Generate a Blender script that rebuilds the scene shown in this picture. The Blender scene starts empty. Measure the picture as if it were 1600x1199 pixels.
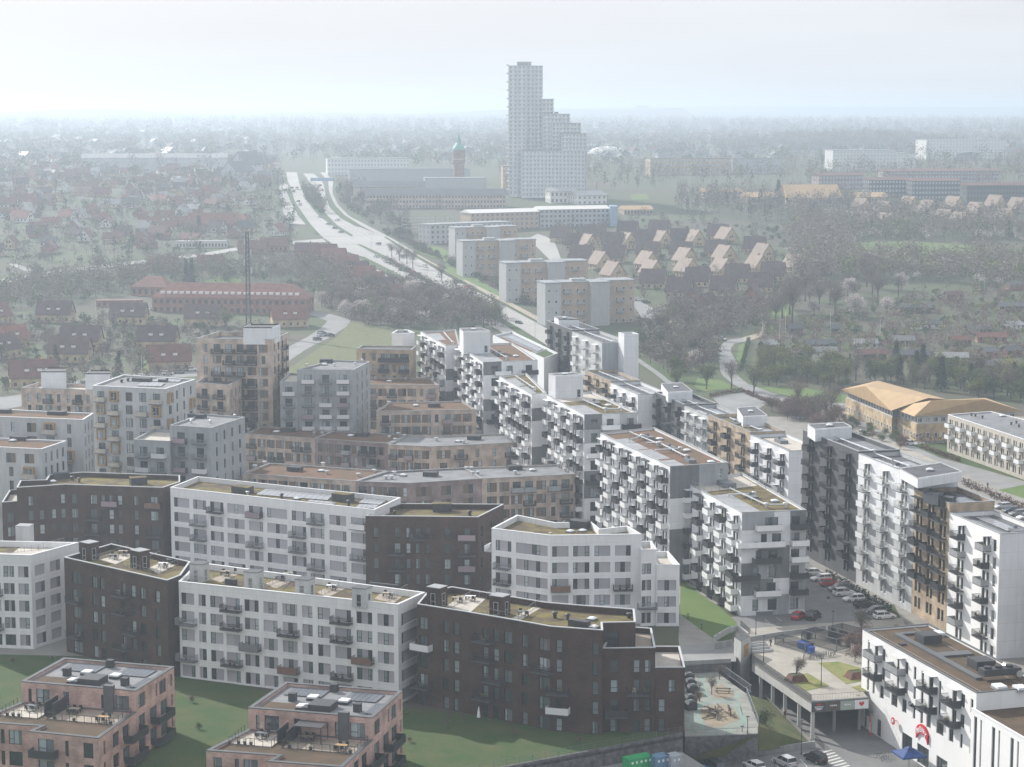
import bpy, bmesh, math, random
import numpy as np
from mathutils import Vector, Matrix, geometry
R = math.radians
SC = bpy.context.scene
COL = SC.collection

# ------------------------------------------------------------------ camera
FPX, CX, CY, YH, CAMH = 3235.0, 800.0, 599.5, 172.0, 95.0     # focal length in photo pixels, centre, horizon row, height above the courtyards
PITCH = math.atan((CY - YH) / FPX)
cam = bpy.data.cameras.new('camera')
cam.sensor_width = 36.0
cam.lens = FPX / 1600.0 * 36.0
cam.clip_start, cam.clip_end = 1.0, 60000.0
camo = bpy.data.objects.new('camera', cam)
COL.objects.link(camo)
camo.location = (0, 0, CAMH)
camo.rotation_euler = (math.pi / 2 - PITCH, 0, 0)
SC.camera = camo

# ------------------------------------------------------------------ sky, sun, exposure
SUN_AZ, SUN_EL = R(-42), R(31)        # azimuth from straight ahead (left is negative), elevation
w = bpy.data.worlds.new('World')
SC.world = w
w.use_nodes = True
nt = w.node_tree
bg = nt.nodes['Background']
sky = nt.nodes.new('ShaderNodeTexSky')
sky.sky_type = 'NISHITA'
sky.sun_disc = False
sky.sun_elevation = SUN_EL
sky.sun_rotation = SUN_AZ
sky.altitude = 60
sky.air_density = 1.0
sky.dust_density = 4.0
sky.ozone_density = 1.5
# thin high cloud: whitens the blue in soft streaks
tc = nt.nodes.new('ShaderNodeTexCoord')
mp = nt.nodes.new('ShaderNodeMapping')
mp.inputs['Scale'].default_value = (1.0, 1.0, 7.0)
nz = nt.nodes.new('ShaderNodeTexNoise')
nz.inputs['Scale'].default_value = 3.2
nz.inputs['Detail'].default_value = 6
nz.inputs['Roughness'].default_value = 0.55
rp = nt.nodes.new('ShaderNodeValToRGB')
rp.color_ramp.elements[0].position = 0.32
rp.color_ramp.elements[0].color = (0.78, 0.78, 0.78, 1)
rp.color_ramp.elements[1].position = 0.72
rp.color_ramp.elements[1].color = (0.95, 0.95, 0.95, 1)
mx = nt.nodes.new('ShaderNodeMixRGB')
mx.inputs['Color2'].default_value = (8.2, 8.4, 8.9, 1)
nt.links.new(tc.outputs['Generated'], mp.inputs['Vector'])
nt.links.new(mp.outputs['Vector'], nz.inputs['Vector'])
nt.links.new(nz.outputs['Fac'], rp.inputs['Fac'])
nt.links.new(rp.outputs['Color'], mx.inputs['Fac'])
nt.links.new(sky.outputs['Color'], mx.inputs['Color1'])
nt.links.new(mx.outputs['Color'], bg.inputs['Color'])
bg.inputs['Strength'].default_value = 0.10
sl = bpy.data.lights.new('sun', 'SUN')
sl.energy = 5.0
sl.angle = R(0.8)
sl.color = (1.0, 0.965, 0.915)
so = bpy.data.objects.new('sun', sl)
COL.objects.link(so)
so.location = (-400, 300, 400)
sdir = Vector((math.sin(SUN_AZ) * math.cos(SUN_EL), math.cos(SUN_AZ) * math.cos(SUN_EL), math.sin(SUN_EL)))
so.rotation_euler = sdir.to_track_quat('Z', 'Y').to_euler()
SC.view_settings.view_transform = 'Standard'
SC.view_settings.look = 'None'
SC.view_settings.gamma = 1.0
SC.view_settings.exposure = 0.16
SC.view_settings.use_curve_mapping = False
cy = SC.cycles
cy.max_bounces = 5
cy.diffuse_bounces = 2
cy.glossy_bounces = 2
cy.transmission_bounces = 3
cy.transparent_max_bounces = 6
cy.volume_bounces = 2
cy.use_denoising = True
cy.denoiser = 'OPENIMAGEDENOISE'
cy.sample_clamp_indirect = 4.0
SC.render.film_transparent = False
HAZE = 0.00026

# ------------------------------------------------------------------ terrain profile and projection
TK = [(-400, 0), (880, 0), (1100, 8), (1600, 34), (2400, 42), (4000, 46), (7000, 52), (10000, 66), (13000, 84), (15500, 92)]
def tz(y):
 for (a, za), (b, zb) in zip(TK, TK[1:]):
  if y <= b:
   return za + (zb - za) * max(0.0, (y - a)) / (b - a)
 return TK[-1][1]
SP, CP = math.sin(PITCH), math.cos(PITCH)
def ray(px, py):
 u, v = (px - CX) / FPX, (CY - py) / FPX
 return Vector((u, CP + v * SP, -SP + v * CP))
def P(px, py, z=0.0):
 d = ray(px, py)
 t = (z - CAMH) / d.z
 return Vector((d.x * t, d.y * t, z))
def PD(px, py, depth):
 d = ray(px, py)
 t = depth / d.y
 return Vector((d.x * t, depth, CAMH + d.z * t))
def G(px, py, dz=0.0):
 """the point of the terrain seen at a pixel"""
 d = ray(px, py)
 lo, hi = 100.0, 15400.0
 for _ in range(46):
  m = (lo + hi) / 2
  if CAMH + d.z / d.y * m > tz(m):
   lo = m
  else:
   hi = m
 m = (lo + hi) / 2
 return Vector((d.x / d.y * m, m, tz(m) + dz))

# ------------------------------------------------------------------ materials
MATS = {}
def lin(c):
 return tuple((v / 12.92 if v <= 0.04045 else ((v + 0.055) / 1.055) ** 2.4) for v in c)
def mat(name, col, rough=0.8, var=0.12, scale=0.6, col2=None, bump=0.0, bscale=8.0, metal=0.0, spec=0.5, rnd=0.0, stretch=(1, 1, 1), coords='Object', detail=5, ramp=(0.35, 0.65)):
 """principled material: colour mottled by noise, an optional second colour, an optional per-object shift"""
 if name in MATS:
  return MATS[name]
 m = bpy.data.materials.new(name)
 m.use_nodes = True
 n = m.node_tree
 b = n.nodes['Principled BSDF']
 b.inputs['Roughness'].default_value = rough
 b.inputs['Metallic'].default_value = metal
 b.inputs['Specular IOR Level'].default_value = spec
 c1 = (*col, 1)
 if col2 is None:
  c2 = (*[max(0, v * (1 - var * 2)) for v in col], 1)
  c1 = (*[min(1, v * (1 + var)) for v in col], 1)
 else:
  c2 = (*col2, 1)
 out = None
 if var > 0 or col2 is not None:
  t = n.nodes.new('ShaderNodeTexCoord')
  mpn = n.nodes.new('ShaderNodeMapping')
  mpn.inputs['Scale'].default_value = stretch
  z = n.nodes.new('ShaderNodeTexNoise')
  z.inputs['Scale'].default_value = scale
  z.inputs['Detail'].default_value = detail
  z.inputs['Roughness'].default_value = 0.62
  r_ = n.nodes.new('ShaderNodeMapRange')
  r_.inputs['From Min'].default_value = ramp[0]
  r_.inputs['From Max'].default_value = ramp[1]
  x = n.nodes.new('ShaderNodeMixRGB')
  x.inputs['Color1'].default_value = c1
  x.inputs['Color2'].default_value = c2
  if coords == 'World':
   g = n.nodes.new('ShaderNodeNewGeometry')
   n.links.new(g.outputs['Position'], mpn.inputs['Vector'])
  else:
   n.links.new(t.outputs[coords], mpn.inputs['Vector'])
  n.links.new(mpn.outputs['Vector'], z.inputs['Vector'])
  n.links.new(z.outputs['Fac'], r_.inputs['Value'])
  n.links.new(r_.outputs['Result'], x.inputs['Fac'])
  out = x.outputs['Color']
  if bump > 0:
   z2 = n.nodes.new('ShaderNodeTexNoise')
   z2.inputs['Scale'].default_value = bscale
   z2.inputs['Detail'].default_value = 4
   n.links.new(mpn.outputs['Vector'], z2.inputs['Vector'])
   bp = n.nodes.new('ShaderNodeBump')
   bp.inputs['Strength'].default_value = bump
   bp.inputs['Distance'].default_value = 0.1
   n.links.new(z2.outputs['Fac'], bp.inputs['Height'])
   n.links.new(bp.outputs['Normal'], b.inputs['Normal'])
 if rnd > 0:
  oi = n.nodes.new('ShaderNodeObjectInfo')
  mr = n.nodes.new('ShaderNodeMapRange')
  mr.inputs['To Min'].default_value = 1 - rnd
  mr.inputs['To Max'].default_value = 1 + rnd
  hs = n.nodes.new('ShaderNodeHueSaturation')
  n.links.new(oi.outputs['Random'], mr.inputs['Value'])
  n.links.new(mr.outputs['Result'], hs.inputs['Value'])
  if out is not None:
   n.links.new(out, hs.inputs['Color'])
  else:
   hs.inputs['Color'].default_value = c1
  out = hs.outputs['Color']
 if out is not None:
  n.links.new(out, b.inputs['Base Color'])
 else:
  b.inputs['Base Color'].default_value = c1
 MATS[name] = m
 return m

def mat_glass(name, dark, light, rough=0.08, lo=0.55, hi=1.0):
 """window pane: dark room or pale curtain behind a glossy sheet, painted sky reflection in the pale tone, picked per object"""
 m = bpy.data.materials.new(name)
 m.use_nodes = True
 n = m.node_tree
 b = n.nodes['Principled BSDF']
 b.inputs['Roughness'].default_value = rough
 b.inputs['Specular IOR Level'].default_value = 0.9
 oi = n.nodes.new('ShaderNodeObjectInfo')
 mr = n.nodes.new('ShaderNodeMapRange')
 mr.inputs['From Min'].default_value = lo
 mr.inputs['From Max'].default_value = hi
 x = n.nodes.new('ShaderNodeMixRGB')
 x.inputs['Color1'].default_value = (*dark, 1)
 x.inputs['Color2'].default_value = (*light, 1)
 n.links.new(oi.outputs['Random'], mr.inputs['Value'])
 # a curtain or blind drawn to a share of the pane's width that differs from window to window
 t = n.nodes.new('ShaderNodeTexCoord')
 sx = n.nodes.new('ShaderNodeSeparateXYZ')
 n.links.new(t.outputs['Object'], sx.inputs[0])
 f1 = n.nodes.new('ShaderNodeMath')
 f1.operation = 'MULTIPLY'
 f1.inputs[1].default_value = 7.31
 n.links.new(oi.outputs['Random'], f1.inputs[0])
 f2 = n.nodes.new('ShaderNodeMath')
 f2.operation = 'FRACT'
 n.links.new(f1.outputs[0], f2.inputs[0])
 f3 = n.nodes.new('ShaderNodeMath')
 f3.operation = 'MULTIPLY'
 f3.inputs[1].default_value = 1.6
 n.links.new(f2.outputs[0], f3.inputs[0])
 gt = n.nodes.new('ShaderNodeMath')
 gt.operation = 'LESS_THAN'
 n.links.new(sx.outputs['X'], gt.inputs[0])
 n.links.new(f3.outputs[0], gt.inputs[1])
 ml = n.nodes.new('ShaderNodeMapRange')
 ml.inputs['To Min'].default_value = 0.35
 n.links.new(gt.outputs[0], ml.inputs['Value'])
 mu = n.nodes.new('ShaderNodeMath')
 mu.operation = 'MULTIPLY'
 n.links.new(ml.outputs['Result'], mu.inputs[0])
 n.links.new(mr.outputs['Result'], mu.inputs[1])
 n.links.new(mu.outputs[0], x.inputs['Fac'])
 n.links.new(x.outputs['Color'], b.inputs['Base Color'])
 MATS[name] = m
 return m

def mat_brick(name, c1, c2, mortar, rough=0.85):
 """brick courses laid on the wall's own axes (object x along the wall, z up)"""
 m = bpy.data.materials.new(name)
 m.use_nodes = True
 n = m.node_tree
 b = n.nodes['Principled BSDF']
 b.inputs['Roughness'].default_value = rough
 t = n.nodes.new('ShaderNodeTexCoord')
 sx = n.nodes.new('ShaderNodeSeparateXYZ')
 cb = n.nodes.new('ShaderNodeCombineXYZ')
 n.links.new(t.outputs['Object'], sx.inputs[0])
 a = n.nodes.new('ShaderNodeMath')
 a.operation = 'ADD'
 n.links.new(sx.outputs['X'], a.inputs[0])
 n.links.new(sx.outputs['Y'], a.inputs[1])
 n.links.new(a.outputs[0], cb.inputs['X'])
 n.links.new(sx.outputs['Z'], cb.inputs['Y'])
 bt = n.nodes.new('ShaderNodeTexBrick')
 bt.inputs['Scale'].default_value = 1.0
 bt.inputs['Brick Width'].default_value = 0.46
 bt.inputs['Row Height'].default_value = 0.145
 bt.inputs['Mortar Size'].default_value = 0.012
 bt.inputs['Color1'].default_value = (*c1, 1)
 bt.inputs['Color2'].default_value = (*c2, 1)
 bt.inputs['Mortar'].default_value = (*mortar, 1)
 n.links.new(cb.outputs[0], bt.inputs['Vector'])
 z = n.nodes.new('ShaderNodeTexNoise')
 z.inputs['Scale'].default_value = 0.35
 z.inputs['Detail'].default_value = 6
 n.links.new(t.outputs['Object'], z.inputs['Vector'])
 mr = n.nodes.new('ShaderNodeMapRange')
 mr.inputs['From Min'].default_value = 0.3
 mr.inputs['From Max'].default_value = 0.7
 mr.inputs['To Min'].default_value = 0.62
 mr.inputs['To Max'].default_value = 1.42
 n.links.new(z.outputs['Fac'], mr.inputs['Value'])
 hs = n.nodes.new('ShaderNodeHueSaturation')
 n.links.new(bt.outputs['Color'], hs.inputs['Color'])
 n.links.new(mr.outputs['Result'], hs.inputs['Value'])
 n.links.new(hs.outputs['Color'], b.inputs['Base Color'])
 MATS[name] = m
 return m

def mat_ribs(name, col, dark, freq=3.3, rough=0.6):
 """ribbed cladding sheet, ribs along the wall's x axis"""
 m = bpy.data.materials.new(name)
 m.use_nodes = True
 n = m.node_tree
 b = n.nodes['Principled BSDF']
 b.inputs['Roughness'].default_value = rough
 t = n.nodes.new('ShaderNodeTexCoord')
 wv = n.nodes.new('ShaderNodeTexWave')
 wv.bands_direction = 'X'
 wv.inputs['Scale'].default_value = freq
 n.links.new(t.outputs['Object'], wv.inputs['Vector'])
 x = n.nodes.new('ShaderNodeMixRGB')
 x.inputs['Color1'].default_value = (*dark, 1)
 x.inputs['Color2'].default_value = (*col, 1)
 n.links.new(wv.outputs['Fac'], x.inputs['Fac'])
 oi = n.nodes.new('ShaderNodeObjectInfo')
 mr = n.nodes.new('ShaderNodeMapRange')
 mr.inputs['To Min'].default_value = 0.85
 mr.inputs['To Max'].default_value = 1.12
 hs = n.nodes.new('ShaderNodeHueSaturation')
 n.links.new(oi.outputs['Random'], mr.inputs['Value'])
 n.links.new(mr.outputs['Result'], hs.inputs['Value'])
 n.links.new(x.outputs['Color'], hs.inputs['Color'])
 n.links.new(hs.outputs['Color'], b.inputs['Base Color'])
 bp = n.nodes.new('ShaderNodeBump')
 bp.inputs['Strength'].default_value = 0.4
 bp.inputs['Distance'].default_value = 0.03
 n.links.new(wv.outputs['Fac'], bp.inputs['Height'])
 n.links.new(bp.outputs['Normal'], b.inputs['Normal'])
 MATS[name] = m
 return m

def mat_render(name, col, rough=0.75, joint=0.0, jx=6.0, jz=3.1, dirt=0.10, stretch=(0.5, 0.5, 0.12)):
 """painted or cast wall: faint vertical weathering, panel joints on the wall's own axes"""
 m = bpy.data.materials.new(name)
 m.use_nodes = True
 n = m.node_tree
 b = n.nodes['Principled BSDF']
 b.inputs['Roughness'].default_value = rough
 t = n.nodes.new('ShaderNodeTexCoord')
 mpn = n.nodes.new('ShaderNodeMapping')
 mpn.inputs['Scale'].default_value = stretch
 z = n.nodes.new('ShaderNodeTexNoise')
 z.inputs['Scale'].default_value = 1.6
 z.inputs['Detail'].default_value = 7
 z.inputs['Roughness'].default_value = 0.6
 n.links.new(t.outputs['Object'], mpn.inputs['Vector'])
 n.links.new(mpn.outputs['Vector'], z.inputs['Vector'])
 mr = n.nodes.new('ShaderNodeMapRange')
 mr.inputs['From Min'].default_value = 0.3
 mr.inputs['From Max'].default_value = 0.7
 mr.inputs['To Min'].default_value = 1 - dirt
 mr.inputs['To Max'].default_value = 1 + dirt * 0.6
 n.links.new(z.outputs['Fac'], mr.inputs['Value'])
 hs = n.nodes.new('ShaderNodeHueSaturation')
 n.links.new(mr.outputs['Result'], hs.inputs['Value'])
 if joint > 0:
  sx = n.nodes.new('ShaderNodeSeparateXYZ')
  cb = n.nodes.new('ShaderNodeCombineXYZ')
  n.links.new(t.outputs['Object'], sx.inputs[0])
  n.links.new(sx.outputs['X'], cb.inputs['X'])
  n.links.new(sx.outputs['Z'], cb.inputs['Y'])
  bt = n.nodes.new('ShaderNodeTexBrick')
  bt.offset = 0.0
  bt.inputs['Scale'].default_value = 1.0
  bt.inputs['Brick Width'].default_value = jx
  bt.inputs['Row Height'].default_value = jz
  bt.inputs['Mortar Size'].default_value = 0.022
  bt.inputs['Color1'].default_value = (*col, 1)
  bt.inputs['Color2'].default_value = (*[v * 0.95 for v in col], 1)
  bt.inputs['Mortar'].default_value = (*[v * (1 - joint) for v in col], 1)
  n.links.new(cb.outputs[0], bt.inputs['Vector'])
  n.links.new(bt.outputs['Color'], hs.inputs['Color'])
 else:
  hs.inputs['Color'].default_value = (*col, 1)
 n.links.new(hs.outputs['Color'], b.inputs['Base Color'])
 MATS[name] = m
 return m

mat_glass('pane', (0.03, 0.042, 0.047), (0.46, 0.53, 0.55), lo=0.25, hi=1.0)  # pale tone also carries painted sky reflection
mat_glass('pane_dark', (0.02, 0.028, 0.03), (0.16, 0.2, 0.2), lo=0.6, hi=1.3)
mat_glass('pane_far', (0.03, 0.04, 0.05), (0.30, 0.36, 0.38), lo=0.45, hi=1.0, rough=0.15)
mat_glass('pane_hazed', (0.36, 0.41, 0.44), (0.52, 0.57, 0.6), lo=0.0, hi=1.0, rough=0.3)  # distance haze put into the glass colour
mat_render('white_render', (0.78, 0.785, 0.79), joint=0.22, jx=7.5, jz=3.1, dirt=0.10)
mat_render('white_panel', (0.76, 0.77, 0.785), joint=0.3, jx=3.6, jz=3.15, dirt=0.09)
mat_render('white_shop', (0.84, 0.84, 0.83), joint=0.12, jx=4.2, jz=3.2, dirt=0.03)
mat_render('concrete', (0.36, 0.38, 0.39), joint=0.3, jx=4.5, jz=3.2, dirt=0.22)
mat_render('concrete_light', (0.50, 0.51, 0.51), joint=0.2, jx=4.5, jz=3.0, dirt=0.18)
mat_render('concrete_dark', (0.17, 0.18, 0.185), joint=0.25, jx=4.5, jz=3.15, dirt=0.3)
mat_render('slate_cladding', (0.085, 0.088, 0.093), joint=0.4, jx=0.6, jz=3.15, dirt=0.25)
mat_render('pale_tower', (0.80, 0.82, 0.84), joint=0.1, jx=4, jz=3.2, dirt=0.05)
mat_brick('brown_brick', (0.046, 0.024, 0.018), (0.080, 0.041, 0.028), (0.038, 0.028, 0.023))
mat_brick('pink_brick', (0.40, 0.235, 0.195), (0.52, 0.345, 0.295), (0.46, 0.38, 0.34))
mat_brick('tan_brick', (0.36, 0.27, 0.18), (0.43, 0.33, 0.23), (0.40, 0.34, 0.26))
mat_brick('beige_brick', (0.42, 0.335, 0.275), (0.50, 0.40, 0.33), (0.46, 0.40, 0.35))
mat_brick('plum_brick', (0.23, 0.175, 0.165), (0.29, 0.22, 0.21), (0.24, 0.2, 0.19))
mat_brick('rust_brick', (0.22, 0.14, 0.105), (0.27, 0.175, 0.13), (0.24, 0.17, 0.13))
mat_brick('yellow_brick', (0.42, 0.31, 0.18), (0.49, 0.37, 0.23), (0.44, 0.36, 0.25))
mat_brick('red_brick', (0.27, 0.115, 0.085), (0.33, 0.15, 0.11), (0.3, 0.2, 0.16))
mat_ribs('grey_cladding', (0.44, 0.43, 0.46), (0.34, 0.33, 0.355))
mat_ribs('white_ribs', (0.78, 0.78, 0.78), (0.62, 0.62, 0.63))
mat_ribs('violet_ribs', (0.36, 0.28, 0.31), (0.25, 0.19, 0.22))
mat_ribs('brown_infill', (0.21, 0.15, 0.11), (0.16, 0.11, 0.08))
mat('frame_dark', (0.028, 0.03, 0.032), 0.45, var=0)
mat('frame_pale', (0.50, 0.52, 0.53), 0.5, var=0)
mat('frame_white', (0.78, 0.78, 0.77), 0.5, var=0)
mat('rail_dark', (0.03, 0.032, 0.036), 0.5, var=0)
mat('rail_grey', (0.16, 0.17, 0.185), 0.5, var=0)
mat('rail_white', (0.76, 0.77, 0.77), 0.5, var=0.03, rnd=0.06)
mat('rail_steel', (0.26, 0.28, 0.30), 0.45, var=0.05)
mat('rail_copper', (0.20, 0.105, 0.075), 0.55, var=0.1)
mat('slab_grey', (0.30, 0.30, 0.30), 0.8, var=0.1)
mat('slab_dark', (0.10, 0.10, 0.105), 0.7, var=0.1)
mat('coping_white', (0.78, 0.79, 0.80), 0.4, var=0.03)
mat('coping_dark', (0.10, 0.105, 0.11), 0.4, var=0.08)
mat('coping_grey', (0.33, 0.34, 0.35), 0.45, var=0.08)
mat('timber', (0.42, 0.26, 0.11), 0.6, var=0.2, scale=1.5)
mat('timber_deck', (0.36, 0.30, 0.24), 0.75, var=0.12, scale=2.0)
mat('terrace_stone', (0.50, 0.46, 0.40), 0.85, var=0.08, scale=0.8)
mat('felt_grey', (0.20, 0.205, 0.215), 0.75, var=0.14, scale=0.35)
mat('felt_dark', (0.085, 0.088, 0.095), 0.55, var=0.2, scale=0.3)
mat('felt_pale', (0.30, 0.31, 0.325), 0.6, var=0.12, scale=0.3)
mat('sedum_olive', (0.155, 0.125, 0.028), 0.95, scale=0.30, col2=(0.075, 0.050, 0.024), bump=0.6, bscale=5, coords='World', detail=8, ramp=(0.42, 0.58))
mat('sedum_rust', (0.15, 0.075, 0.042), 0.95, scale=0.25, col2=(0.11, 0.070, 0.036), bump=0.6, bscale=5, coords='World', detail=8, ramp=(0.42, 0.58))
mat('sedum_brown', (0.098, 0.060, 0.032), 0.95, scale=0.28, col2=(0.065, 0.043, 0.020), bump=0.6, bscale=5, coords='World', detail=8, ramp=(0.42, 0.58))
mat('plant_box', (0.045, 0.047, 0.052), 0.55, var=0.1)
mat('skylight', (0.80, 0.82, 0.84), 0.25, var=0)
mat('pipe_metal', (0.62, 0.64, 0.66), 0.3, var=0.08, metal=0.7)
mat('solar', (0.055, 0.062, 0.078), 0.13, var=0.15, scale=1.2, spec=0.8)
mat('solar_pale', (0.30, 0.31, 0.33), 0.22, var=0.08, scale=1.0, spec=0.9)

# ------------------------------------------------------------------ mesh building
class MB:
 def __init__(s):
  s.v, s.f, s.m = [], [], []
 def quad(s, a, b, c, d, mi=0):
  n = len(s.v)
  s.v += [tuple(a), tuple(b), tuple(c), tuple(d)]
  s.f.append((n, n + 1, n + 2, n + 3))
  s.m.append(mi)
 def poly(s, pts, mi=0):
  n = len(s.v)
  s.v += [tuple(p) for p in pts]
  s.f.append(tuple(range(n, n + len(pts))))
  s.m.append(mi)
 def box(s, x0, x1, y0, y1, z0, z1, mi=0, M=None):
  c = [(x0, y0, z0), (x1, y0, z0), (x1, y1, z0), (x0, y1, z0), (x0, y0, z1), (x1, y0, z1), (x1, y1, z1), (x0, y1, z1)]
  if M is not None:
   c = [tuple(M @ Vector(p)) for p in c]
  n = len(s.v)
  s.v += c
  for f in ((0, 3, 2, 1), (4, 5, 6, 7), (0, 1, 5, 4), (1, 2, 6, 5), (2, 3, 7, 6), (3, 0, 4, 7)):
   s.f.append(tuple(n + k for k in f))
   s.m.append(mi)
 def tube(s, p, q, r0, r1=None, k=6, mi=0, cap=True):
  p, q = Vector(p), Vector(q)
  r1 = r0 if r1 is None else r1
  d = (q - p)
  if d.length < 1e-6:
   return
  d.normalize()
  a = d.orthogonal().normalized()
  b = d.cross(a)
  n = len(s.v)
  for c, r in ((p, r0), (q, r1)):
   for i in range(k):
    t = 2 * math.pi * i / k
    s.v.append(tuple(c + (a * math.cos(t) + b * math.sin(t)) * r))
  for i in range(k):
   j = (i + 1) % k
   s.f.append((n + i, n + j, n + k + j, n + k + i))
   s.m.append(mi)
  if cap:
   s.f.append(tuple(n + k + i for i in range(k)))
   s.m.append(mi)
   s.f.append(tuple(n + k - 1 - i for i in range(k)))
   s.m.append(mi)
 def prism(s, pts, z0, z1, mi=0, mtop=None):
  """upright prism over a counter-clockwise outline"""
  n = len(s.v)
  k = len(pts)
  s.v += [(p[0], p[1], z0) for p in pts] + [(p[0], p[1], z1) for p in pts]
  for i in range(k):
   j = (i + 1) % k
   s.f.append((n + i, n + j, n + k + j, n + k + i))
   s.m.append(mi)
  for t in geometry.tessellate_polygon([[Vector((p[0], p[1], 0)) for p in pts]]):
   a, b, c = t
   A, B, C = pts[a], pts[b], pts[c]
   if (B[0] - A[0]) * (C[1] - A[1]) - (B[1] - A[1]) * (C[0] - A[0]) < 0:
    b, c = c, b
   s.f.append((n + k + a, n + k + b, n + k + c))
   s.m.append(mi if mtop is None else mtop)
 def lathe(s, prof, k=10, mi=0, c=(0, 0, 0)):
  n = len(s.v)
  for r, z in prof:
   for i in range(k):
    t = 2 * math.pi * i / k
    s.v.append((c[0] + r * math.cos(t), c[1] + r * math.sin(t), c[2] + z))
  for a in range(len(prof) - 1):
   for i in range(k):
    j = (i + 1) % k
    s.f.append((n + a * k + i, n + a * k + j, n + (a + 1) * k + j, n + (a + 1) * k + i))
    s.m.append(mi)
 def mesh(s, name, mats):
  me = bpy.data.meshes.new(name)
  me.from_pydata(s.v, [], s.f)
  for m in (mats if isinstance(mats, (list, tuple)) else [mats]):
   me.materials.append(MATS[m] if isinstance(m, str) else m)
  if any(s.m):
   me.polygons.foreach_set('material_index', s.m)
  me.update()
  return me

def link(name, data, parent=None, M=None):
 o = bpy.data.objects.new(name, data)
 COL.objects.link(o)
 if parent is not None:
  o.parent = parent
 if M is not None:
  o.matrix_local = M
 return o
def tag(o, label, cat, group=None):
 o['label'] = label
 o['category'] = cat
 if group:
  o['group'] = group
 return o
def struct(o):
 o['kind'] = 'structure'
 return o
def stuff(o, label, cat):
 o['kind'] = 'stuff'
 return tag(o, label, cat)
def thing(name, label, cat, loc=(0, 0, 0), rz=0.0, group=None):
 o = link(name, None)
 o.location = loc
 o.rotation_euler = (0, 0, rz)
 o.empty_display_size = 0.5
 return tag(o, label, cat, group)
def single(name, mb, mats, label, cat, loc=(0, 0, 0), rz=0.0, group=None):
 o = link(name, mb if isinstance(mb, bpy.types.Mesh) else mb.mesh(name, mats))
 o.location = loc
 o.rotation_euler = (0, 0, rz)
 return tag(o, label, cat, group)
def dup(root, loc=None, rz=None, label=None, group=None, scale=None):
 def rec(o, par):
  c = o.copy()
  COL.objects.link(c)
  c.parent = par
  for ch in kids.get(o, []):
   rec(ch, c)
  return c
 kids = {}
 for a in root.children:
  kids.setdefault(root, []).append(a)
  for b in a.children:
   kids.setdefault(a, []).append(b)
 r = rec(root, None)
 if loc is not None:
  r.location = loc
 if rz is not None:
  r.rotation_euler = (0, 0, rz)
 if scale is not None:
  r.scale = (scale, scale, scale) if not hasattr(scale, '__len__') else scale
 if label:
  r['label'] = label
 if group:
  r['group'] = group
 return r

def offset(pts, d):
 """outline moved inwards by d (counter-clockwise outline, mitred)"""
 n = len(pts)
 out = []
 for i in range(n):
  p0, p1, p2 = Vector(pts[i - 1][:2]), Vector(pts[i][:2]), Vector(pts[(i + 1) % n][:2])
  a = (p1 - p0).normalized()
  b = (p2 - p1).normalized()
  na, nb = Vector((-a.y, a.x)), Vector((-b.y, b.x))
  k = max(0.35, 1 + na.dot(nb))
  out.append(p1 + (na + nb) * (d / k))
 return out

CACHE = {}
def q(v, s=0.1):
 return max(s, round(v / s) * s)

def window_meshes(w, h, frame, pane, split):
 key = ('win', w, h, frame, pane, split)
 if key in CACHE:
  return CACHE[key]
 t = 0.075
 m = MB()
 y0, y1 = 0.07, 0.15
 m.box(0, t, y0, y1, 0, h)
 m.box(w - t, w, y0, y1, 0, h)
 m.box(t, w - t, y0, y1, 0, t)
 m.box(t, w - t, y0, y1, h - t, h)
 if w >= 1.35:
  xm = w * (0.36 if (int(w * 10) % 3 == 0) else 0.5)
  m.box(xm - t / 2, xm + t / 2, y0 + 0.004, y1, t, h - t)
  if h > 1.5 and w < 2.6:
   m.box(t, xm - t / 2, y0 + 0.004, y1, h * 0.34, h * 0.34 + t)
 elif h >= 1.6:
  m.box(t, w - t, y0 + 0.004, y1, h * 0.36, h * 0.36 + t)
 p = MB()
 p.quad((t, 0.12, t), (w - t, 0.12, t), (w - t, 0.12, h - t), (t, 0.12, h - t))
 if split:
  r = (m.mesh('window', frame), p.mesh('pane', pane))
 else:
  n = len(m.v)
  m.v += p.v
  m.f.append((n, n + 1, n + 2, n + 3))
  m.m.append(1)
  r = (m.mesh('window', [frame, pane]), None)
 CACHE[key] = r
 return r

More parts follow.
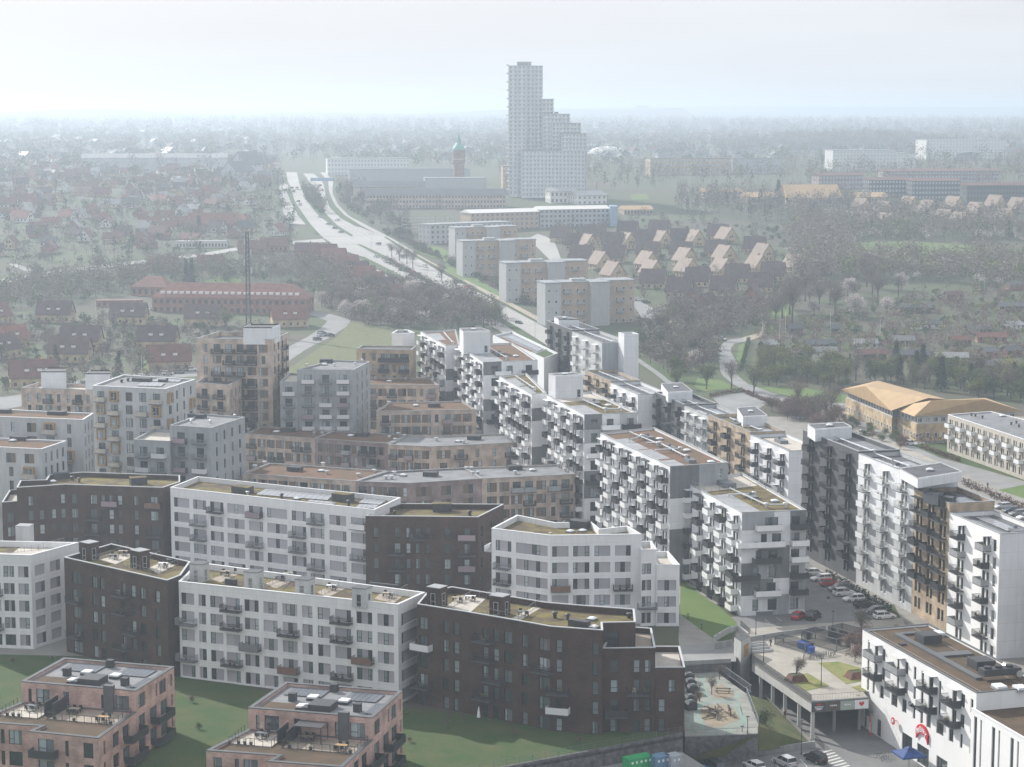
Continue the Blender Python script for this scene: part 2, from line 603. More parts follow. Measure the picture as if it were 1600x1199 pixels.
def balcony_meshes(w, d, kind, fine):
 key = ('bal', w, d, kind, fine)
 if key in CACHE:
  return CACHE[key]
 m, r = MB(), MB()
 slab = {'white': 'slab_grey', 'whites': 'slab_grey'}.get(kind, 'slab_dark')
 m.box(-w / 2, w / 2, -d, 0.01, -0.16, 0.0)
 hgt = 1.05
 x0, x1, y0 = -w / 2 + 0.03, w / 2 - 0.03, -d + 0.03
 sp = 0.13 if fine else 0.26
 bw = 0.014 if fine else 0.028
 mats = {'bars': 'rail_dark', 'steel': 'rail_steel', 'dark': 'rail_dark', 'white': 'rail_white', 'whites': 'rail_white', 'violet': 'violet_ribs', 'whiteribs': 'white_ribs',
   'copper': 'rail_copper', 'grey': 'rail_grey', 'palegrey': 'coping_grey', 'glass': 'pane_far', 'mixed': 'rail_dark', 'cream': 'terrace_stone', 'green': 'balcony_green', 'whitebars': 'rail_white'}
 rm = [mats.get(kind, 'rail_grey'), 'rail_dark']
 def bars(xa, xb, ya, yb, h0=0.05, h1=hgt, mi=0):
  L = math.hypot(xb - xa, yb - ya)
  n = max(2, int(L / sp))
  for i in range(n + 1):
   x, y = xa + (xb - xa) * i / n, ya + (yb - ya) * i / n
   r.box(x - bw, x + bw, y - bw, y + bw, h0, h1, mi)
  for z in (h0, h1):
   r.box(min(xa, xb) - bw, max(xa, xb) + bw, min(ya, yb) - bw, max(ya, yb) + bw, z - 0.03, z + 0.03, mi)
 def sheet(xa, xb, ya, yb, mi=0, h0=-0.14, h1=hgt):
  t = 0.025
  r.box(min(xa, xb) - t, max(xa, xb) + t, min(ya, yb) - t, max(ya, yb) + t, h0, h1, mi)
 if kind in ('bars', 'steel', 'whitebars'):
  bars(x0, x1, y0, y0)
  bars(x0, x0, y0, 0)
  bars(x1, x1, y0, 0)
 elif kind in ('white', 'dark', 'copper', 'violet', 'whiteribs', 'palegrey', 'cream', 'green', 'grey'):
  sheet(x0, x1, y0, y0)
  if kind in ('white', 'whiteribs', 'dark', 'palegrey', 'cream', 'green'):
   sheet(x0, x0, y0 + 0.03, 0)
   sheet(x1, x1, y0 + 0.03, 0)
  else:
   bars(x0, x0, y0 + 0.1, 0, mi=1)
   bars(x1, x1, y0 + 0.1, 0, mi=1)
 elif kind == 'mixed':       # dark bar front with solid near end
  bars(x0, x1, y0, y0)
  bars(x0, x0, y0, 0)
  sheet(x1, x1, y0, 0)
 elif kind == 'glass':
  sheet(x0, x1, y0, y0, 0, 0.08, 1.0)
  sheet(x0, x0, y0 + 0.03, 0, 0, 0.08, 1.0)
  sheet(x1, x1, y0 + 0.03, 0, 0, 0.08, 1.0)
  r.box(x0, x1, y0 - 0.04, y0 + 0.04, 1.0, 1.06, 1)
 elif kind == 'whites':      # white sheet front, bar sides
  sheet(x0, x1, y0, y0)
  bars(x0, x0, y0 + 0.1, 0)
  bars(x1, x1, y0 + 0.1, 0)
 CACHE[key] = (m.mesh('balcony', slab), r.mesh('railing', rm))
 return CACHE[key]
mat('balcony_green', (0.05, 0.10, 0.09), 0.5, var=0.05)

class Bld:
 def __init__(s, name, label, cat, pts, z0, z1, group=None, wall='white_render', roof='sedum_olive', coping='coping_white', parapet=0.7, pw=0.35, near=True, frame='frame_dark', pane='pane', root=None):
  s.pts = [Vector((p[0], p[1])) for p in pts]
  s.z0, s.z1, s.H = z0, z1, z1 - z0
  s.n = len(s.pts)
  s.wall, s.roofm, s.coping, s.parapet, s.pw, s.near = wall, roof, coping, parapet, pw, near
  s.frame, s.pane = frame, pane
  c = sum(s.pts, Vector((0, 0))) / s.n
  s.c = Vector((c.x, c.y, z0))
  if root is None:
   s.root = thing(name, label, cat, s.c, 0, group)
  else:                       # a further wing of a thing that stands already
   s.root = root
   s.c = Vector((root.location.x, root.location.y, z0))
  s.holes = {i: [] for i in range(s.n)}
  s.cuts = {i: ([], [], None) for i in range(s.n)}
  s.tops = {}
  s.wmat = {}
 def L(s, i):
  return (s.pts[(i + 1) % s.n] - s.pts[i]).length
 def M(s, i):
  p, qv = s.pts[i], s.pts[(i + 1) % s.n]
  d = (qv - p).normalized()
  return Matrix(((d.x, -d.y, 0, p.x - s.c.x), (d.y, d.x, 0, p.y - s.c.y), (0, 0, 1, 0), (0, 0, 0, 1)))
 def hole(s, i, x0, x1, z0, z1):
  s.holes[i].append((x0, x1, z0, z1))
 def window(s, i, x0, x1, z0, z1, hole=True, frame=None, pane=None, dy=0.11):
  if hole:
   s.hole(i, x0, x1, z0, z1)
  w, h = q(x1 - x0, 0.05), q(z1 - z0, 0.05)
  a, b = window_meshes(w, h, frame or s.frame, pane or s.pane, s.near)
  T = s.M(i) @ Matrix.Translation((x0, dy, z0)) @ Matrix.Diagonal(((x1 - x0) / w, 1, (z1 - z0) / h, 1))
  o = link('window', a, s.root, T)
  if b:
   link('pane', b, o)
  return o
 def panel(s, i, x0, x1, z0, z1, m='grey_cladding', hole=True, y=0.20):
  if hole:
   s.hole(i, x0, x1, z0, z1)
  w, h = q(x1 - x0, 0.1), q(z1 - z0, 0.1)
  key = ('pan', w, h, m)
  if key not in CACHE:
   b = MB()
   b.box(0, w, 0, 0.05, 0, h)
   CACHE[key] = b.mesh('panel', m)
  T = s.M(i) @ Matrix.Translation((x0, y, z0)) @ Matrix.Diagonal(((x1 - x0) / w, 1, (z1 - z0) / h, 1))
  return link('panel', CACHE[key], s.root, T)
 def balcony(s, i, xc, w, z, kind='bars', d=1.35):
  a, b = balcony_meshes(q(w, 0.2), q(d, 0.1), kind, s.near)
  o = link('balcony', a, s.root, s.M(i) @ Matrix.Translation((xc, 0, z)))
  link('railing', b, o)
  return o
 def canopy(s, i, xc, w, z, m='rail_white', d=1.3):
  key = ('can', q(w, 0.2), q(d), m)
  if key not in CACHE:
   b = MB()
   b.box(-w / 2, w / 2, -d, 0.01, 0, 0.07)
   CACHE[key] = b.mesh('canopy', m)
  return link('canopy', CACHE[key], s.root, s.M(i) @ Matrix.Translation((xc, 0, z)))
 def band(s, i, xcuts, zcuts, fn, mats):
  s.cuts[i] = (xcuts, zcuts, fn)
  s.wmat[i] = mats
 def cols(s, i, cols, floors, balc_w=None, win_w=0.85, pmat='grey_cladding', bd=1.35):
  """cols: (x0, x1, 'code code ...') as fractions of the wall when frac, floors: (sill, head) from the top floor down.
  w narrow window, W wide window, P panel, - nothing; '+kind' hangs a balcony in front"""
  Lm = s.L(i)
  for a, b, codes in cols:
   x0, x1 = a * Lm, b * Lm
   for (f0, f1), code in zip(floors, codes.split()):
    if code == '-':
     continue
    bal = None
    if '+' in code:
     code, bal = code.split('+')
    s.fill(i, x0, x1, f0, f1, code, win_w, pmat)
    if bal:
     s.balcony(i, (x0 + x1) / 2, balc_w or (x1 - x0 + 0.9), f0 - 0.12, {'b': 'bars', 's': 'steel', 'v': 'violet', 'c': 'copper', 'w': 'whiteribs', 'd': 'dark', 'g': 'palegrey', 'W': 'white', 'l': 'glass', 'k': 'grey'}[bal], bd)
 def fill(s, i, x0, x1, f0, f1, code, win_w=0.85, pmat='grey_cladding'):
  s.hole(i, x0, x1, f0, f1)
  fixed = sum({'w': win_w, 'W': win_w * 2}.get(c, 0) for c in code)
  npan = code.count('P')
  tot = x1 - x0
  k = 1.0
  if npan == 0:
   k = tot / max(fixed, 0.01)
   pw_ = 0
  else:
   if fixed > tot * 0.75:
    k = tot * 0.75 / fixed
   pw_ = (tot - fixed * k) / npan
  x = x0
  for c in code:
   if c == 'P':
    s.panel(i, x, x + pw_, f0, f1, pmat, hole=False)
    x += pw_
   else:
    ww = {'w': win_w, 'W': win_w * 2}[c] * k
    s.window(i, x, x + ww, f0, f1, hole=False)
    x += ww
 def build(s, skip=()):
  for i in range(s.n):
   if i in skip:
    continue
   Lm = s.L(i)
   top = s.tops.get(i, s.H)
   xc, zc, fn = s.cuts[i]
   hs = s.holes[i]
   m = MB()
   zs = sorted({0.0, top, *[round(h[2], 3) for h in hs], *[round(h[3], 3) for h in hs], *zc})
   zs = [z for z in zs if 0 <= z <= top + 1e-6]
   D = 0.27
   for za, zb in zip(zs, zs[1:]):
    if zb - za < 0.004:
     continue
    zm = (za + zb) / 2
    act = [h for h in hs if h[2] < zm < h[3]]
    xs = sorted({0.0, Lm, *[h[0] for h in act], *[h[1] for h in act], *xc})
    for xa, xb in zip(xs, xs[1:]):
     if xb - xa < 0.004:
      continue
     xm = (xa + xb) / 2
     if any(h[0] < xm < h[1] for h in act):
      continue
     m.quad((xa, 0, za), (xb, 0, za), (xb, 0, zb), (xa, 0, zb), fn(xm, zm) if fn else 0)
   for a, b, c, d in hs:
    m.quad((a, 0, c), (a, 0, d), (a, D, d), (a, D, c))
    m.quad((b, 0, d), (b, 0, c), (b, D, c), (b, D, d))
    m.quad((a, 0, d), (b, 0, d), (b, D, d), (a, D, d))
    m.quad((b, 0, c), (a, 0, c), (a, D, c), (b, D, c))
   link('wall', m.mesh('wall', s.wmat.get(i, s.wall)), s.root, s.M(i))
  s.cap()
 def cap(s):
  loc = [p - s.c.xy for p in s.pts]
  zr = s.H - s.parapet
  inn = offset(loc, s.pw)
  r = MB()
  r.prism(inn, zr - 0.15, zr)
  rf = link('roof', r.mesh('roof', s.roofm), s.root)
  out = offset(loc, -0.05)
  inn2 = offset(loc, s.pw + 0.03)
  m = MB()
  for a in range(s.n):
   b = (a + 1) % s.n
   O0, O1, I0, I1 = out[a], out[b], inn2[a], inn2[b]
   i0, i1 = inn[a], inn[b]
   h = s.H + 0.002
   m.quad((*O0, h + 0.06), (*O1, h + 0.06), (*I1, h + 0.06), (*I0, h + 0.06))
   m.quad((*O0, h - 0.06), (*O1, h - 0.06), (*O1, h + 0.06), (*O0, h + 0.06))
   m.quad((*I1, h - 0.06), (*I0, h - 0.06), (*I0, h + 0.06), (*I1, h + 0.06))
   if s.parapet > 0.1:
    m.quad((*i1, zr - 0.1), (*i0, zr - 0.1), (*i0, h), (*i1, h), 1)
  link('coping', m.mesh('coping', [s.coping, s.wall]), rf)
  s.rf, s.zr = rf, zr
 # things fixed on the roof; positions given in photo pixels at roof height
 def at(s, px, py):
  p = P(px, py, s.z0 + s.zr)
  return p - s.c
 def rz(s, i=0):
  d = s.pts[(i + 1) % s.n] - s.pts[i]
  return math.atan2(d.y, d.x)
 def rbox(s, px, py, w, d, h, m='plant_box', name='plant_housing', i=0, top=None):
  p = s.at(px, py)
  b = MB()
  b.box(-w / 2, w / 2, -d / 2, d / 2, 0, h)
  if top:
   b.box(-w / 2 - 0.06, w / 2 + 0.06, -d / 2 - 0.06, d / 2 + 0.06, h, h + 0.1, 1)
  o = link(name, b.mesh(name, [m, top] if top else m), s.root, Matrix.Translation((p.x, p.y, s.zr)) @ Matrix.Rotation(s.rz(i), 4, 'Z'))
  return o
 def dome(s, px, py, w=1.4, i=0):
  key = ('dome', w)
  if key not in CACHE:
   b = MB()
   b.box(-w / 2, w / 2, -w / 2, w / 2, 0, 0.3, 1)
   n = len(b.v)
   k = 5
   for a in range(k + 1):
    for c in range(k + 1):
     u, v = a / k * 2 - 1, c / k * 2 - 1
     b.v.append((u * w * 0.47, v * w * 0.47, 0.3 + 0.26 * (1 - u ** 4) * (1 - v ** 4)))
   for a in range(k):
    for c in range(k):
     b.f.append((n + a * (k + 1) + c, n + (a + 1) * (k + 1) + c, n + (a + 1) * (k + 1) + c + 1, n + a * (k + 1) + c + 1))
     b.m.append(0)
   CACHE[key] = b.mesh('skylight', ['skylight', 'rail_grey'])
  p = s.at(px, py)
  return link('skylight', CACHE[key], s.root, Matrix.Translation((p.x, p.y, s.zr)) @ Matrix.Rotation(s.rz(i), 4, 'Z'))
 def vent(s, px, py, h=0.9, r=0.22, cap='pipe_metal', name='roof_vent'):
  key = ('vent', h, r, cap)
  if key not in CACHE:
   b = MB()
   b.lathe([(r, 0), (r, h * 0.7), (r * 1.7, h * 0.72), (r * 1.7, h * 0.85), (r * 0.8, h), (0.01, h)], 10)
   CACHE[key] = b.mesh('roof_vent', cap)
  p = s.at(px, py)
  return link(name, CACHE[key], s.root, Matrix.Translation((p.x, p.y, s.zr)))
 def patch(s, pix, m, name, lift=0.02, th=0.0):
  pts = [s.at(*p) for p in pix]
  a = sum((pts[k].x * pts[(k + 1) % len(pts)].y - pts[(k + 1) % len(pts)].x * pts[k].y) for k in range(len(pts)))
  if a < 0:
   pts.reverse()
  b = MB()
  b.prism([(p.x, p.y) for p in pts], s.zr - 0.05, s.zr + lift + th)
  return link(name, b.mesh(name, m), s.root)
 def pipe(s, pix, r=0.18, z=0.6, m='pipe_metal', name='roof_duct'):
  b = MB()
  pts = [s.at(*p) for p in pix]
  for a, c in zip(pts, pts[1:]):
   b.tube((a.x, a.y, s.zr + z), (c.x, c.y, s.zr + z), r, k=8)
   n = max(1, int((c - a).length / 4))
   for j in range(n + 1):
    t = a.lerp(c, j / n)
    b.box(t.x - 0.06, t.x + 0.06, t.y - 0.06, t.y + 0.06, s.zr, s.zr + z)
  return link(name, b.mesh(name, m), s.root)
 def solar(s, pix, nx, ny, m='solar', tilt=0.12):
  """array of panels over a quad given as four roof pixels: near-left, near-right, far-right, far-left"""
  c = [s.at(*p) for p in pix]
  def bl(u, v):
   return c[0] * (1 - u) * (1 - v) + c[1] * u * (1 - v) + c[2] * u * v + c[3] * (1 - u) * v
  for a in range(nx):
   for b in range(ny):
    e = 0.03
    p = [bl((a + e) / nx, (b + e) / ny), bl((a + 1 - e) / nx, (b + e) / ny), bl((a + 1 - e) / nx, (b + 1 - e) / ny), bl((a + e) / nx, (b + 1 - e) / ny)]
    k = MB()
    z = s.zr + 0.12
    cen = (p[0] + p[2]) / 2
    q4 = [Vector((v.x - cen.x, v.y - cen.y, (0.06 if j < 2 else 0.06 + tilt))) for j, v in enumerate(p)]
    k.poly(q4)
    k.poly([v - Vector((0, 0, 0.06)) for v in reversed(q4)])
    for j in range(4):
     v0, v1 = q4[j], q4[(j + 1) % 4]
     dn = Vector((0, 0, 0.06))
     k.poly([v0 - dn, v1 - dn, v1, v0])
    link('solar_panel', k.mesh('solar_panel', m), s.root, Matrix.Translation((cen.x, cen.y, z)))
 def fence(s, pix, h=1.0, m='rail_steel', name='terrace_railing', glass=True):
  pts = [s.at(*p) for p in pix]
  b = MB()
  for a, c in zip(pts, pts[1:]):
   d = c - a
   n = max(1, int(d.length / 1.2))
   for j in range(n + 1):
    t = a.lerp(c, j / n)
    b.box(t.x - 0.025, t.x + 0.025, t.y - 0.025, t.y + 0.025, s.zr, s.zr + h)
   for z in ((h, 0.1) if glass else (h, h * 0.7, h * 0.4, 0.1)):
    b.tube((a.x, a.y, s.zr + z), (c.x, c.y, s.zr + z), 0.03, k=4)
  return link(name, b.mesh(name, m), s.root)

def pix(pts, z):
 return [P(x, y, z).xy for x, y in pts]

# ------------------------------------------------------------------ ground
mat('soil_green', (0.055, 0.078, 0.024), 0.95, scale=0.02, col2=(0.075, 0.064, 0.042), coords='World', detail=10, ramp=(0.40, 0.60))
mat('far_land', (0.080, 0.088, 0.055), 0.95, scale=0.004, col2=(0.055, 0.055, 0.045), coords='World', detail=12, ramp=(0.42, 0.58))
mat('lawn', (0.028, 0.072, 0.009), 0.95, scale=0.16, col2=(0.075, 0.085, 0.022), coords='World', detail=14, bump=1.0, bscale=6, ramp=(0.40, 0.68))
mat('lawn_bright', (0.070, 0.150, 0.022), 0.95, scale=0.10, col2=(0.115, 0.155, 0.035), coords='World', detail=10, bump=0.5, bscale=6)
mat('dry_grass', (0.145, 0.14, 0.055), 0.95, scale=0.35, col2=(0.07, 0.10, 0.025), coords='World', detail=10, bump=0.8, bscale=3)
mat('asphalt', (0.185, 0.185, 0.182), 0.9, var=0.10, scale=0.15, coords='World', detail=8)
mat('asphalt_old', (0.25, 0.25, 0.245), 0.9, var=0.10, scale=0.12, coords='World', detail=8)
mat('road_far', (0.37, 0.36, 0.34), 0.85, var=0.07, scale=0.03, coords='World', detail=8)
mat('paving', (0.27, 0.255, 0.23), 0.9, var=0.09, scale=0.25, coords='World', detail=8)
mat('paving_pale', (0.36, 0.335, 0.29), 0.9, var=0.08, scale=0.3, coords='World', detail=8)
mat('path_gravel', (0.36, 0.31, 0.24), 0.95, var=0.08, scale=0.3, coords='World')
mat('line_white', (0.62, 0.62, 0.60), 0.7, var=0.1, scale=2.0)
mat('mint_paint', (0.15, 0.38, 0.32), 0.7, var=0.06)
mat('rubber_ground', (0.27, 0.27, 0.24), 0.9, var=0.10, scale=0.5, coords='World')
mat('sand', (0.29, 0.235, 0.165), 0.95, var=0.10, scale=0.6, coords='World')
mat('stone_wall', (0.13, 0.125, 0.125), 0.9, var=0.25, scale=1.2, bump=0.8, bscale=2.5)
mat_render('cast_wall', (0.30, 0.305, 0.30), joint=0.3, jx=2.4, jz=6.0, dirt=0.25)
mat_render('pale_cast', (0.48, 0.48, 0.46), joint=0.2, jx=3.0, jz=8.0, dirt=0.15)

ZL = -6.3                                   # the street below the deck
HOLE = [P(560, 1245, 0).xy, P(1067, 1150, 0).xy, P(1066, 1040, 0).xy, P(1142, 1036, 0).xy, P(1152, 990, 0).xy, P(1405, 972, 0).xy, Vector((84, 318)), Vector((110, 296)), Vector((130, 200)), Vector((-24, 200))]
def flatsheet(name, outer, holes, z, m):
 """tessellated flat sheet with holes cut out"""
 loops = [[Vector((p[0], p[1], 0)) for p in outer]] + [[Vector((p[0], p[1], 0)) for p in h] for h in holes]
 vs = [v for l in loops for v in l]
 b = MB()
 b.v = [(v.x, v.y, z) for v in vs]
 for t in geometry.tessellate_polygon(loops):
  A, B, C = (vs[k] for k in t)
  t = tuple(t) if (B.x - A.x) * (C.y - A.y) - (B.y - A.y) * (C.x - A.x) > 0 else (t[0], t[2], t[1])
  b.f.append(t)
  b.m.append(0)
 return struct(link(name, b.mesh(name, m)))
flatsheet('ground', [(-1500, -400), (1500, -400), (1500, 880), (-1500, 880)], [HOLE], 0.0, 'soil_green')
b = MB()
ys = sorted({y for y, _ in TK if y >= 880})
def wx(y):
 return 1500 + (y - 880) * 0.42
for y0, y1 in zip(ys, ys[1:]):
 n = 8
 for k in range(n):
  f0, f1 = k / n * 2 - 1, (k + 1) / n * 2 - 1
  b.quad((f0 * wx(y0), y0, tz(y0)), (f1 * wx(y0), y0, tz(y0)), (f1 * wx(y1), y1, tz(y1)), (f0 * wx(y1), y1, tz(y1)), 0 if y1 < 2500 else 1)
struct(link('terrain', b.mesh('terrain', ['soil_green', 'far_land'])))
flatsheet('lower_ground', [(-70, 150), (170, 150), (170, 420), (-70, 420)], [], ZL, 'asphalt')

# long low hills on the horizon
def ridge(name, y, x0, x1, fn, depth, m, n=60):
 b = MB()
 rows = []
 for j, (fy, fh) in enumerate(((-depth, 0.0), (-depth * 0.5, 0.55), (0, 1.0), (depth * 0.6, 0.6), (depth, 0.0))):
  rows.append([(x0 + (x1 - x0) * i / n, y + fy, tz(y + fy) - 2 + fn(i / n) * fh) for i in range(n + 1)])
 for r0, r1 in zip(rows, rows[1:]):
  for i in range(n):
   b.quad(r0[i], r0[i + 1], r1[i + 1], r1[i])
 me = b.mesh(name, m)
 return struct(link(name, me))
mat('hill_land', (0.07, 0.075, 0.055), 0.95, var=0.3, scale=0.002, coords='World')
rr = random.Random(5)
def wav(seed, amp, base):
 r_ = random.Random(seed)
 ph = [(r_.uniform(0, 6.28), r_.uniform(1.2, 6.5) * (k + 1) * 0.7, amp / (k + 1.0)) for k in range(6)]
 return lambda t: max(0.0, base + sum(a * math.sin(t * f * 2 + p) for p, f, a in ph))
ridge('hill', 8600, -3600, 700, wav(3, 14, 34), 900, 'hill_land')
ridge('hill', 11800, -5200, 5200, wav(8, 12, 26), 1200, 'hill_land')
ridge('hill', 14200, -6400, 6400, wav(11, 10, 20), 1200, 'hill_land')

def sheet(name, pts, dz, m, sub=1):
 """a patch of ground outlined in photo pixels, laid on the terrain"""
 ps = [G(x, y) for x, y in pts]
 a = sum(ps[k].x * ps[(k + 1) % len(ps)].y - ps[(k + 1) % len(ps)].x * ps[k].y for k in range(len(ps)))
 if a < 0:
  ps.reverse()
 b = MB()
 b.v = [(p.x, p.y, p.z + dz) for p in ps]
 vs = [Vector((p.x, p.y, 0)) for p in ps]
 for t in geometry.tessellate_polygon([vs]):
  A, B, C = (vs[k] for k in t)
  t = tuple(t) if (B.x - A.x) * (C.y - A.y) - (B.y - A.y) * (C.x - A.x) > 0 else (t[0], t[2], t[1])
  b.f.append(t)
  b.m.append(0)
 return struct(link(name, b.mesh(name, m)))
def lerp2(a, b, t):
 return (a[0] + (b[0] - a[0]) * t, a[1] + (b[1] - a[1]) * t)
def resample(pts, n):
 d = [0]
 for a, b in zip(pts, pts[1:]):
  d.append(d[-1] + math.hypot(b[0] - a[0], b[1] - a[1]))
 out = []
 for k in range(n + 1):
  s = d[-1] * k / n
  j = 0
  while j < len(d) - 2 and d[j + 1] < s:
   j += 1
  out.append(lerp2(pts[j], pts[j + 1], (s - d[j]) / max(1e-6, d[j + 1] - d[j])))
 return out
def ribbon(name, left, right, dz, m, n=40):
 A, B = resample(left, n), resample(right, n)
 b = MB()
 for k in range(n):
  p0, p1, q0, q1 = G(*A[k], dz), G(*A[k + 1], dz), G(*B[k], dz), G(*B[k + 1], dz)
  b.quad(p0, q0, q1, p1) if (q0.x - p0.x) * (p1.y - p0.y) - (q0.y - p0.y) * (p1.x - p0.x) > 0 else b.quad(p0, p1, q1, q0)
 return struct(link(name, b.mesh(name, m)))

# near ground covers
def wpoly(name, pts, z, m):
 a = sum(pts[k][0] * pts[(k + 1) % len(pts)][1] - pts[(k + 1) % len(pts)][0] * pts[k][1] for k in range(len(pts)))
 pts = list(pts) if a > 0 else list(reversed(pts))
 return flatsheet(name, pts, [], z, m)
wpoly('courtyard_paving', [(-170, 362), (24, 345), (26, 392), (200, 392), (200, 640), (-170, 640)], 0.012, 'paving')
wpoly('courtyard_paving', [(74, 391.9), (71, 345), (84.5, 322), (111, 300), (200, 300), (200, 391.9)], 0.012, 'paving')
def hug(pts):
 return [P(x, y, 0).xy for x, y in pts]
wpoly('lawn', hug([(-60, 1020), (60, 1026), (290, 1052), (440, 1085), (655, 1110), (1064, 1148), (560, 1243), (300, 1290), (-200, 1290)]), 0.03, 'lawn')
wpoly('street', hug([(1000, 770), (1060, 762), (1200, 830), (1290, 900), (1420, 975), (1400, 990), (1150, 1000), (1140, 965), (1250, 950), (1250, 880)]), 0.030, 'asphalt')
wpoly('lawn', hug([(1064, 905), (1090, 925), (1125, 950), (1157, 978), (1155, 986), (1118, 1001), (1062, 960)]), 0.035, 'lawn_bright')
wpoly('footpath', hug([(1062, 960), (1118, 1001), (1160, 1010), (1150, 1030), (1066, 1036), (1060, 1000)]), 0.032, 'paving')
wpoly('parking_court', hug([(1150, 962), (1258, 955), (1288, 985), (1180, 992), (1152, 985)]), 0.036, 'asphalt')
wpoly('playground_street', hug([(1062, 1010), (1150, 1003), (1150, 1034), (1068, 1038)]), 0.04, 'asphalt_old')

# roads farther out
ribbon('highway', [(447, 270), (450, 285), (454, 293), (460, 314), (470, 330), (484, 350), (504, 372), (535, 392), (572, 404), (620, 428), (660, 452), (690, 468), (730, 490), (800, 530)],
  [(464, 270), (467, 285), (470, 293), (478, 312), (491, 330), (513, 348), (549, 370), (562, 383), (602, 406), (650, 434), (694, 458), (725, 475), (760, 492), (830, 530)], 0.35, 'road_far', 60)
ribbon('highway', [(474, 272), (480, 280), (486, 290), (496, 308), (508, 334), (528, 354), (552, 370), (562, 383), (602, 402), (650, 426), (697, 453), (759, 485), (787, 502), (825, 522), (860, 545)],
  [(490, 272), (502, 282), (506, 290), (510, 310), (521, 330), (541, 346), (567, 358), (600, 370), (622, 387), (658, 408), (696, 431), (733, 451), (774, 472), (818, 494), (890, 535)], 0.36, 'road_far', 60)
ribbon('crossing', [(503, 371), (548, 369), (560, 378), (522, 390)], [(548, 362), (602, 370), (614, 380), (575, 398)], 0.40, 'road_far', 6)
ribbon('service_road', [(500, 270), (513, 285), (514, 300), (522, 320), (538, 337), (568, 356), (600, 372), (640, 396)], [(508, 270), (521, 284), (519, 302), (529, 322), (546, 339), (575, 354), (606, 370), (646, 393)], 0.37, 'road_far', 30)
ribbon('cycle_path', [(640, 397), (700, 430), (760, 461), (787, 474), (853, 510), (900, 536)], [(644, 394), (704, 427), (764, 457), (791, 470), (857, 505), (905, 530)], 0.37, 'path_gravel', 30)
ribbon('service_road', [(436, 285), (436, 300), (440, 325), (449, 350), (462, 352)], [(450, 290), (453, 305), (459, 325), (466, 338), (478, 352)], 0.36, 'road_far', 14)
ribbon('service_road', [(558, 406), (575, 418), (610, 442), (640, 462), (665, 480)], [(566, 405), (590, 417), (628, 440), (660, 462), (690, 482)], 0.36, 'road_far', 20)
ribbon('verge', [(447, 299), (455, 318), (466, 338), (478, 352), (492, 366)], [(453, 298), (460, 316), (470, 332), (483, 349), (497, 366)], 0.45, 'lawn', 16)
ribbon('verge', [(472, 300), (480, 316), (494, 334), (516, 352), (549, 371)], [(484, 296), (492, 312), (504, 332), (522, 350), (552, 369)], 0.45, 'lawn', 16)
ribbon('verge', [(509, 306), (515, 325), (532, 342), (556, 355)], [(515, 304), (522, 321), (538, 338), (563, 356)], 0.45, 'lawn', 16)
ribbon('verge', [(557, 383), (600, 406), (650, 434), (694, 458), (740, 484)], [(563, 383), (606, 403), (652, 428), (698, 455), (750, 482)], 0.45, 'lawn', 20)
ribbon('verge', [(560, 405), (600, 428), (640, 452), (680, 475), (720, 500)], [(568, 402), (612, 424), (655, 450), (690, 470), (730, 494)], 0.45, 'lawn', 20)
ribbon('verge', [(600, 372), (645, 400), (700, 430), (760, 464), (850, 512)], [(603, 371), (652, 401), (704, 429), (764, 463), (855, 511)], 0.45, 'lawn', 20)
ribbon('verge', [(735, 478), (787, 500), (825, 522), (850, 540)], [(735, 485), (785, 507), (820, 530), (840, 546)], 0.42, 'lawn', 10)
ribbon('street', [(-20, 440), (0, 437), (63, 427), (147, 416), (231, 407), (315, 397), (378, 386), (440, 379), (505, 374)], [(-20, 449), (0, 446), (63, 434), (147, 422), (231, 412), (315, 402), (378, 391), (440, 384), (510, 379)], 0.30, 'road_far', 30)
ribbon('street', [(20, 412), (45, 420), (62, 430)], [(14, 414), (38, 424), (52, 434)], 0.32, 'road_far', 8)
ribbon('street', [(470, 490), (492, 494), (512, 502), (500, 514), (478, 528), (440, 548), (400, 566)], [(470, 482), (505, 488), (548, 500), (545, 508), (520, 525), (480, 545), (440, 572)], 0.02, 'asphalt_old', 24)
sheet('grass_bank', [(548, 503), (612, 512), (640, 540), (560, 572), (470, 600), (445, 580), (490, 550), (525, 528)], 0.016, 'dry_grass')
ribbon('street', [(-20, 622), (30, 618), (80, 602), (150, 588), (300, 578), (420, 566)], [(-20, 644), (40, 634), (100, 614), (170, 598), (310, 588), (440, 572)], 0.020, 'asphalt_old', 24)
ribbon('street', [(840, 366), (828, 372), (838, 386), (852, 400), (862, 410)], [(852, 370), (866, 378), (872, 392), (876, 404), (880, 412)], 0.20, 'road_far', 14)
ribbon('street', [(980, 462), (990, 478), (1000, 492), (1004, 508), (1004, 520)], [(990, 466), (1014, 478), (1034, 490), (1040, 500), (1030, 516)], 0.05, 'asphalt_old', 14)
ribbon('street', [(1160, 528), (1134, 532), (1121, 546), (1124, 566), (1126, 585), (1150, 604), (1200, 624), (1262, 637), (1330, 638)], [(1164, 534), (1146, 538), (1140, 548), (1152, 566), (1150, 585), (1168, 600), (1212, 616), (1266, 628), (1330, 631)], 0.03, 'asphalt_old', 30)
ribbon('footpath', [(1160, 528), (1186, 520), (1192, 510), (1180, 498)], [(1164, 534), (1200, 524), (1210, 514), (1196, 500)], 0.026, 'path_gravel', 10)
ribbon('footpath', [(985, 558), (1020, 582), (1040, 598), (1080, 612)], [(992, 556), (1030, 582), (1050, 598), (1090, 612)], 0.03, 'asphalt_old', 10)
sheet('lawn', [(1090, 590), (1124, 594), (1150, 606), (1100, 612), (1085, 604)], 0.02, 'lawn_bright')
sheet('lawn', [(985, 548), (1010, 562), (1060, 585), (1130, 592), (1120, 606), (1060, 606), (1000, 575)], 0.014, 'lawn')
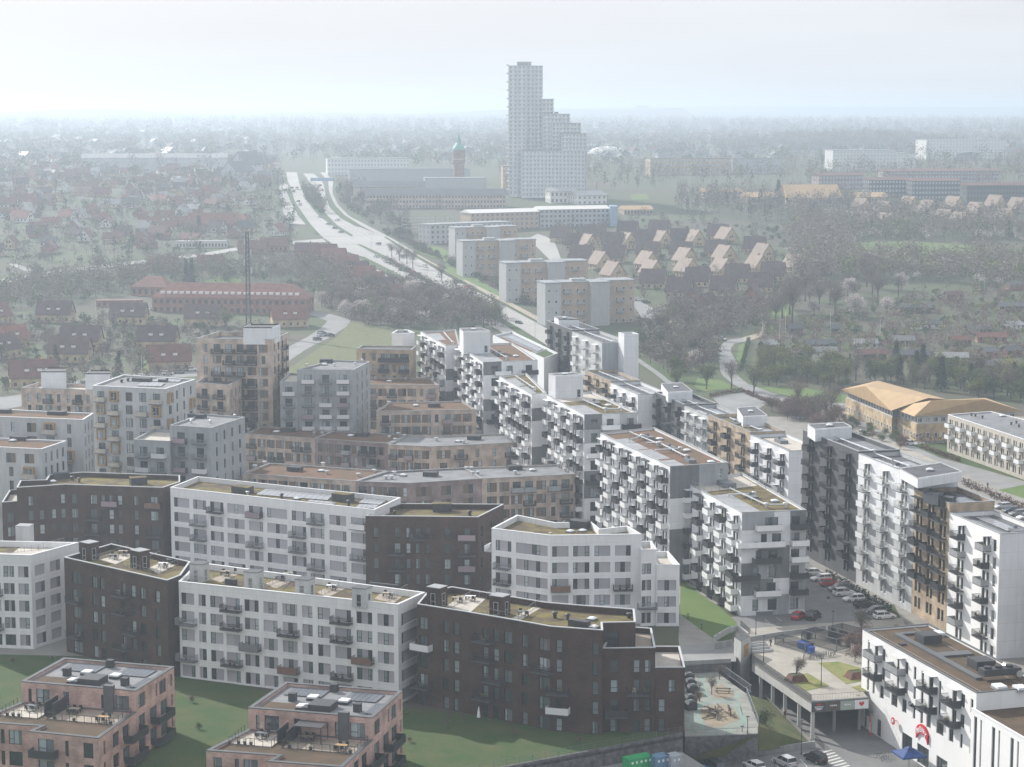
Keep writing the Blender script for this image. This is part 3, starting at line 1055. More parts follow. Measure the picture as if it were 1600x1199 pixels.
sheet('lawn', [(1183, 606), (1240, 604), (1324, 618), (1322, 630), (1262, 628), (1210, 614)], 0.02, 'lawn_bright')
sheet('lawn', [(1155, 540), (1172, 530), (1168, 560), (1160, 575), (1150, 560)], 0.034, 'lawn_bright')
sheet('hard_court', [(1112, 620), (1172, 612), (1200, 630), (1170, 648), (1130, 640)], 0.02, 'asphalt_old')
sheet('paving', [(1300, 636), (1500, 712), (1510, 735), (1330, 690), (1240, 640)], 0.018, 'paving_pale')
ribbon('street', [(1320, 662), (1400, 692), (1500, 738), (1620, 785), (1700, 820)], [(1330, 652), (1412, 680), (1510, 722), (1620, 764), (1700, 796)], 0.03, 'asphalt_old', 20)
sheet('lawn', [(1420, 694), (1480, 692), (1600, 738), (1600, 752), (1530, 732), (1470, 716)], 0.034, 'lawn')
sheet('lawn', [(1560, 766), (1600, 758), (1660, 776), (1640, 792)], 0.036, 'lawn_bright')
sheet('paving', [(1500, 745), (1600, 788), (1660, 812), (1640, 850), (1530, 800), (1490, 765)], 0.026, 'paving')
for pts in ([(650, 382), (690, 388), (715, 402), (722, 418), (690, 408), (650, 394)], [(700, 408), (730, 425), (760, 445), (800, 470), (790, 476), (740, 448), (690, 420)], [(1330, 380), (1420, 378), (1600, 390), (1600, 400), (1500, 398), (1340, 396)], [(1140, 478), (1230, 470), (1245, 492), (1200, 500)], [(215, 565), (240, 560), (250, 575), (225, 580)], [(985, 305), (1010, 303), (1015, 312), (988, 314)], [(200, 530), (260, 528), (262, 545), (205, 548)], [(320, 440), (345, 432), (380, 438), (372, 448), (325, 450)]):
 sheet('lawn', pts, 0.25 if pts[0][1] < 470 else 0.05, 'lawn_bright')

# painted lines of the highway
k = MB()
def dashes(pts, n, on, w_, dz=0.55):
 a = resample(pts, n)
 for j in range(n):
  if j % 2 < on:
   p, q_ = G(*a[j], dz), G(*a[j + 1], dz)
   d = (q_ - p).normalized()
   s_ = Vector((-d.y, d.x, 0)) * w_
   k.quad(p - s_, p + s_, q_ + s_, q_ - s_)
for pts in ([(459, 300), (474, 326), (497, 348), (528, 372), (592, 408), (640, 434), (690, 464)], [(464, 300), (480, 326), (505, 348), (540, 372), (600, 408), (650, 436), (700, 464)], [(495, 300), (512, 336), (545, 358), (590, 382), (670, 424), (745, 466), (830, 512)], [(502, 300), (516, 332), (552, 356), (598, 379), (680, 423), (755, 465), (840, 512)]):
 dashes(pts, 120, 1, 0.16)
for y0, x0, x1 in ((371, 505, 545), (384, 524, 556), (369, 556, 596), (381, 570, 600)):
 dashes([(x0, y0), (x1, y0 - 2)], 16, 1, 1.2)
struct(link('lane_marking', k.mesh('lane_marking', 'line_white')))

# ------------------------------------------------------------------ haze
b = MB()
b.box(-8200, 8200, -420, 15700, -9, 137)
hm = bpy.data.materials.new('haze_air')
hm.use_nodes = True
hn = hm.node_tree
hn.nodes.remove(hn.nodes['Principled BSDF'])
pv = hn.nodes.new('ShaderNodeVolumePrincipled')
pv.inputs['Color'].default_value = (0.69, 0.80, 0.92, 1)
pv.inputs['Density'].default_value = HAZE
pv.inputs['Anisotropy'].default_value = 0.42
hn.links.new(pv.outputs['Volume'], hn.nodes['Material Output'].inputs['Volume'])
MATS['haze_air'] = hm
hz = link('haze', b.mesh('haze', 'haze_air'))
hz['kind'] = 'stuff'
hz['label'] = 'pale spring haze thickening towards the horizon'
hz['category'] = 'haze'

# ------------------------------------------------------------------ front row of the housing estate
def fl(top, n, storey=3.1, sill=0.35, head=2.35, base=None):
 """(sill, head) of every storey from the top one down; top = floor height of the top storey"""
 return [(top - k * storey + sill, top - k * storey + head) for k in range(n)]
BROWN = dict(wall='brown_brick', coping='frame_pale', parapet=1.0, pw=0.24, pane='pane')
WHITE = dict(wall='white_render', coping='coping_white', parapet=1.0)
EST = 'apartment houses round the courtyards'

# white corner house at the frame's edge
b = Bld('apartment_house', 'white apartment house with grey infill panels, cut by the left frame edge, front row', 'building', pix([(-80, 864), (48, 868), (123, 848), (-80, 844)], 17), 0, 17, EST, roof='terrace_stone', **WHITE)
F5 = fl(12.6, 5)
b.cols(0, [(0.02, 0.12, 'wP Pw wPw Pw wP'), (0.16, 0.28, 'wPw Pw wPw wPw Pw+s'), (0.34, 0.46, 'Pw wP Pw wPw wPw'), (0.52, 0.62, 'Pw Pw+s wP Pw+s Pw'), (0.66, 0.79, 'wPw wPw wPw wPw w'), (0.84, 0.965, 'Pw Pw Pw Pw Pw')], F5)
b.cols(1, [(0.07, 0.28, 'P Pw Pw P Pw'), (0.38, 0.60, 'Pw Pw Pw P P'), (0.70, 0.93, 'P P P P P')], F5)
b.build()
b.rbox(39, 846, 2.6, 2.4, 3.0, 'concrete_light', 'stair_house', top='coping_grey')
b.fence([(5, 866), (60, 860), (100, 849)], 1.0)
b.patch([(-60, 862), (20, 864), (40, 848), (-60, 847)], 'sedum_olive', 'sedum_bed')

# dark brick house 1
b = Bld('apartment_house', 'dark brown brick house with roof terraces behind the left pink brick villa', 'building', pix([(100, 871), (261, 907), (282, 899), (297, 878), (174, 850)], 17), 0, 17, EST, roof='sedum_olive', **BROWN)
F = fl(12.4, 5)
b.cols(0, [(0.075, 0.165, 'W w+b W w+b w'), (0.275, 0.325, 'w w w w w'), (0.355, 0.400, 'w w w w w'), (0.565, 0.605, 'w+b w+b - w+b w'), (0.655, 0.700, 'w w w+b w w'), (0.745, 0.795, 'w w w w w'), (0.885, 0.930, 'w w w w w')], F, balc_w=3.4)
b.build()
def stairhouse(b, px, py, w=2.5, d=2.3, h=3.1, m='concrete_light'):
 o = b.rbox(px, py, w, d, h, m, 'stair_house', top='felt_dark' if m != 'brown_brick' else 'coping_grey')
 fa, pa = window_meshes(0.9, 2.1, 'frame_pale', 'pane', True)
 for T in (Matrix.Translation((-0.45, -d / 2 - 0.12, 0.1)), Matrix.Translation((w / 2 + 0.12, -0.45, 0.1)) @ Matrix.Rotation(math.pi / 2, 4, 'Z')):
  link('glass_door', fa, o, T)
  link('pane', pa, o, T)
 return o
stairhouse(b, 140, 874, m='brown_brick')
stairhouse(b, 219, 887, m='brown_brick')
b.patch([(156, 875), (205, 862), (216, 866), (180, 882)], 'terrace_stone', 'terrace_deck')
b.patch([(232, 888), (266, 873), (285, 878), (248, 897)], 'terrace_stone', 'terrace_deck')
b.fence([(145, 878), (200, 861)])
b.fence([(192, 886), (240, 899), (283, 881)])
b.fence([(225, 882), (250, 869)])

# white long house in front
FW = fl(12.35, 5)
b = Bld('apartment_house', 'long white grid-fronted apartment house with four grey stair houses on its terraced roof', 'building', pix([(279, 909), (622, 945), (664, 926), (310, 879)], 16.5), 0, 16.5, EST, roof='sedum_olive', **WHITE)
C = [(52, 137, 'wP wP+s wP wP+s Pw'), (165, 212, 'Pw Pw Pw Pw Pw'), (240, 322, 'wP wP wP wP wP'), (342, 430, 'Pw+b Pw+b PP Pw+b Pw'), (460, 550, 'wPw wPw wPw+k wPw wPw'), (580, 668, 'PwP Pw PwP PwP Pw'),
  (700, 792, 'PWP PwP+b PwP PwP+c Pw'), (822, 886, 'Pw Pw Pw Pw Pw'), (918, 995, 'wP wP wP wP wP'), (1025, 1122, 'Pw+b Pw+b Pw Pw+b Pw'), (1155, 1250, 'wPw wPw wPw+c wPw wPw'), (1282, 1380, 'PwP PwP PwP PwP PwP')]
b.cols(0, [((x0 - 38) / 1368, (x1 - 38) / 1368, c) for x0, x1, c in C], FW, balc_w=3.5)
b.cols(1, [(0.12, 0.78, 'wP wP wP wP wP')], FW)
b.build()
for x, y in ((312, 908), (397, 921), (477, 933), (566, 947)):
 stairhouse(b, x, y)
for pts in ([(330, 905), (372, 888), (385, 892), (345, 910)], [(415, 912), (452, 897), (470, 902), (430, 920)], [(495, 926), (530, 908), (552, 914), (512, 934)], [(585, 936), (605, 917), (640, 923), (615, 943)]):
 b.patch(pts, 'timber_deck', 'terrace_deck')
for f in ([(315, 911), (370, 889)], [(410, 921), (452, 900)], [(497, 934), (540, 913)], [(440, 924), (458, 904)], [(600, 945), (636, 922)], [(290, 910), (318, 912)], [(372, 916), (440, 926)]):
 b.fence(f)
b.rbox(361, 914, 2.2, 0.5, 1.0, 'plant_box', 'planter')
b.rbox(600, 923, 5.5, 0.5, 1.2, 'plant_box', 'planter')

# dark brick house 2 with stepped end
b = Bld('apartment_house', 'dark brown brick house with bent front stepping down beside the playground', 'building', pix([(652, 944), (722, 955), (810, 970), (860, 979), (942, 985), (941, 973), (993, 972), (991, 952), (898, 945), (852, 941), (706, 917), (668, 925)], 16.5), -0.5, 16.5, EST, roof='sedum_olive', **BROWN)
root = b.root
FB = fl(12.6, 5)
xs = [40, 300, 620, 800, 1100]
W2 = [(52, 100, 'W w+w w w+b w'), (190, 222, 'w W w W w'), (250, 282, 'w w w w w'), (418, 450, 'w+b w+b w w+b w'), (478, 510, 'w w w+b w w'), (540, 585, 'w w w w w'), (640, 672, 'w w w w w'), (735, 798, 'W w+b w W w'), (833, 868, 'w w w+b w+w w'), (1040, 1076, 'w w w w w')]
for k in range(4):
 sel = [(x0, x1, c) for x0, x1, c in W2 if xs[k] <= (x0 + x1) / 2 < xs[k + 1]]
 b.cols(k, [((x0 - xs[k]) / (xs[k + 1] - xs[k]), (x1 - xs[k]) / (xs[k + 1] - xs[k]), c) for x0, x1, c in sel if x1 < xs[k + 1] and x0 > xs[k]], FB, balc_w=3.5)
b.window(5, 0.6, 2.6, 13.2, 15.4)
b.build()
stairhouse(b, 683, 946, m='brown_brick')
stairhouse(b, 781, 960, m='brown_brick')
b.patch([(697, 948), (725, 928), (760, 935), (735, 957)], 'terrace_stone', 'terrace_deck')
b.patch([(800, 966), (835, 948), (845, 950), (812, 970)], 'terrace_stone', 'terrace_deck')
b.fence([(700, 953), (738, 932), (760, 936)])
b.fence([(810, 968), (850, 942)], 1.1)
b.fence([(752, 958), (800, 968)])
b.rbox(905, 979, 3.4, 1.2, 1.0)
b.dome(925, 969)
b.dome(928, 982, 1.3)
b.vent(867, 966, 1.1, 0.3, 'plant_box')
b.vent(887, 969, 1.1, 0.25, 'plant_box')
b.vent(983, 966, 0.9, 0.3, 'plant_box')
t2 = Bld('', '', '', pix([(942, 1013), (1024, 1012), (1018, 982), (958, 978)], 13.3), -0.5, 13.3, root=root, roof='timber_deck', **{**BROWN, 'parapet': 0.9})
t2.cols(0, [(0.15, 0.30, '- w W w w'), (0.59, 0.71, '- w w+b w w'), (0.80, 0.92, '- w w w W')], FB, balc_w=3.4)
t2.balcony(0, 2.0, 3.4, 3.2, 'dark')
t2.build()
t3 = Bld('', '', '', pix([(1024, 1043), (1070, 1043), (1062, 1010), (1020, 1010)], 10.2), -0.5, 10.2, root=root, roof='terrace_stone', **{**BROWN, 'parapet': 0.9})
t3.cols(0, [(0.12, 0.34, '- - - w w'), (0.45, 0.68, '- - w - -')], FB)
t3.build()

# ------------------------------------------------------------------ second row
b = Bld('apartment_house', 'dark brown brick house with bent olive roof, left end of the second row', 'building', pix([(26, 762), (103, 757), (254, 762), (281, 753), (281, 743), (131, 738), (77, 742), (72, 750), (32, 751)], 17), 0, 17, EST, roof='sedum_olive', **BROWN)
F = fl(12.6, 5)
b.cols(0, [(0.23, 0.33, 'w w w w w'), (0.45, 0.55, '- w w w w'), (0.70, 0.79, '- w w w w'), (0.89, 0.985, 'W w w w w')], F)
b.cols(1, [(0.05, 0.12, 'w W W w w'), (0.25, 0.32, 'W w+b w+b w w'), (0.36, 0.40, 'w w w w w'), (0.44, 0.49, 'w+v w w w w'), (0.53, 0.58, 'w W w w w'), (0.70, 0.745, 'w w w w w'), (0.87, 0.95, 'w+c W w+b W w')], F, balc_w=3.4)
b.build()
b.rbox(95, 748, 3.4, 1.8, 1.3)
b.rbox(216, 757, 3.4, 2.2, 1.5, top='sedum_olive')
b.dome(84, 746), b.dome(83, 754), b.vent(124, 754, 1.1, 0.25, 'plant_box'), b.vent(113, 751, 1.0, 0.3, 'plant_box'), b.vent(38, 757, 0.8, 0.3, 'plant_box')
t = Bld('', '', '', pix([(3, 785), (30, 783), (40, 764), (15, 766)], 14), 0, 14, root=b.root, roof='terrace_stone', **BROWN)
t.cols(0, [(0.3, 0.7, 'w w w')], fl(9.3, 3))
t.build()

b = Bld('apartment_house', 'long white grid-fronted apartment house with pale solar panels, in the second row', 'building', pix([(266, 762), (585, 797), (626, 778), (309, 745)], 17), 0, 17, EST, roof='sedum_olive', **WHITE)
C = [(48, 155, 'wP wP wP wP wP'), (182, 270, 'wPw wP+s wP+s wPw wP'), (298, 388, 'wPw+b wPw wPw wP wPw'), (414, 530, 'PwP PwP PwP PwP Pw'), (560, 652, 'wPw+v Pw PwP+s PwP wP'), (680, 812, 'wP PwP PwP wP wP'),
  (842, 935, 'wPw wPw+s wPw+s wPw wPw'), (962, 1052, 'wPw+s wPw wPw wPw+s wPw'), (1085, 1192, 'PwP Pw PwP Pw Pw'), (1222, 1340, 'Pww+w Pww Pww+s Pww Pw')]
b.cols(0, [((x0 - 25) / 1345, (x1 - 25) / 1345, c) for x0, x1, c in C], FW := fl(12.7, 5), balc_w=3.5)
b.build()
b.rbox(379, 770, 4.0, 2.4, 1.3, top='sedum_olive')
b.rbox(536, 783, 4.0, 2.4, 1.5, top='sedum_olive')
b.dome(559, 777), b.dome(464, 781, 1.2)
b.vent(387, 774, 0.9, 0.25), b.vent(440, 779, 1.1, 0.28, 'plant_box'), b.vent(545, 791, 1.3, 0.28, 'plant_box')
b.solar([(400, 774), (512, 783), (520, 776), (415, 766)], 12, 3, 'solar_pale')
b.solar([(480, 785), (522, 790), (526, 787), (484, 783)], 5, 1, 'solar_pale')
b.solar([(560, 787), (594, 790), (612, 780), (575, 777)], 5, 3, 'solar_pale')
b.solar([(556, 794), (586, 796), (592, 791), (562, 790)], 4, 1, 'solar_pale')

b = Bld('apartment_house', 'dark brown brick house with olive roof between the two white ones, second row', 'building', pix([(571, 806), (747, 808), (787, 788), (626, 787)], 16), 0, 16, EST, roof='sedum_olive', **BROWN)
F = fl(11.3, 5)
b.cols(0, [(0.07, 0.115, 'w w W w w'), (0.255, 0.310, 'W w+b w+b W w'), (0.36, 0.40, 'w w w w w'), (0.445, 0.485, 'w+b w w w w'), (0.53, 0.575, 'w W w w w'), (0.70, 0.76, 'W w W w w'), (0.875, 0.93, 'w+v w+b w+v w w')], F, balc_w=3.4)
b.cols(1, [(0.10, 0.18, 'w w w w w'), (0.45, 0.54, 'w w w w w')], F)
b.build()
b.rbox(691, 799, 3.6, 2.2, 1.6, top='sedum_olive')
b.vent(617, 805, 1.0, 0.3, 'plant_box'), b.vent(734, 806, 1.1, 0.3, 'plant_box')

b = Bld('apartment_house', 'white apartment house with bent front and sedum roof stepping down beside the lawn', 'building', pix([(768, 826), (860, 837), (1002, 835), (980, 822), (937, 827), (924, 816), (868, 817), (808, 805)], 17), 0, 17, EST, roof='sedum_olive', **WHITE)
root = b.root
F = fl(12.6, 5)
b.cols(0, [(0.07, 0.34, 'wPw wPw+s wPw+b wPw wPw'), (0.42, 0.955, 'PPwwP PwPwP PwPwP PwPwP PwPwP')], F, balc_w=3.3)
b.cols(1, [(0.02, 0.20, 'wP wP wP+c PPP wP'), (0.25, 0.43, 'wPw wPw wPw PwwP wPw'), (0.485, 0.66, 'wP wP wP PwP wP'), (0.71, 0.885, 'Pw PwP Pw+b PwP Pw')], F, balc_w=3.5)
b.build()
b.balcony(7, 12.5, 3.2, 12.6, 'whites')
b.rbox(906, 825, 3.6, 2.2, 1.5)
b.dome(891, 832), b.dome(910, 831), b.dome(917, 820)
b.vent(883, 823, 1.2, 0.3, 'plant_box'), b.vent(860, 836, 0.5, 0.2), b.vent(980, 827, 0.9, 0.3, 'plant_box')
t2 = Bld('', '', '', pix([(1002, 860), (1026, 859), (1018, 846), (995, 846)], 14.4), 0, 14.4, root=root, roof='terrace_stone', **WHITE)
t2.cols(0, [(-0.40, 0.62, '- wPw wPw wPw+s wPw')] if False else [(0.05, 0.66, '- wPw wPw wPw+s wPw')], F, balc_w=3.5)
t2.build()
t3 = Bld('', '', '', pix([(1026, 883), (1062, 883), (1044, 862), (1014, 862)], 11.6), 0, 11.6, root=root, roof='terrace_stone', **WHITE)
t3.cols(0, [(0.04, 0.86, '- - PwP PwP PwP')], F)
t3.build()

# ------------------------------------------------------------------ pink brick villas
def villa(label, up, notch_dx=None, lowpix=None, lowshift=None):
 U = pix(up, 10.3)
 lab = label
 b = Bld('brick_villa', lab, 'building', U, 0, 10.3, 'pink brick villas on the lawn', wall='pink_brick', roof='felt_grey', coping='coping_dark', parapet=0.45, pw=0.55)
 R3 = fl(6.95, 3, 3.2, 0.35, 2.5)
 # upper front: terrace doors
 for a, c, k in ((0.06, 0.09, 2.2), (0.13, 0.25, 2.3), (0.37, 0.42, 2.2), (0.70, 0.74, 2.2), (0.82, 0.94, 2.3)):
  b.window(0, a * b.L(0), c * b.L(0), 7.2, 7.2 + k - 0.1)
 # right side
 for (f0, f1) in R3[:1]:
  b.window(1, 0.06 * b.L(1), 0.24 * b.L(1), f0, f1)
  b.window(1, 0.50 * b.L(1), 0.55 * b.L(1), f0 + 0.2, f1)
  b.window(1, 0.60 * b.L(1), 0.78 * b.L(1), f0, f1)
  b.window(1, 0.90 * b.L(1), 0.945 * b.L(1), f0 + 0.2, f1)
 for j, (f0, f1) in enumerate(R3[1:]):
  b.window(1, 0.05 * b.L(1), 0.22 * b.L(1), f0, f1)
  b.window(1, 0.34 * b.L(1), 0.52 * b.L(1), f0 - 0.2, f1)
  b.window(1, 0.62 * b.L(1), 0.80 * b.L(1), f0 - 0.2, f1)
  b.window(1, 0.91 * b.L(1), 0.955 * b.L(1), f0 + 0.2, f1)
  b.balcony(1, 0.57 * b.L(1), 5.6, f0 - 0.25, 'dark', 1.5)
 for e in (2, 3):
  for (f0, f1) in R3:
   for a in (0.12, 0.42, 0.72):
    b.window(e, a * b.L(e), (a + 0.12) * b.L(e), f0, f1)
 b.build()
 fl0, fr0 = U[0], U[1]
 if lowpix:
  lp = pix(lowpix, 7.1)
  villa.shift = [p - fl0 for p in lp]
 else:
  lp = [fl0 + v for v in villa.shift]
  lp[-1] = P(154, 1154, 7.1).xy
 low = Bld('', '', '', lp + [fr0 + Vector((0, 0.12)), fl0 + Vector((0, 0.12))], 0, 7.1, root=b.root, wall='pink_brick', roof='sedum_brown', coping='coping_dark', parapet=0.35, pw=0.55)
 for j, (f0, f1) in enumerate(R3[1:]):
  for a, c in ((0.10, 0.22), (0.40, 0.46), (0.52, 0.72), (0.88, 0.93)):
   low.window(0, a * low.L(0), c * low.L(0), f0, f1)
  Lc = low.L(2)
  for a, c in ((0.13, 0.36), (0.52, 0.57), (0.78, 0.92)):
   low.window(2, a * Lc, c * Lc, f0 - 0.1, f1)
  low.balcony(2, 0.24 * Lc, 4.0, f0 - 0.25, 'dark', 1.5)
  Ls = low.L(3)
  for a, c in ((0.12, 0.17), (0.36, 0.52), (0.62, 0.80)):
   low.window(3, a * Ls, c * Ls, f0, f1)
  low.balcony(3, 0.86 * Ls, 5.6, f0 - 0.25, 'dark', 1.5)
 low.build(skip=(4,))
 # chimney on the terrace front, roof gear in the roof's own axes
 L0, L1 = b.L(0), b.L(1)
 R0 = b.M(0)
 def roofpart(name, m, x0, x1, y0, y1, z0, z1, mi=None):
  k = MB()
  k.box(x0 * L0, x1 * L0, y0 * L1, y1 * L1, z0, z1)
  return link(name, k.mesh(name, m), b.root, R0)
 k = MB()
 k.box(0.735 * L0, 0.815 * L0, -0.55, 0.25, 4.0, 10.9)
 link('chimney', k.mesh('chimney', 'slab_dark'), b.root, R0)
 zr = b.zr
 roofpart('sedum_bed', 'sedum_brown', 0.06, 0.40, 0.10, 0.36, zr - 0.02, zr + 0.04)
 roofpart('plant_housing', 'plant_box', 0.44, 0.62, 0.14, 0.38, zr, zr + 1.0)
 roofpart('plant_housing', 'plant_box', 0.40, 0.45, 0.10, 0.22, zr, zr + 0.7)
 for x, y in ((0.20, 0.42), (0.42, 0.86), (0.78, 0.24)):
  roofpart('chimney', 'plant_box', x, x + 0.055, y, y + 0.07, zr, zr + 1.2)
 for x, y in ((0.33, 0.50), (0.34, 0.16), (0.60, 0.46)):
  roofpart('skylight', 'skylight', x, x + 0.075, y, y + 0.11, zr + 0.35, zr + 0.6)
  roofpart('skylight_kerb', 'plant_box', x - 0.004, x + 0.079, y - 0.006, y + 0.116, zr, zr + 0.35)
 for a in range(7):
  roofpart('solar_panel', 'solar', 0.10 + a * 0.045, 0.142 + a * 0.045, 0.62, 0.90, zr + 0.10, zr + 0.16)
 for a in range(6):
  roofpart('solar_panel', 'solar', 0.60 + a * 0.045, 0.642 + a * 0.045, 0.60, 0.90, zr + 0.10, zr + 0.16)
 for a in range(4):
  roofpart('solar_panel', 'solar', 0.88 + a * 0.0225, 0.90 + a * 0.0225, 0.20, 0.58, zr + 0.10, zr + 0.16)
 # the two terraces on the lower roof
 zt = 7.1 - 0.35
 def terr(x0, x1, y0, y1, m='terrace_stone'):
  k = MB()
  k.box(x0 * L0, x1 * L0, y0, y1, zt - 0.05, zt + 0.06)
  link('terrace_deck', k.mesh('terrace_deck', m), b.root, R0)
  k = MB()
  for (xa, ya, xb, yb) in ((x0 * L0, y0, x1 * L0, y0), (x0 * L0, y0, x0 * L0, y1 - 0.5), (x1 * L0, y0, x1 * L0, y1 - 0.5)):
   n = max(1, int(math.hypot(xb - xa, yb - ya) / 1.1))
   for i in range(n + 1):
    xx, yy = xa + (xb - xa) * i / n, ya + (yb - ya) * i / n
    k.box(xx - 0.03, xx + 0.03, yy - 0.03, yy + 0.03, zt, zt + 1.1)
   k.tube((xa, ya, zt + 1.1), (xb, yb, zt + 1.1), 0.035, k=4)
   k.tube((xa, ya, zt + 0.12), (xb, yb, zt + 0.12), 0.05, k=4)
  link('terrace_railing', k.mesh('terrace_railing', 'rail_dark'), b.root, R0)
 terr(-0.02, 0.32, -6.2, -0.1)
 terr(0.40, 0.97, -6.0, -0.1, 'timber_deck')
 for x in (0.325, 0.40):
  k = MB()
  k.box(x * L0, x * L0 + 0.12, -4.4, -0.2, zt, zt + 2.0)
  link('privacy_screen', k.mesh('privacy_screen', 'plant_box'), b.root, R0)
 return b, R0, L0, zt
villa2 = villa('pink brick villa with a pergola on its terrace, before the long white house', [(388, 1106), (582, 1122), (629, 1080), (446, 1066)], lowpix=[(322, 1173), (434, 1181), (418, 1190), (536, 1199)])
villa1 = villa('pink brick villa in the lower left corner, before the dark brick house', [(33, 1065), (212, 1080), (272, 1042), (100, 1028)])

# ------------------------------------------------------------------ right estate: terraces of balconied blocks
def bay_front(b, i, nf, st, top, bays, kinds, seed, win='wPw', pm=None, bw=3.3, canopies=('rail_white', 'rail_dark'), bd=1.5, wall_gap=0.14, ground_plain=0, pane='pane_dark', skip_bal=0.0, panels=False):
 """facade of regular bays: two tall windows a floor, a balcony hung on most, thin roofs over the top ones"""
 r_ = random.Random(seed)
 Lm = b.L(i)
 wbay = Lm / bays
 for k in range(bays):
  x0 = (k + 0.5) * wbay
  for f in range(nf):
   z = top - f * st
   b.window(i, x0 - 1.35, x0 - 0.15, z + 0.15, z + 2.35, pane=pane)
   b.window(i, x0 + 0.25, x0 + 1.25, z + 0.15, z + 2.35, pane=pane)
   if f >= nf - ground_plain or r_.random() < skip_bal:
    continue
   kd = kinds(k, f, r_)
   if kd:
    b.balcony(i, x0 + r_.choice((-0.25, 0, 0.25)), bw, z + 0.02, kd, bd)
  if canopies:
   b.canopy(i, x0, bw, top + 2.6, canopies[k % len(canopies)], bd * 0.9)
def wd(k, f, r_):
 return ('white' if (k + (f // 2)) % 2 == 0 else 'dark') if r_.random() < 0.93 else ('dark' if (k + f // 2) % 2 == 0 else 'white')
def endwall(b, i, nf, st, top, seq, wins=True, seed=0):
 """gable wall in storey-high colour fields"""
 names = ['concrete', 'white_panel', 'concrete_dark', 'concrete_light']
 r_ = random.Random(seed)
 Lm = b.L(i)
 def fn(x, z):
  k = int(max(0, math.floor((top + st - z) / st)))
  k = min(k, len(seq) - 1)
  row = seq[k]
  return row[min(len(row) - 1, int(x / Lm * len(row)))]
 zc = [top - k * st for k in range(-1, nf + 1)]
 xc = sorted({Lm * j / len(r__) for r__ in seq for j in range(1, len(r__))})
 b.band(i, xc, [z for z in zc if 0 < z < b.H], fn, names)
GST = dict(wall='white_panel', coping='coping_grey', parapet=0.45, pw=0.3, near=True)
def roofgear(b, e, domes=(), boxes=(), pipes=(), felt=(), sol=()):
 """e: roof spread by (u along the left front, v across); places gear by these shares"""
 p = b.pts
 def uv(u, v):
  a = p[0].lerp(p[1], u)
  c = p[3].lerp(p[2], u)
  return a.lerp(c, v) - b.c.xy
 ang = b.rz(0)
 def put(name, mb, m, x, z=0, rz=ang):
  return link(name, mb.mesh(name, m), b.root, Matrix.Translation((x.x, x.y, b.zr + z)) @ Matrix.Rotation(rz, 4, 'Z'))
 for u0, u1, v0, v1, m in felt:
  k = MB()
  k.prism([uv(u0, v0), uv(u1, v0), uv(u1, v1), uv(u0, v1)], b.zr - 0.05, b.zr + 0.03)
  link('roof_field', k.mesh('roof_field', m), b.root)
 for u, v in domes:
  x = uv(u, v)
  key = ('dome', 1.5)
  if key not in CACHE:
   b.dome(0, 900, 1.5).location = (x.x, x.y, b.zr)
  else:
   link('skylight', CACHE[key], b.root, Matrix.Translation((x.x, x.y, b.zr)) @ Matrix.Rotation(ang, 4, 'Z'))
 for u, v, w_, d_, h_ in boxes:
  k = MB()
  k.box(-w_ / 2, w_ / 2, -d_ / 2, d_ / 2, 0, h_)
  k.box(-w_ / 2 + 0.3, -w_ / 2 + 0.8, -0.3, 0.3, h_, h_ + 0.5)
  put('plant_housing', k, 'rail_grey', uv(u, v))
 for pts in pipes:
  k = MB()
  q_ = [uv(*t) for t in pts]
  for a, c in zip(q_, q_[1:]):
   k.tube((a.x, a.y, b.zr + 0.7), (c.x, c.y, b.zr + 0.7), 0.17, k=8)
   n = max(1, int((c - a).length / 3.5))
   for j in range(n + 1):
    t = a.lerp(c, j / n)
    k.box(t.x - 0.07, t.x + 0.07, t.y - 0.07, t.y + 0.07, b.zr, b.zr + 0.7)
  link('roof_duct', k.mesh('roof_duct', 'pipe_metal'), b.root)
  for t in q_[1:]:
   k = MB()
   k.lathe([(0.32, 0), (0.32, 0.8), (0.5, 0.82), (0.5, 1.0), (0.3, 1.15), (0.01, 1.15)], 10)
   put('roof_fan', k, 'pipe_metal', t)
 for u0, u1, v0, v1, nu in sol:
  for j in range(nu):
   ua, ub = u0 + (u1 - u0) * (j + 0.03) / nu, u0 + (u1 - u0) * (j + 0.97) / nu
   k = MB()
   k.prism([uv(ua, v0), uv(ub, v0), uv(ub, v1), uv(ua, v1)], b.zr + 0.1, b.zr + 0.16)
   link('solar_panel', k.mesh('solar_panel', 'solar_pale'), b.root)
def penthouse(b, pts, h, m='white_panel', name='stair_tower', dome=True, win=True):
 """stair and lift house standing on the roof, outline in photo pixels at the height of its top"""
 loc = [P(x, y, b.z0 + b.zr + h).xy - b.c.xy for x, y in pts]
 k = MB()
 k.prism(loc, b.zr - 0.1, b.zr + h, 0, 1)
 for j in range(len(loc)):
  a, c = loc[j], loc[(j + 1) % len(loc)]
  k.quad((*a, b.zr + h), (*c, b.zr + h), (*c, b.zr + h + 0.25), (*a, b.zr + h + 0.25), 0)
  k.quad((*c, b.zr + h), (*a, b.zr + h), (*a, b.zr + h + 0.25), (*c, b.zr + h + 0.25), 0)
 o = link(name, k.mesh(name, [m, 'felt_dark']), b.root)
 c = sum(loc, Vector((0, 0))) / len(loc)
 if dome:
  if ('dome', 1.5) not in CACHE:
   b.dome(0, 900, 1.5)
  link('skylight', CACHE[('dome', 1.5)], o, Matrix.Translation((c.x, c.y, b.zr + h)))
 if win:
  a, e = loc[0], loc[1]
  t = a.lerp(e, 0.78)
  fa, pa = window_meshes(0.9, 1.9, 'frame_pale', 'pane_dark', False)
  d = (e - a).normalized()
  link('window', fa, o, Matrix(((d.x, -d.y, 0, t.x + d.y * 0.13), (d.y, d.x, 0, t.y - d.x * 0.13), (0, 0, 1, b.zr + 0.3), (0, 0, 0, 1))))
 return o
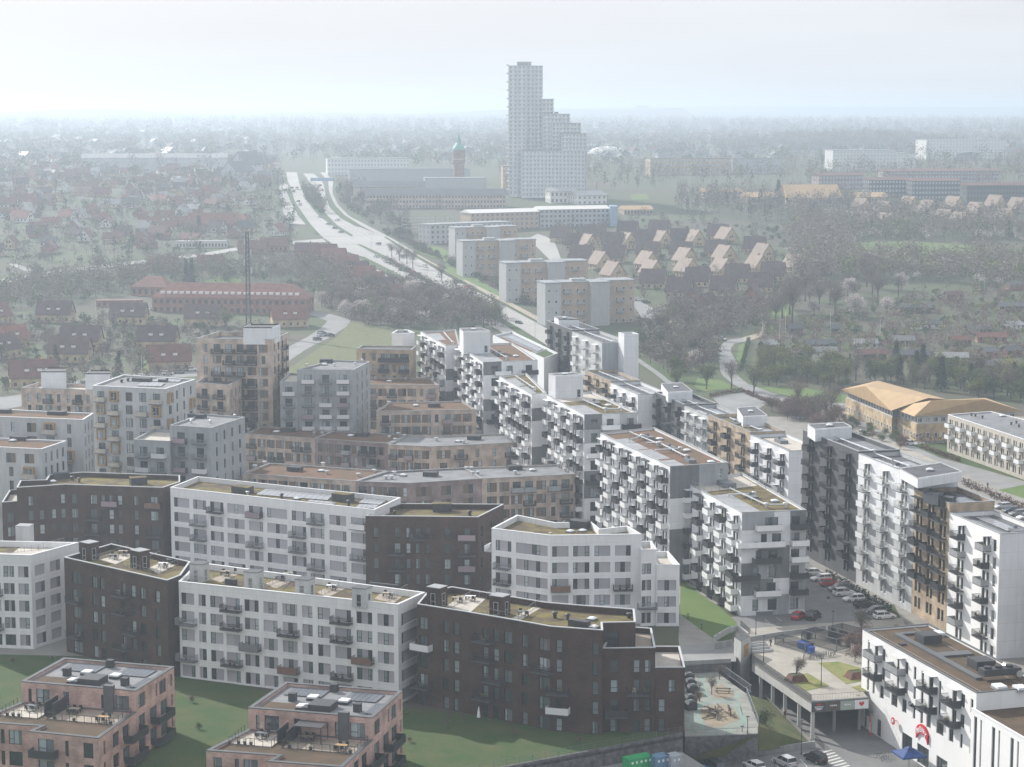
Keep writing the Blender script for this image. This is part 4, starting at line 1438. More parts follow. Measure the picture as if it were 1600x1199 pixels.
GB = 'balconied blocks in a staggered row'
GR = dict(roof='sedum_rust')
def gblock(label, px, z, nf, bays, seq, seed, ends=True, st=3.15, **kw):
 b = Bld('apartment_block', label, 'building', pix(px, z), 0, z, GB, **{**GST, **kw})
 top = z - 0.35 - st
 bay_front(b, 0, nf, st, top, bays, wd, seed)
 endwall(b, 1, nf, st, top, seq, seed=seed)
 return b, top
# nearest block, its gable worked out in full
b, top = gblock('balconied white and grey block nearest the car park, red car at its foot', [(1070, 753), (1159.5, 801), (1260, 797), (1160, 739)], 20, 6, 5, [[0, 0, 1, 2], [1, 1, 1, 3], [1, 2, 2, 1], [2, 0, 2, 3], [2, 2, 1, 0], [1, 1, 0, 3], [1, 2, 0, 1]], 1, roof='sedum_olive')
Lg = b.L(1)
for f, (w1, w2, bl, br) in enumerate([((0.36, 0.44), (0.40, 0.52), (0.40, 'white', 0.40), 'dark'), ((0.30, 0.42), (0.45, 0.56), (0.28, 'white', 0.74), 'white'), ((0.22, 0.30), (0.40, 0.53), (0.38, 'dark', 0.42), 'white'), ((0.18, 0.26), (0.38, 0.50), (0.05, 'dark', 0.44), 'dark'), ((0.20, 0.27), (0.38, 0.50), (0.40, 'white', 0.40), 'dark'), ((0.18, 0.27), (0.40, 0.49), None, None)]):
 z = top - f * 3.15
 for a, c in ((w1[0], w1[0] + 0.09), (w2[0] + 0.02, w2[0] + 0.16), (0.77, 0.90)):
  b.window(1, a * Lg, c * Lg, z + 0.2, z + 2.35)
 if bl:
  b.balcony(1, bl[0] * Lg, bl[2] * Lg, z + 0.02, bl[1], 1.4)
 if br:
  b.balcony(1, 0.89 * Lg, 0.26 * Lg, z + 0.02, br, 1.4)
b.build()
roofgear(b, 0, domes=[(0.72, 0.80)], boxes=[(0.60, 0.55, 3.0, 1.6, 0.7), (0.2, 0.5, 6.0, 2.6, 1.0)], pipes=[[(0.36, 0.42), (0.86, 0.52), (0.88, 0.80)], [(0.52, 0.25), (0.56, 0.62)]], felt=[(0.42, 0.98, 0.02, 0.36, 'felt_pale'), (0.0, 0.30, 0.02, 0.95, 'terrace_stone')])
k = [P(x, y, 20).xy - b.c.xy for x, y in ((1070, 753), (1100, 768), (1196, 762), (1160, 739))]
m_ = MB()
for a, c in zip(k, k[1:] + k[:1]):
 n = int((c - a).length / 1.5)
 for j in range(n + 1):
  t = a.lerp(c, j / n)
  m_.box(t.x - 0.03, t.x + 0.03, t.y - 0.03, t.y + 0.03, b.zr, b.zr + 1.4)
 m_.tube((a.x, a.y, b.zr + 1.4), (c.x, c.y, b.zr + 1.4), 0.03, k=4)
link('terrace_railing', m_.mesh('terrace_railing', 'rail_steel'), b.root)
b, top = gblock('tall balconied block with rust-coloured roof, second from the car park', [(938, 677), (1047, 729), (1138, 723), (1022, 668)], 24, 7, 8, [[2, 0], [2, 0], [1, 1], [1, 1], [2, 2], [2, 2], [2, 2], [2, 2]], 2, **GR)
b.window(1, 0.82 * b.L(1), 0.90 * b.L(1), top + 0.4, top + 2.4, frame='frame_white')
b.build()
roofgear(b, 0, domes=[(0.28, 0.75), (0.62, 0.80), (0.93, 0.80)], boxes=[(0.24, 0.6, 3, 1.6, 0.7), (0.55, 0.6, 3, 1.6, 0.7), (0.88, 0.5, 3, 1.6, 0.7)], pipes=[[(0.08, 0.45), (0.45, 0.50)], [(0.42, 0.55), (0.82, 0.52)], [(0.60, 0.25), (0.62, 0.68)], [(0.28, 0.20), (0.22, 0.5)], [(0.40, 0.35), (0.44, 0.55)]], felt=[(0.16, 0.48, 0.03, 0.30, 'felt_pale'), (0.50, 0.76, 0.03, 0.32, 'felt_pale'), (0.80, 0.97, 0.03, 0.33, 'felt_pale')])
b, top = gblock('balconied block behind the rust-roofed one, with glass-railed roof terrace and olive roof', [(854, 617), (913, 648), (996, 645), (925, 612)], 27, 8, 6, [[2, 1, 3], [0, 0, 3], [1, 1, 1], [1, 1, 1], [2, 2, 0], [2, 0, 0], [1, 0, 0], [1, 1, 1]], 3, roof='sedum_olive')
Lg = b.L(1)
for f in range(8):
 for a in (0.12, 0.42, 0.80):
  b.window(1, a * Lg, (a + 0.13) * Lg, top - f * 3.15 + 0.2, top - f * 3.15 + 2.3)
for f, a, kd in ((0, 0.48, 'white'), (0, 0.88, 'dark'), (2, 0.2, 'white'), (4, 0.2, 'dark'), (3, 0.85, 'dark')):
 b.balcony(1, a * Lg, 4.2, top - f * 3.15, kd, 1.4)
b.build()
roofgear(b, 0, domes=[(0.60, 0.80)], boxes=[(0.52, 0.6, 3.4, 2, 0.8)], pipes=[[(0.25, 0.45), (0.85, 0.52), (0.86, 0.8)]], felt=[(0.5, 0.97, 0.03, 0.40, 'felt_pale'), (0.0, 0.32, 0.02, 0.95, 'terrace_stone')])
penthouse(b, [(868, 588), (911, 587), (896, 583), (857, 585)], 5.5)
b, top = gblock('balconied block with grey and white gable fields, left of the white lift tower', [(780, 588), (831, 616), (854, 614), (822, 583)], 27.2, 8, 6, [[1, 1], [2, 2], [1, 1], [1, 1], [2, 2], [2, 2], [1, 1], [2, 2]], 4, roof='sedum_olive')
b.build()
roofgear(b, 0, pipes=[[(0.1, 0.5), (0.8, 0.55)]], felt=[(0.1, 0.5, 0.03, 0.5, 'felt_pale'), (0.55, 0.95, 0.03, 0.5, 'felt_pale')])
b, top = gblock('balconied white block with brown roof field and long duct, behind the olive-roofed one', [(715, 539), (755, 566), (840, 563), (800, 536)], 30, 8, 6, [[2, 1, 1], [1, 1, 1], [1, 2, 1], [2, 2, 1], [0, 0, 0], [1, 1, 1], [2, 2, 2]], 5, **GR)
Lg = b.L(1)
for f in range(5):
 for a in (0.15, 0.42, 0.78):
  b.window(1, a * Lg, (a + 0.12) * Lg, top - f * 3.15 + 0.2, top - f * 3.15 + 2.3)
for f, a, kd in ((0, 0.35, 'white'), (0, 0.85, 'dark'), (2, 0.25, 'white'), (4, 0.2, 'dark')):
 b.balcony(1, a * Lg, 4.2, top - f * 3.15, kd, 1.4)
b.build()
roofgear(b, 0, domes=[(0.7, 0.75)], boxes=[(0.6, 0.5, 3, 2, 0.8)], pipes=[[(0.2, 0.45), (0.85, 0.5)]], felt=[(0.3, 0.95, 0.03, 0.42, 'felt_pale')])
b, top = gblock('farthest balconied block of the staggered row, white with brown roof', [(657, 518), (696, 540), (718, 539), (712, 515)], 30, 8, 6, [[1, 1], [1, 1], [2, 2], [1, 1], [2, 2], [2, 2]], 6, **GR)
b.build()
roofgear(b, 0, pipes=[[(0.2, 0.6), (0.9, 0.62)]], felt=[(0.1, 0.55, 0.03, 0.5, 'felt_pale')])
penthouse(b, [(724, 519), (766, 518), (752, 513), (718, 514)], 6.0)

# ------------------------------------------------------------------ long rows along the eastern street (world axes of their own)
ROW = 'long balconied rows along the street'
u_ = Vector((0.245, -0.9695))
n_ = Vector((0.9695, 0.245))
def rowseg(A0, s0, s1, z, depth, name, label, nf, bays, kinds, wall, seed, roof='felt_dark', canopies=('rail_dark',), group=ROW, gp=1, st=3.15, root=None, frame='frame_dark', coping='coping_grey', pw=0.3):
 a, c = A0 + u_ * s0, A0 + u_ * s1
 b = Bld(name, label, 'building', [a, c, c + n_ * depth, a + n_ * depth], 0, z, group, wall=wall, roof=roof, coping=coping, parapet=0.8, pw=pw, root=root, frame=frame)
 bay_front(b, 0, nf, st, z - 0.55 - st, bays, kinds, seed, canopies=canopies, ground_plain=gp, bd=1.6)
 return b
def kd(*ks):
 return lambda k, f, r_: ks[(k + f) % len(ks)] if len(ks) > 1 else ks[0]
def kdark(k, f, r_):
 return 'dark' if r_.random() < 0.62 else 'bars'
def kwhite(k, f, r_):
 return 'whitebars' if r_.random() < 0.6 else 'whites'
def kmix(k, f, r_):
 return r_.choice(('mixed', 'mixed', 'palegrey', 'bars'))
A0 = Vector((62.4, 439.0))
b = rowseg(A0, 0, 29.4, 27, 9, 'street_block', 'dark slate-clad balconied block on the street, black balconies, over the white parked cars', 8, 3, kdark, 'slate_cladding', 11)
b.build()
penthouse(b, [(1274, 672), (1331, 668), (1318, 661), (1262, 664)], 2.4, win=False)
roofgear(b, 0, pipes=[[(0.15, 0.35), (1.0, 0.38)]], boxes=[(0.3, 0.15, 2.4, 0.9, 0.4), (0.55, 0.15, 2.4, 0.9, 0.4)], felt=[(0.25, 0.95, 0.55, 0.93, 'felt_grey')])
b = rowseg(A0, 29.5, 55.5, 26.6, 9, 'street_block', 'pale grey and white balconied block with white railings, next to the tan brick block', 8, 3, kwhite, 'concrete_light', 12, canopies=('rail_white',), frame='frame_white')
Lf = b.L(0)
b.band(0, [], [16.5], lambda x, z: 0 if z > 16.5 else 1, ['white_panel', 'concrete_light'])
b.wmat[1] = 'white_panel'
b.build()
penthouse(b, [(1434, 749), (1503, 738), (1470, 724), (1405, 733)], 1.6, win=False)
roofgear(b, 0, pipes=[[(0.0, 0.38), (0.8, 0.45)]], boxes=[(0.35, 0.42, 2.4, 0.9, 0.4), (0.65, 0.42, 2.4, 0.9, 0.4)], sol=[(0.1, 0.55, 0.10, 0.30, 8), (0.3, 0.75, 0.62, 0.82, 8)])
b = rowseg(A0, 55.6, 70.4, 24.0, 9, 'street_block', 'tan brick balconied block with black balconies, next to the white block', 7, 3, kdark, 'tan_brick', 13, gp=2)
b.build()
penthouse(b, [(1470, 778), (1488, 781), (1494, 776), (1478, 773)], 1.4, 'plant_box', 'plant_housing', False, False)
penthouse(b, [(1443, 772), (1466, 776), (1474, 770), (1452, 766)], 1.6, 'rail_grey', 'plant_housing', False, False)
roofgear(b, 0, sol=[(0.45, 0.95, 0.40, 0.80, 6)])
b = rowseg(A0, 70.5, 90.0, 22.3, 9, 'street_block', 'white balconied block at the street corner, behind the shop with the brown roof', 7, 2, kmix, 'white_shop', 14, canopies=('rail_white',), gp=1)
for f in range(7):
 b.window(0, 0.875 * b.L(0), 0.94 * b.L(0), 22.3 - 3.7 - f * 3.15 + 0.2, 22.3 - 3.7 - f * 3.15 + 2.3)
b.wmat[1] = 'white_panel'
b.build()
roofgear(b, 0, sol=[(0.10, 0.75, 0.45, 0.72, 7)], boxes=[(0.8, 0.6, 3, 2, 0.6)], felt=[(0.05, 0.9, 0.1, 0.35, 'felt_grey')])
k = MB()
# brick block cut by the frame's right edge
a = Vector((92.0, 352.0))
b = Bld('street_block', 'tan brick block with black balconies cut by the right frame edge', 'building', [a, a + u_ * 18, a + u_ * 18 + n_ * 13, a + n_ * 13], 0, 17.5, ROW, wall='tan_brick', roof='felt_dark', coping='coping_dark', parapet=0.6)
bay_front(b, 0, 5, 3.15, 13.6, 3, lambda k, f, r_: 'dark' if f < 3 else None, 15, canopies=('rail_dark',), bd=1.6)
b.build()
# the row's farther half, staggered
A1 = Vector((39.3, 565.0))
b = rowseg(A1, 0, 25, 18, 9, 'street_block', 'slate-clad row block with lift house, beyond the tan brick one', 5, 3, kdark, 'slate_cladding', 21)
b.build()
penthouse(b, [(1044, 614), (1082, 612), (1066, 599), (1033, 600)], 2.6, win=False)
roofgear(b, 0, pipes=[[(0.3, 0.35), (1.0, 0.4)]], felt=[(0.4, 0.95, 0.6, 0.9, 'felt_pale')])
b = rowseg(A1, 25.1, 44, 17.6, 9, 'street_block', 'pale white row block with white balcony railings, midway along the far row', 5, 3, kwhite, 'concrete_light', 22, canopies=('rail_white',), frame='frame_white')
b.build()
roofgear(b, 0, pipes=[[(0.0, 0.4), (1.0, 0.45)]], sol=[(0.15, 0.6, 0.12, 0.3, 5), (0.1, 0.9, 0.6, 0.8, 8)])
b = rowseg(A1, 44.1, 74, 18, 9, 'street_block', 'tan brick row block with dark balconies and a white lift house, far row', 5, 3, kdark, 'tan_brick', 23)
b.build()
penthouse(b, [(1161, 652), (1199, 650), (1180, 636), (1152, 638)], 2.6, win=False)
roofgear(b, 0, pipes=[[(0.2, 0.4), (0.9, 0.45)]], boxes=[(0.4, 0.35, 3, 1.2, 0.4)], felt=[(0.4, 0.95, 0.58, 0.9, 'felt_pale'), (0.1, 0.9, 0.25, 0.45, 'sedum_olive')])
b = rowseg(A1, 74.1, 99, 17.4, 9, 'street_block', 'white row block with glass-railed roof terrace, next to the dark slate block', 5, 3, kmix, 'white_panel', 24, canopies=('rail_white',))
b.build()
roofgear(b, 0, boxes=[(0.35, 0.5, 4, 2, 0.8)], felt=[(0.05, 0.95, 0.3, 0.95, 'terrace_stone')])
A2 = Vector((21.8, 613.0))
b = rowseg(A2, 0, 26, 18, 9, 'street_block', 'tan brick row block below the tall far block', 4, 3, kdark, 'tan_brick', 31)
b.build()
roofgear(b, 0, pipes=[[(0.1, 0.4), (1.0, 0.45)]], felt=[(0.4, 0.95, 0.6, 0.9, 'felt_grey')])
b = rowseg(A2, 26.1, 52, 17.6, 9, 'street_block', 'white row block with paired dark windows, in front of the slate-clad lift-house block', 4, 3, kmix, 'white_panel', 32, canopies=('rail_white',))
b.build()
roofgear(b, 0, pipes=[[(0.0, 0.45), (1.0, 0.5)]], sol=[(0.3, 0.8, 0.1, 0.3, 6)], felt=[(0.2, 0.95, 0.6, 0.95, 'felt_pale')])
A3 = Vector((11.5, 676.0))
b = rowseg(A3, 0, 30, 26.5, 9, 'street_block', 'slate-clad block at the far end of the rows, nearest the highway', 7, 3, kdark, 'slate_cladding', 41)
b.build()
penthouse(b, [(873, 500), (905, 500), (884, 495), (866, 496)], 2.4, win=False)
roofgear(b, 0, pipes=[[(0.3, 0.4), (1.0, 0.45)]])
b = rowseg(A3, 30.1, 63, 26, 9, 'street_block', 'pale block with white balconies and a windowless white stair tower, far end of the rows', 7, 3, kwhite, 'concrete_light', 42, canopies=('rail_white',), frame='frame_white')
b.wmat[1] = 'concrete'
b.build()
roofgear(b, 0, pipes=[[(0.0, 0.45), (0.9, 0.5)]], felt=[(0.2, 0.9, 0.55, 0.9, 'felt_grey')])
tw = [Vector(p) for p in (b.pts[1] + n_ * 5 + u_ * 0.1, b.pts[1] + n_ * 5 + u_ * 6, b.pts[2] + u_ * 6 + n_ * 0.5, b.pts[2] + u_ * 0.1 + n_ * 0.5)]
t = Bld('', '', '', tw, 0, 29, root=b.root, wall='white_panel', roof='felt_dark', parapet=0.5)
t.build()
# low roofs behind the staggered blocks
b = Bld('low_block', 'low block with pale solar roof and green terrace behind the farthest white blocks', 'building', pix([(770, 525), (850, 560), (872, 552), (800, 518)], 18), 0, 18, None, wall='white_panel', roof='felt_grey', parapet=0.6)
b.build()
roofgear(b, 0, sol=[(0.1, 0.75, 0.5, 0.8, 9)], felt=[(0.05, 0.7, 0.1, 0.35, 'sedum_rust'), (0.78, 0.97, 0.1, 0.9, 'lawn')])

# ------------------------------------------------------------------ tan, grey and plum houses of the middle ground
MID = 'houses of the middle ground'
def auto(b, i, nf, st, top, n, pats, seed, pm='brown_infill', win_w=0.95, bal=None, bw=3.3, sill=0.3, head=2.4, m0=0.04):
 r_ = random.Random(seed)
 Lm = b.L(i)
 per = (1 - 2 * m0) / n
 for k in range(n):
  for f in range(nf):
   z = top - f * st
   code = pats[(k + (0 if r_.random() < 0.75 else 1)) % len(pats)]
   bl = None
   if '+' in code:
    code, bl = code.split('+')
   wtot = {'w': 1.0, 'W': 1.9, 'P': 1.3}
   wid = min(sum(wtot[c] for c in code), per * Lm * 0.9)
   xc = (m0 + (k + 0.5) * per) * Lm
   b.fill(i, xc - wid / 2, xc + wid / 2, z + sill, z + head, code, win_w, pm)
   if bl:
    b.balcony(i, xc, min(bw, per * Lm * 0.95), z + 0.1, r_.choice({'b': ('bars',), 'm': ('bars', 'bars', 'palegrey', 'violet'), 's': ('steel', 'steel', 'palegrey'), 'd': ('dark',), 'c': ('whiteribs', 'steel', 'steel', 'violet', 'whiteribs'), 't': ('cream',)}[bl]), 1.3)
TAN = dict(wall='beige_brick', coping='coping_grey', parapet=0.35, pw=0.3, near=True, frame='frame_dark')
def rowhouse(label, px, z, nf, n, seed, wall='beige_brick', roof='sedum_rust', side=None, gear=()):
 b = Bld('apartment_row', label, 'building', pix(px, z), 0, z, 'tan and plum brick rows', **{**TAN, 'wall': wall, 'roof': roof})
 auto(b, 0, nf, 3.1, z - 3.5, n, ['W+m', 'wP', 'PwP', 'W+m', 'Pw', 'w'], seed)
 if len(px) > 4:
  auto(b, 1, nf, 3.1, z - 3.5, max(2, int(b.L(1) / 4.4)), ['PwP', 'W+m', 'Pw', 'w', 'W+m', 'wP'], seed + 5)
 b.build()
 for g in gear:
  if g[0] == 'b':
   b.rbox(g[1], g[2], 3.2, 2.2, 1.0)
  elif g[0] == 'd':
   b.dome(g[1], g[2], 1.5)
  else:
   b.vent(g[1], g[2], 0.9, 0.35)
 return b
rowhouse('tan brick row house with rust sedum roof, left end of the upper row', [(383, 678), (491.6, 685.5), (520.5, 674), (411, 666)], 13, 4, 7, 1, gear=[('b', 450, 675), ('d', 432, 676), ('v', 503, 676), ('v', 491, 680), ('v', 388, 674), ('v', 404, 668)])
rowhouse('plum brick row house with rust sedum roof, middle of the upper row', [(491.8, 685.5), (606, 693), (637, 680), (521, 674)], 13, 4, 8, 2, 'plum_brick', gear=[('b', 566, 682), ('d', 548, 682), ('v', 521, 675), ('v', 504, 680), ('v', 608, 686), ('v', 622, 681)])
rowhouse('tan brick row house with grey felt roof, right end of the upper row', [(606.2, 695), (674, 698), (817, 691), (791, 678), (674, 682), (637, 679)], 13, 4, 5, 3, roof='felt_grey', gear=[('b', 741, 687), ('d', 716, 691), ('v', 682, 689), ('v', 617, 690), ('v', 632, 684), ('v', 724, 693), ('v', 792, 681), ('v', 802, 687)])
rowhouse('tan brick row house with rust and olive roof, left end of the lower row', [(379, 740), (555.5, 752), (604.5, 736), (421, 724)], 13, 4, 10, 4, gear=[('b', 461, 736), ('d', 502, 737), ('v', 511, 741), ('v', 505, 728), ('v', 560, 745), ('v', 585, 739), ('v', 398, 732), ('v', 414, 726)])
rowhouse('plum brick row house with grey felt roof, middle of the lower row', [(555.7, 752), (640, 755), (753, 748), (727, 731), (604.7, 737)], 13, 4, 5, 5, 'plum_brick', roof='felt_grey', gear=[('b', 673, 744), ('d', 630, 744), ('v', 603, 749), ('v', 612, 749), ('v', 616, 742), ('v', 729, 735), ('v', 737, 735), ('v', 739, 742), ('v', 747, 742)])
b = rowhouse('tan brick row house with grey felt roof, right end of the lower row', [(753.2, 748), (899, 741), (876, 726), (727.2, 731)], 13, 4, 7, 6, roof='felt_grey', gear=[('b', 804, 734), ('d', 832, 736), ('v', 805, 741), ('v', 873, 730), ('v', 883, 737)])
rowhouse('tan brick house with rust roof between the concrete tower and the white blocks, front one', [(588, 643), (744, 640), (722, 627), (609, 629)], 18, 5, 9, 7, gear=[('b', 678, 636), ('d', 650, 635), ('v', 608, 632), ('v', 735, 634)])
rowhouse('tan brick house with rust roof between the concrete tower and the white blocks, rear one', [(570, 601), (686, 602), (670, 591), (570, 590)], 20, 5, 7, 8, gear=[('d', 608, 597), ('v', 587, 593), ('v', 634, 594), ('v', 676, 597)])
b = Bld('apartment_house', 'tan brick house with black balconies and a white lift tower, below the grass bank', 'building', pix([(557, 545), (643, 547), (650, 541), (566, 540)], 28), 0, 28, MID, **{**TAN, 'wall': 'tan_brick', 'roof': 'felt_dark'})
auto(b, 0, 8, 3.1, 24.4, 5, ['w', 'w', 'WW+d', 'w', 'WW+d'], 9, bw=4.4)
b.build()
t = Bld('', '', '', pix([(612, 521), (630, 522), (648, 520), (638, 516), (620, 516)], 30.6), 0, 30.6, root=b.root, wall='white_panel', roof='felt_dark', parapet=0.4)
t.build()
t.dome(634, 518, 1.5)
# tall tan tower
b = Bld('apartment_tower', 'tall tan brick tower with white roof house, mast rising behind it', 'building', pix([(307, 529), (425, 531), (451, 520), (342, 518)], 35.4), 0, 35.4, MID, **{**TAN, 'roof': 'felt_dark', 'parapet': 1.2})
auto(b, 0, 11, 3.0, 31.6, 6, ['w', 'wP', 'W+b', 'W+b', 'WP+b', 'wP'], 10, bw=2.9)
auto(b, 1, 11, 3.0, 31.6, 4, ['w', 'W', 'W+b', 'w'], 11)
b.build()
penthouse(b, [(380, 513), (425, 513), (438, 508), (392, 508)], 4.2, win=False, dome=False)
b.patch([(356, 524), (378, 524), (378, 519), (362, 519)], 'solar_pale', 'roof_light')
# grey concrete tower right of it
b = Bld('apartment_tower', 'grey concrete tower with balconies on every floor, right of the tall tan tower', 'building', pix([(464, 578), (553, 578), (578, 565), (519, 563)], 28.5), 0, 28.5, MID, wall='concrete', roof='felt_grey', coping='coping_grey', parapet=0.35)
root = b.root
auto(b, 0, 9, 3.05, 24.9, 3, ['W+c', 'W+c', 'W+c'], 12, sill=0.2, head=2.3, bw=3.2)
auto(b, 1, 9, 3.05, 24.9, 3, ['w', 'w', 'w'], 13)
b.build()
b.rbox(510, 567, 3.4, 2.2, 1.0), b.dome(507, 571, 1.5), b.vent(480, 573), b.vent(523, 573), b.vent(555, 571), b.vent(566, 566)
t = Bld('', '', '', pix([(437.5, 597), (464.5, 597), (478, 585), (452, 583)], 25.4), 0, 25.4, root=root, wall='concrete', roof='terrace_stone', coping='coping_grey', parapet=0.5)
auto(t, 0, 8, 3.05, 21.8, 1, ['W+c'], 14, sill=0.2, head=2.3, bw=3.2)
t.build()
# grey tower with timber bays
b = Bld('apartment_tower', 'pale grey tower with orange timber window boxes', 'building', pix([(145, 603), (258, 608), (305, 593), (192, 586)], 31), 0, 31, MID, wall='concrete_light', roof='felt_grey', coping='coping_white', parapet=0.4)
mat('timber_box', (0.40, 0.25, 0.10), 0.6, var=0.15, scale=1.2)
def timber_bay(b, i, xc, z, w=2.2, h=2.5, d=0.7):
 key = ('tbay', w, h, d)
 if key not in CACHE:
  k = MB()
  for x0, x1, z0, z1 in ((-w / 2, -w / 2 + 0.25, 0, h), (w / 2 - 0.25, w / 2, 0, h), (-w / 2 + 0.25, w / 2 - 0.25, 0, 0.25), (-w / 2 + 0.25, w / 2 - 0.25, h - 0.25, h)):
   k.box(x0, x1, -d, 0.01, z0, z1)
  CACHE[key] = k.mesh('timber_bay', 'timber_box')
 o = link('timber_bay', CACHE[key], b.root, b.M(i) @ Matrix.Translation((xc, 0, z)))
 fa, pa = window_meshes(w - 0.5, h - 0.5, 'frame_pale', 'pane', False)
 link('window', fa, o, Matrix.Translation((-w / 2 + 0.25, -d * 0.75, 0.25)))
st = 3.05
for k, x in enumerate((0.11, 0.30, 0.50, 0.69, 0.88)):
 for f in range(10):
  z = 27.4 - f * st
  X = x * b.L(0)
  if k in (0, 1, 4) and (f + (k != 0)) % 2 == (1 if k in (0,) else 1 if k == 1 else 0):
   timber_bay(b, 0, X, z + 0.1)
  else:
   b.fill(0, X - 0.9, X + 0.9, z + 0.3, z + 2.4, 'W' if k != 2 else 'WP', 0.95, 'brown_infill')
   if k != 2 and not (k == 3 and f % 3 != 1):
    b.balcony(0, X, 2.8, z + 0.1, 'cream', 1.3)
auto(b, 1, 10, st, 27.4, 4, ['W', 'w', 'w', 'w'], 15)
for f in (0, 2, 4):
 timber_bay(b, 1, 0.12 * b.L(1), 27.4 - f * st)
 timber_bay(b, 1, 0.85 * b.L(1), 27.4 - (f + 1) * st)
b.build()
b.rbox(222, 596, 4.5, 2.0, 0.8), b.rbox(254, 597, 2.0, 1.0, 0.6), b.vent(190, 598, 0.8, 0.3, 'plant_box'), b.vent(200, 596, 0.8, 0.3, 'plant_box'), b.vent(261, 596, 0.8, 0.3, 'plant_box')
b.solar([(214, 604), (252, 605), (258, 600), (222, 599)], 5, 1, 'solar_pale')
b.solar([(240, 597), (280, 598), (288, 593), (246, 593)], 5, 1, 'solar_pale')
def greyblock(label, px, z, nf, seed, n0, n1):
 b = Bld('apartment_house', label, 'building', pix(px, z), 0, z, MID, wall='concrete_light', roof='sedum_rust', coping='coping_white', parapet=0.4)
 auto(b, 0, nf, 3.05, z - 3.6, n0, ['W+t', 'w', 'w', 'wP'], seed)
 for k in range(n0):
  for f in range(nf):
   if (k * 3 + f * 2 + seed) % 7 == 0:
    timber_bay(b, 0, (0.04 + (k + 0.5) * 0.92 / n0) * b.L(0), z - 3.6 - f * 3.05 + 0.05, 2.4, 2.6, 0.9)
 auto(b, 1, nf, 3.05, z - 3.6, n1, ['w', 'w', 'w'], seed + 1)
 b.build()
 return b
b = greyblock('pale grey block with rust roof, left of the timber-boxed tower', [(-60, 649), (130, 656), (146, 646), (-60, 637)], 26, 8, 16, 6, 3)
b.rbox(89, 648, 4, 2, 0.8), b.rbox(3, 645, 4, 2, 0.8)
b = greyblock('pale grey block with rust roof, lowest at the left frame edge', [(-60, 696), (65, 702), (104, 689), (-60, 682)], 22, 7, 17, 4, 4)
b.rbox(31, 688, 4, 2, 0.9), b.dome(20, 690, 1.5)
# concrete house with white balcony fronts
b = Bld('apartment_house', 'stepped grey concrete house with white balcony fronts, behind the dark brick second row', 'building', pix([(265, 665), (330, 669), (382.5, 652), (317, 647)], 25), 0, 25, MID, wall='concrete', roof='felt_grey', coping='coping_grey', parapet=0.35)
root = b.root
auto(b, 0, 7, 3.3, 21.2, 2, ['W+c', 'W+c'], 18, bw=3.2, sill=0.2)
auto(b, 1, 7, 3.3, 21.2, 4, ['w', 'w', 'w'], 19)
b.build()
b.rbox(308, 653, 4, 2, 0.9), b.dome(297, 657, 1.5), b.vent(299, 662), b.vent(329, 662), b.vent(367, 653)
t = Bld('', '', '', pix([(209, 687), (265, 690), (290, 675), (240, 670)], 21.8), 0, 21.8, root=root, wall='concrete', roof='terrace_stone', coping='coping_grey', parapet=0.6)
auto(t, 0, 6, 3.3, 17.9, 2, ['W+c', 'W+c'], 20, bw=3.2, sill=0.2)
t.build()
# tan houses behind
b = Bld('apartment_house', 'tan brick house with two white roof houses, far left behind the grey blocks', 'building', pix([(33, 606), (150, 610), (176, 602), (60, 598)], 23), 0, 23, MID, **{**TAN, 'roof': 'terrace_stone', 'parapet': 0.9})
auto(b, 0, 7, 3.05, 19.2, 7, ['w', 'w', 'W+b'], 22)
b.build()
penthouse(b, [(64, 582), (103, 582), (103, 576), (74, 576)], 5.0, win=False, dome=False)
penthouse(b, [(133, 585), (172, 585), (172, 580), (142, 580)], 5.0, win=False, dome=False)
b = Bld('apartment_house', 'tan brick house with dark roof between the timber-boxed tower and the tall tan tower', 'building', pix([(305, 598), (358, 602), (378, 592), (322, 589)], 25), 0, 25, MID, **{**TAN, 'roof': 'felt_dark', 'parapet': 0.8})
auto(b, 0, 8, 3.05, 21.2, 2, ['PW+b', 'W+b'], 23)
auto(b, 1, 8, 3.05, 21.2, 3, ['w', 'w', 'w'], 24)
b.build()

# ------------------------------------------------------------------ vehicles, people, small things (made once, then copied)
CARCOL = {'white': (0.78, 0.78, 0.77), 'black': (0.015, 0.016, 0.018), 'grey': (0.16, 0.165, 0.17), 'silver': (0.48, 0.49, 0.50), 'red': (0.42, 0.02, 0.025), 'blue': (0.05, 0.20, 0.33), 'darkblue': (0.02, 0.035, 0.06), 'teal': (0.03, 0.05, 0.055)}
for k_, c_ in CARCOL.items():
 mat('car_' + k_, c_, 0.22, var=0, spec=0.7)
mat('tyre', (0.02, 0.02, 0.02), 0.85, var=0)
mat('alloy', (0.45, 0.46, 0.47), 0.3, var=0, metal=0.8)
mat('car_glass', (0.015, 0.02, 0.024), 0.06, var=0, spec=0.9)
mat('lamp_glass', (0.75, 0.75, 0.72), 0.1, var=0)
mat('tail_red', (0.35, 0.01, 0.01), 0.2, var=0)
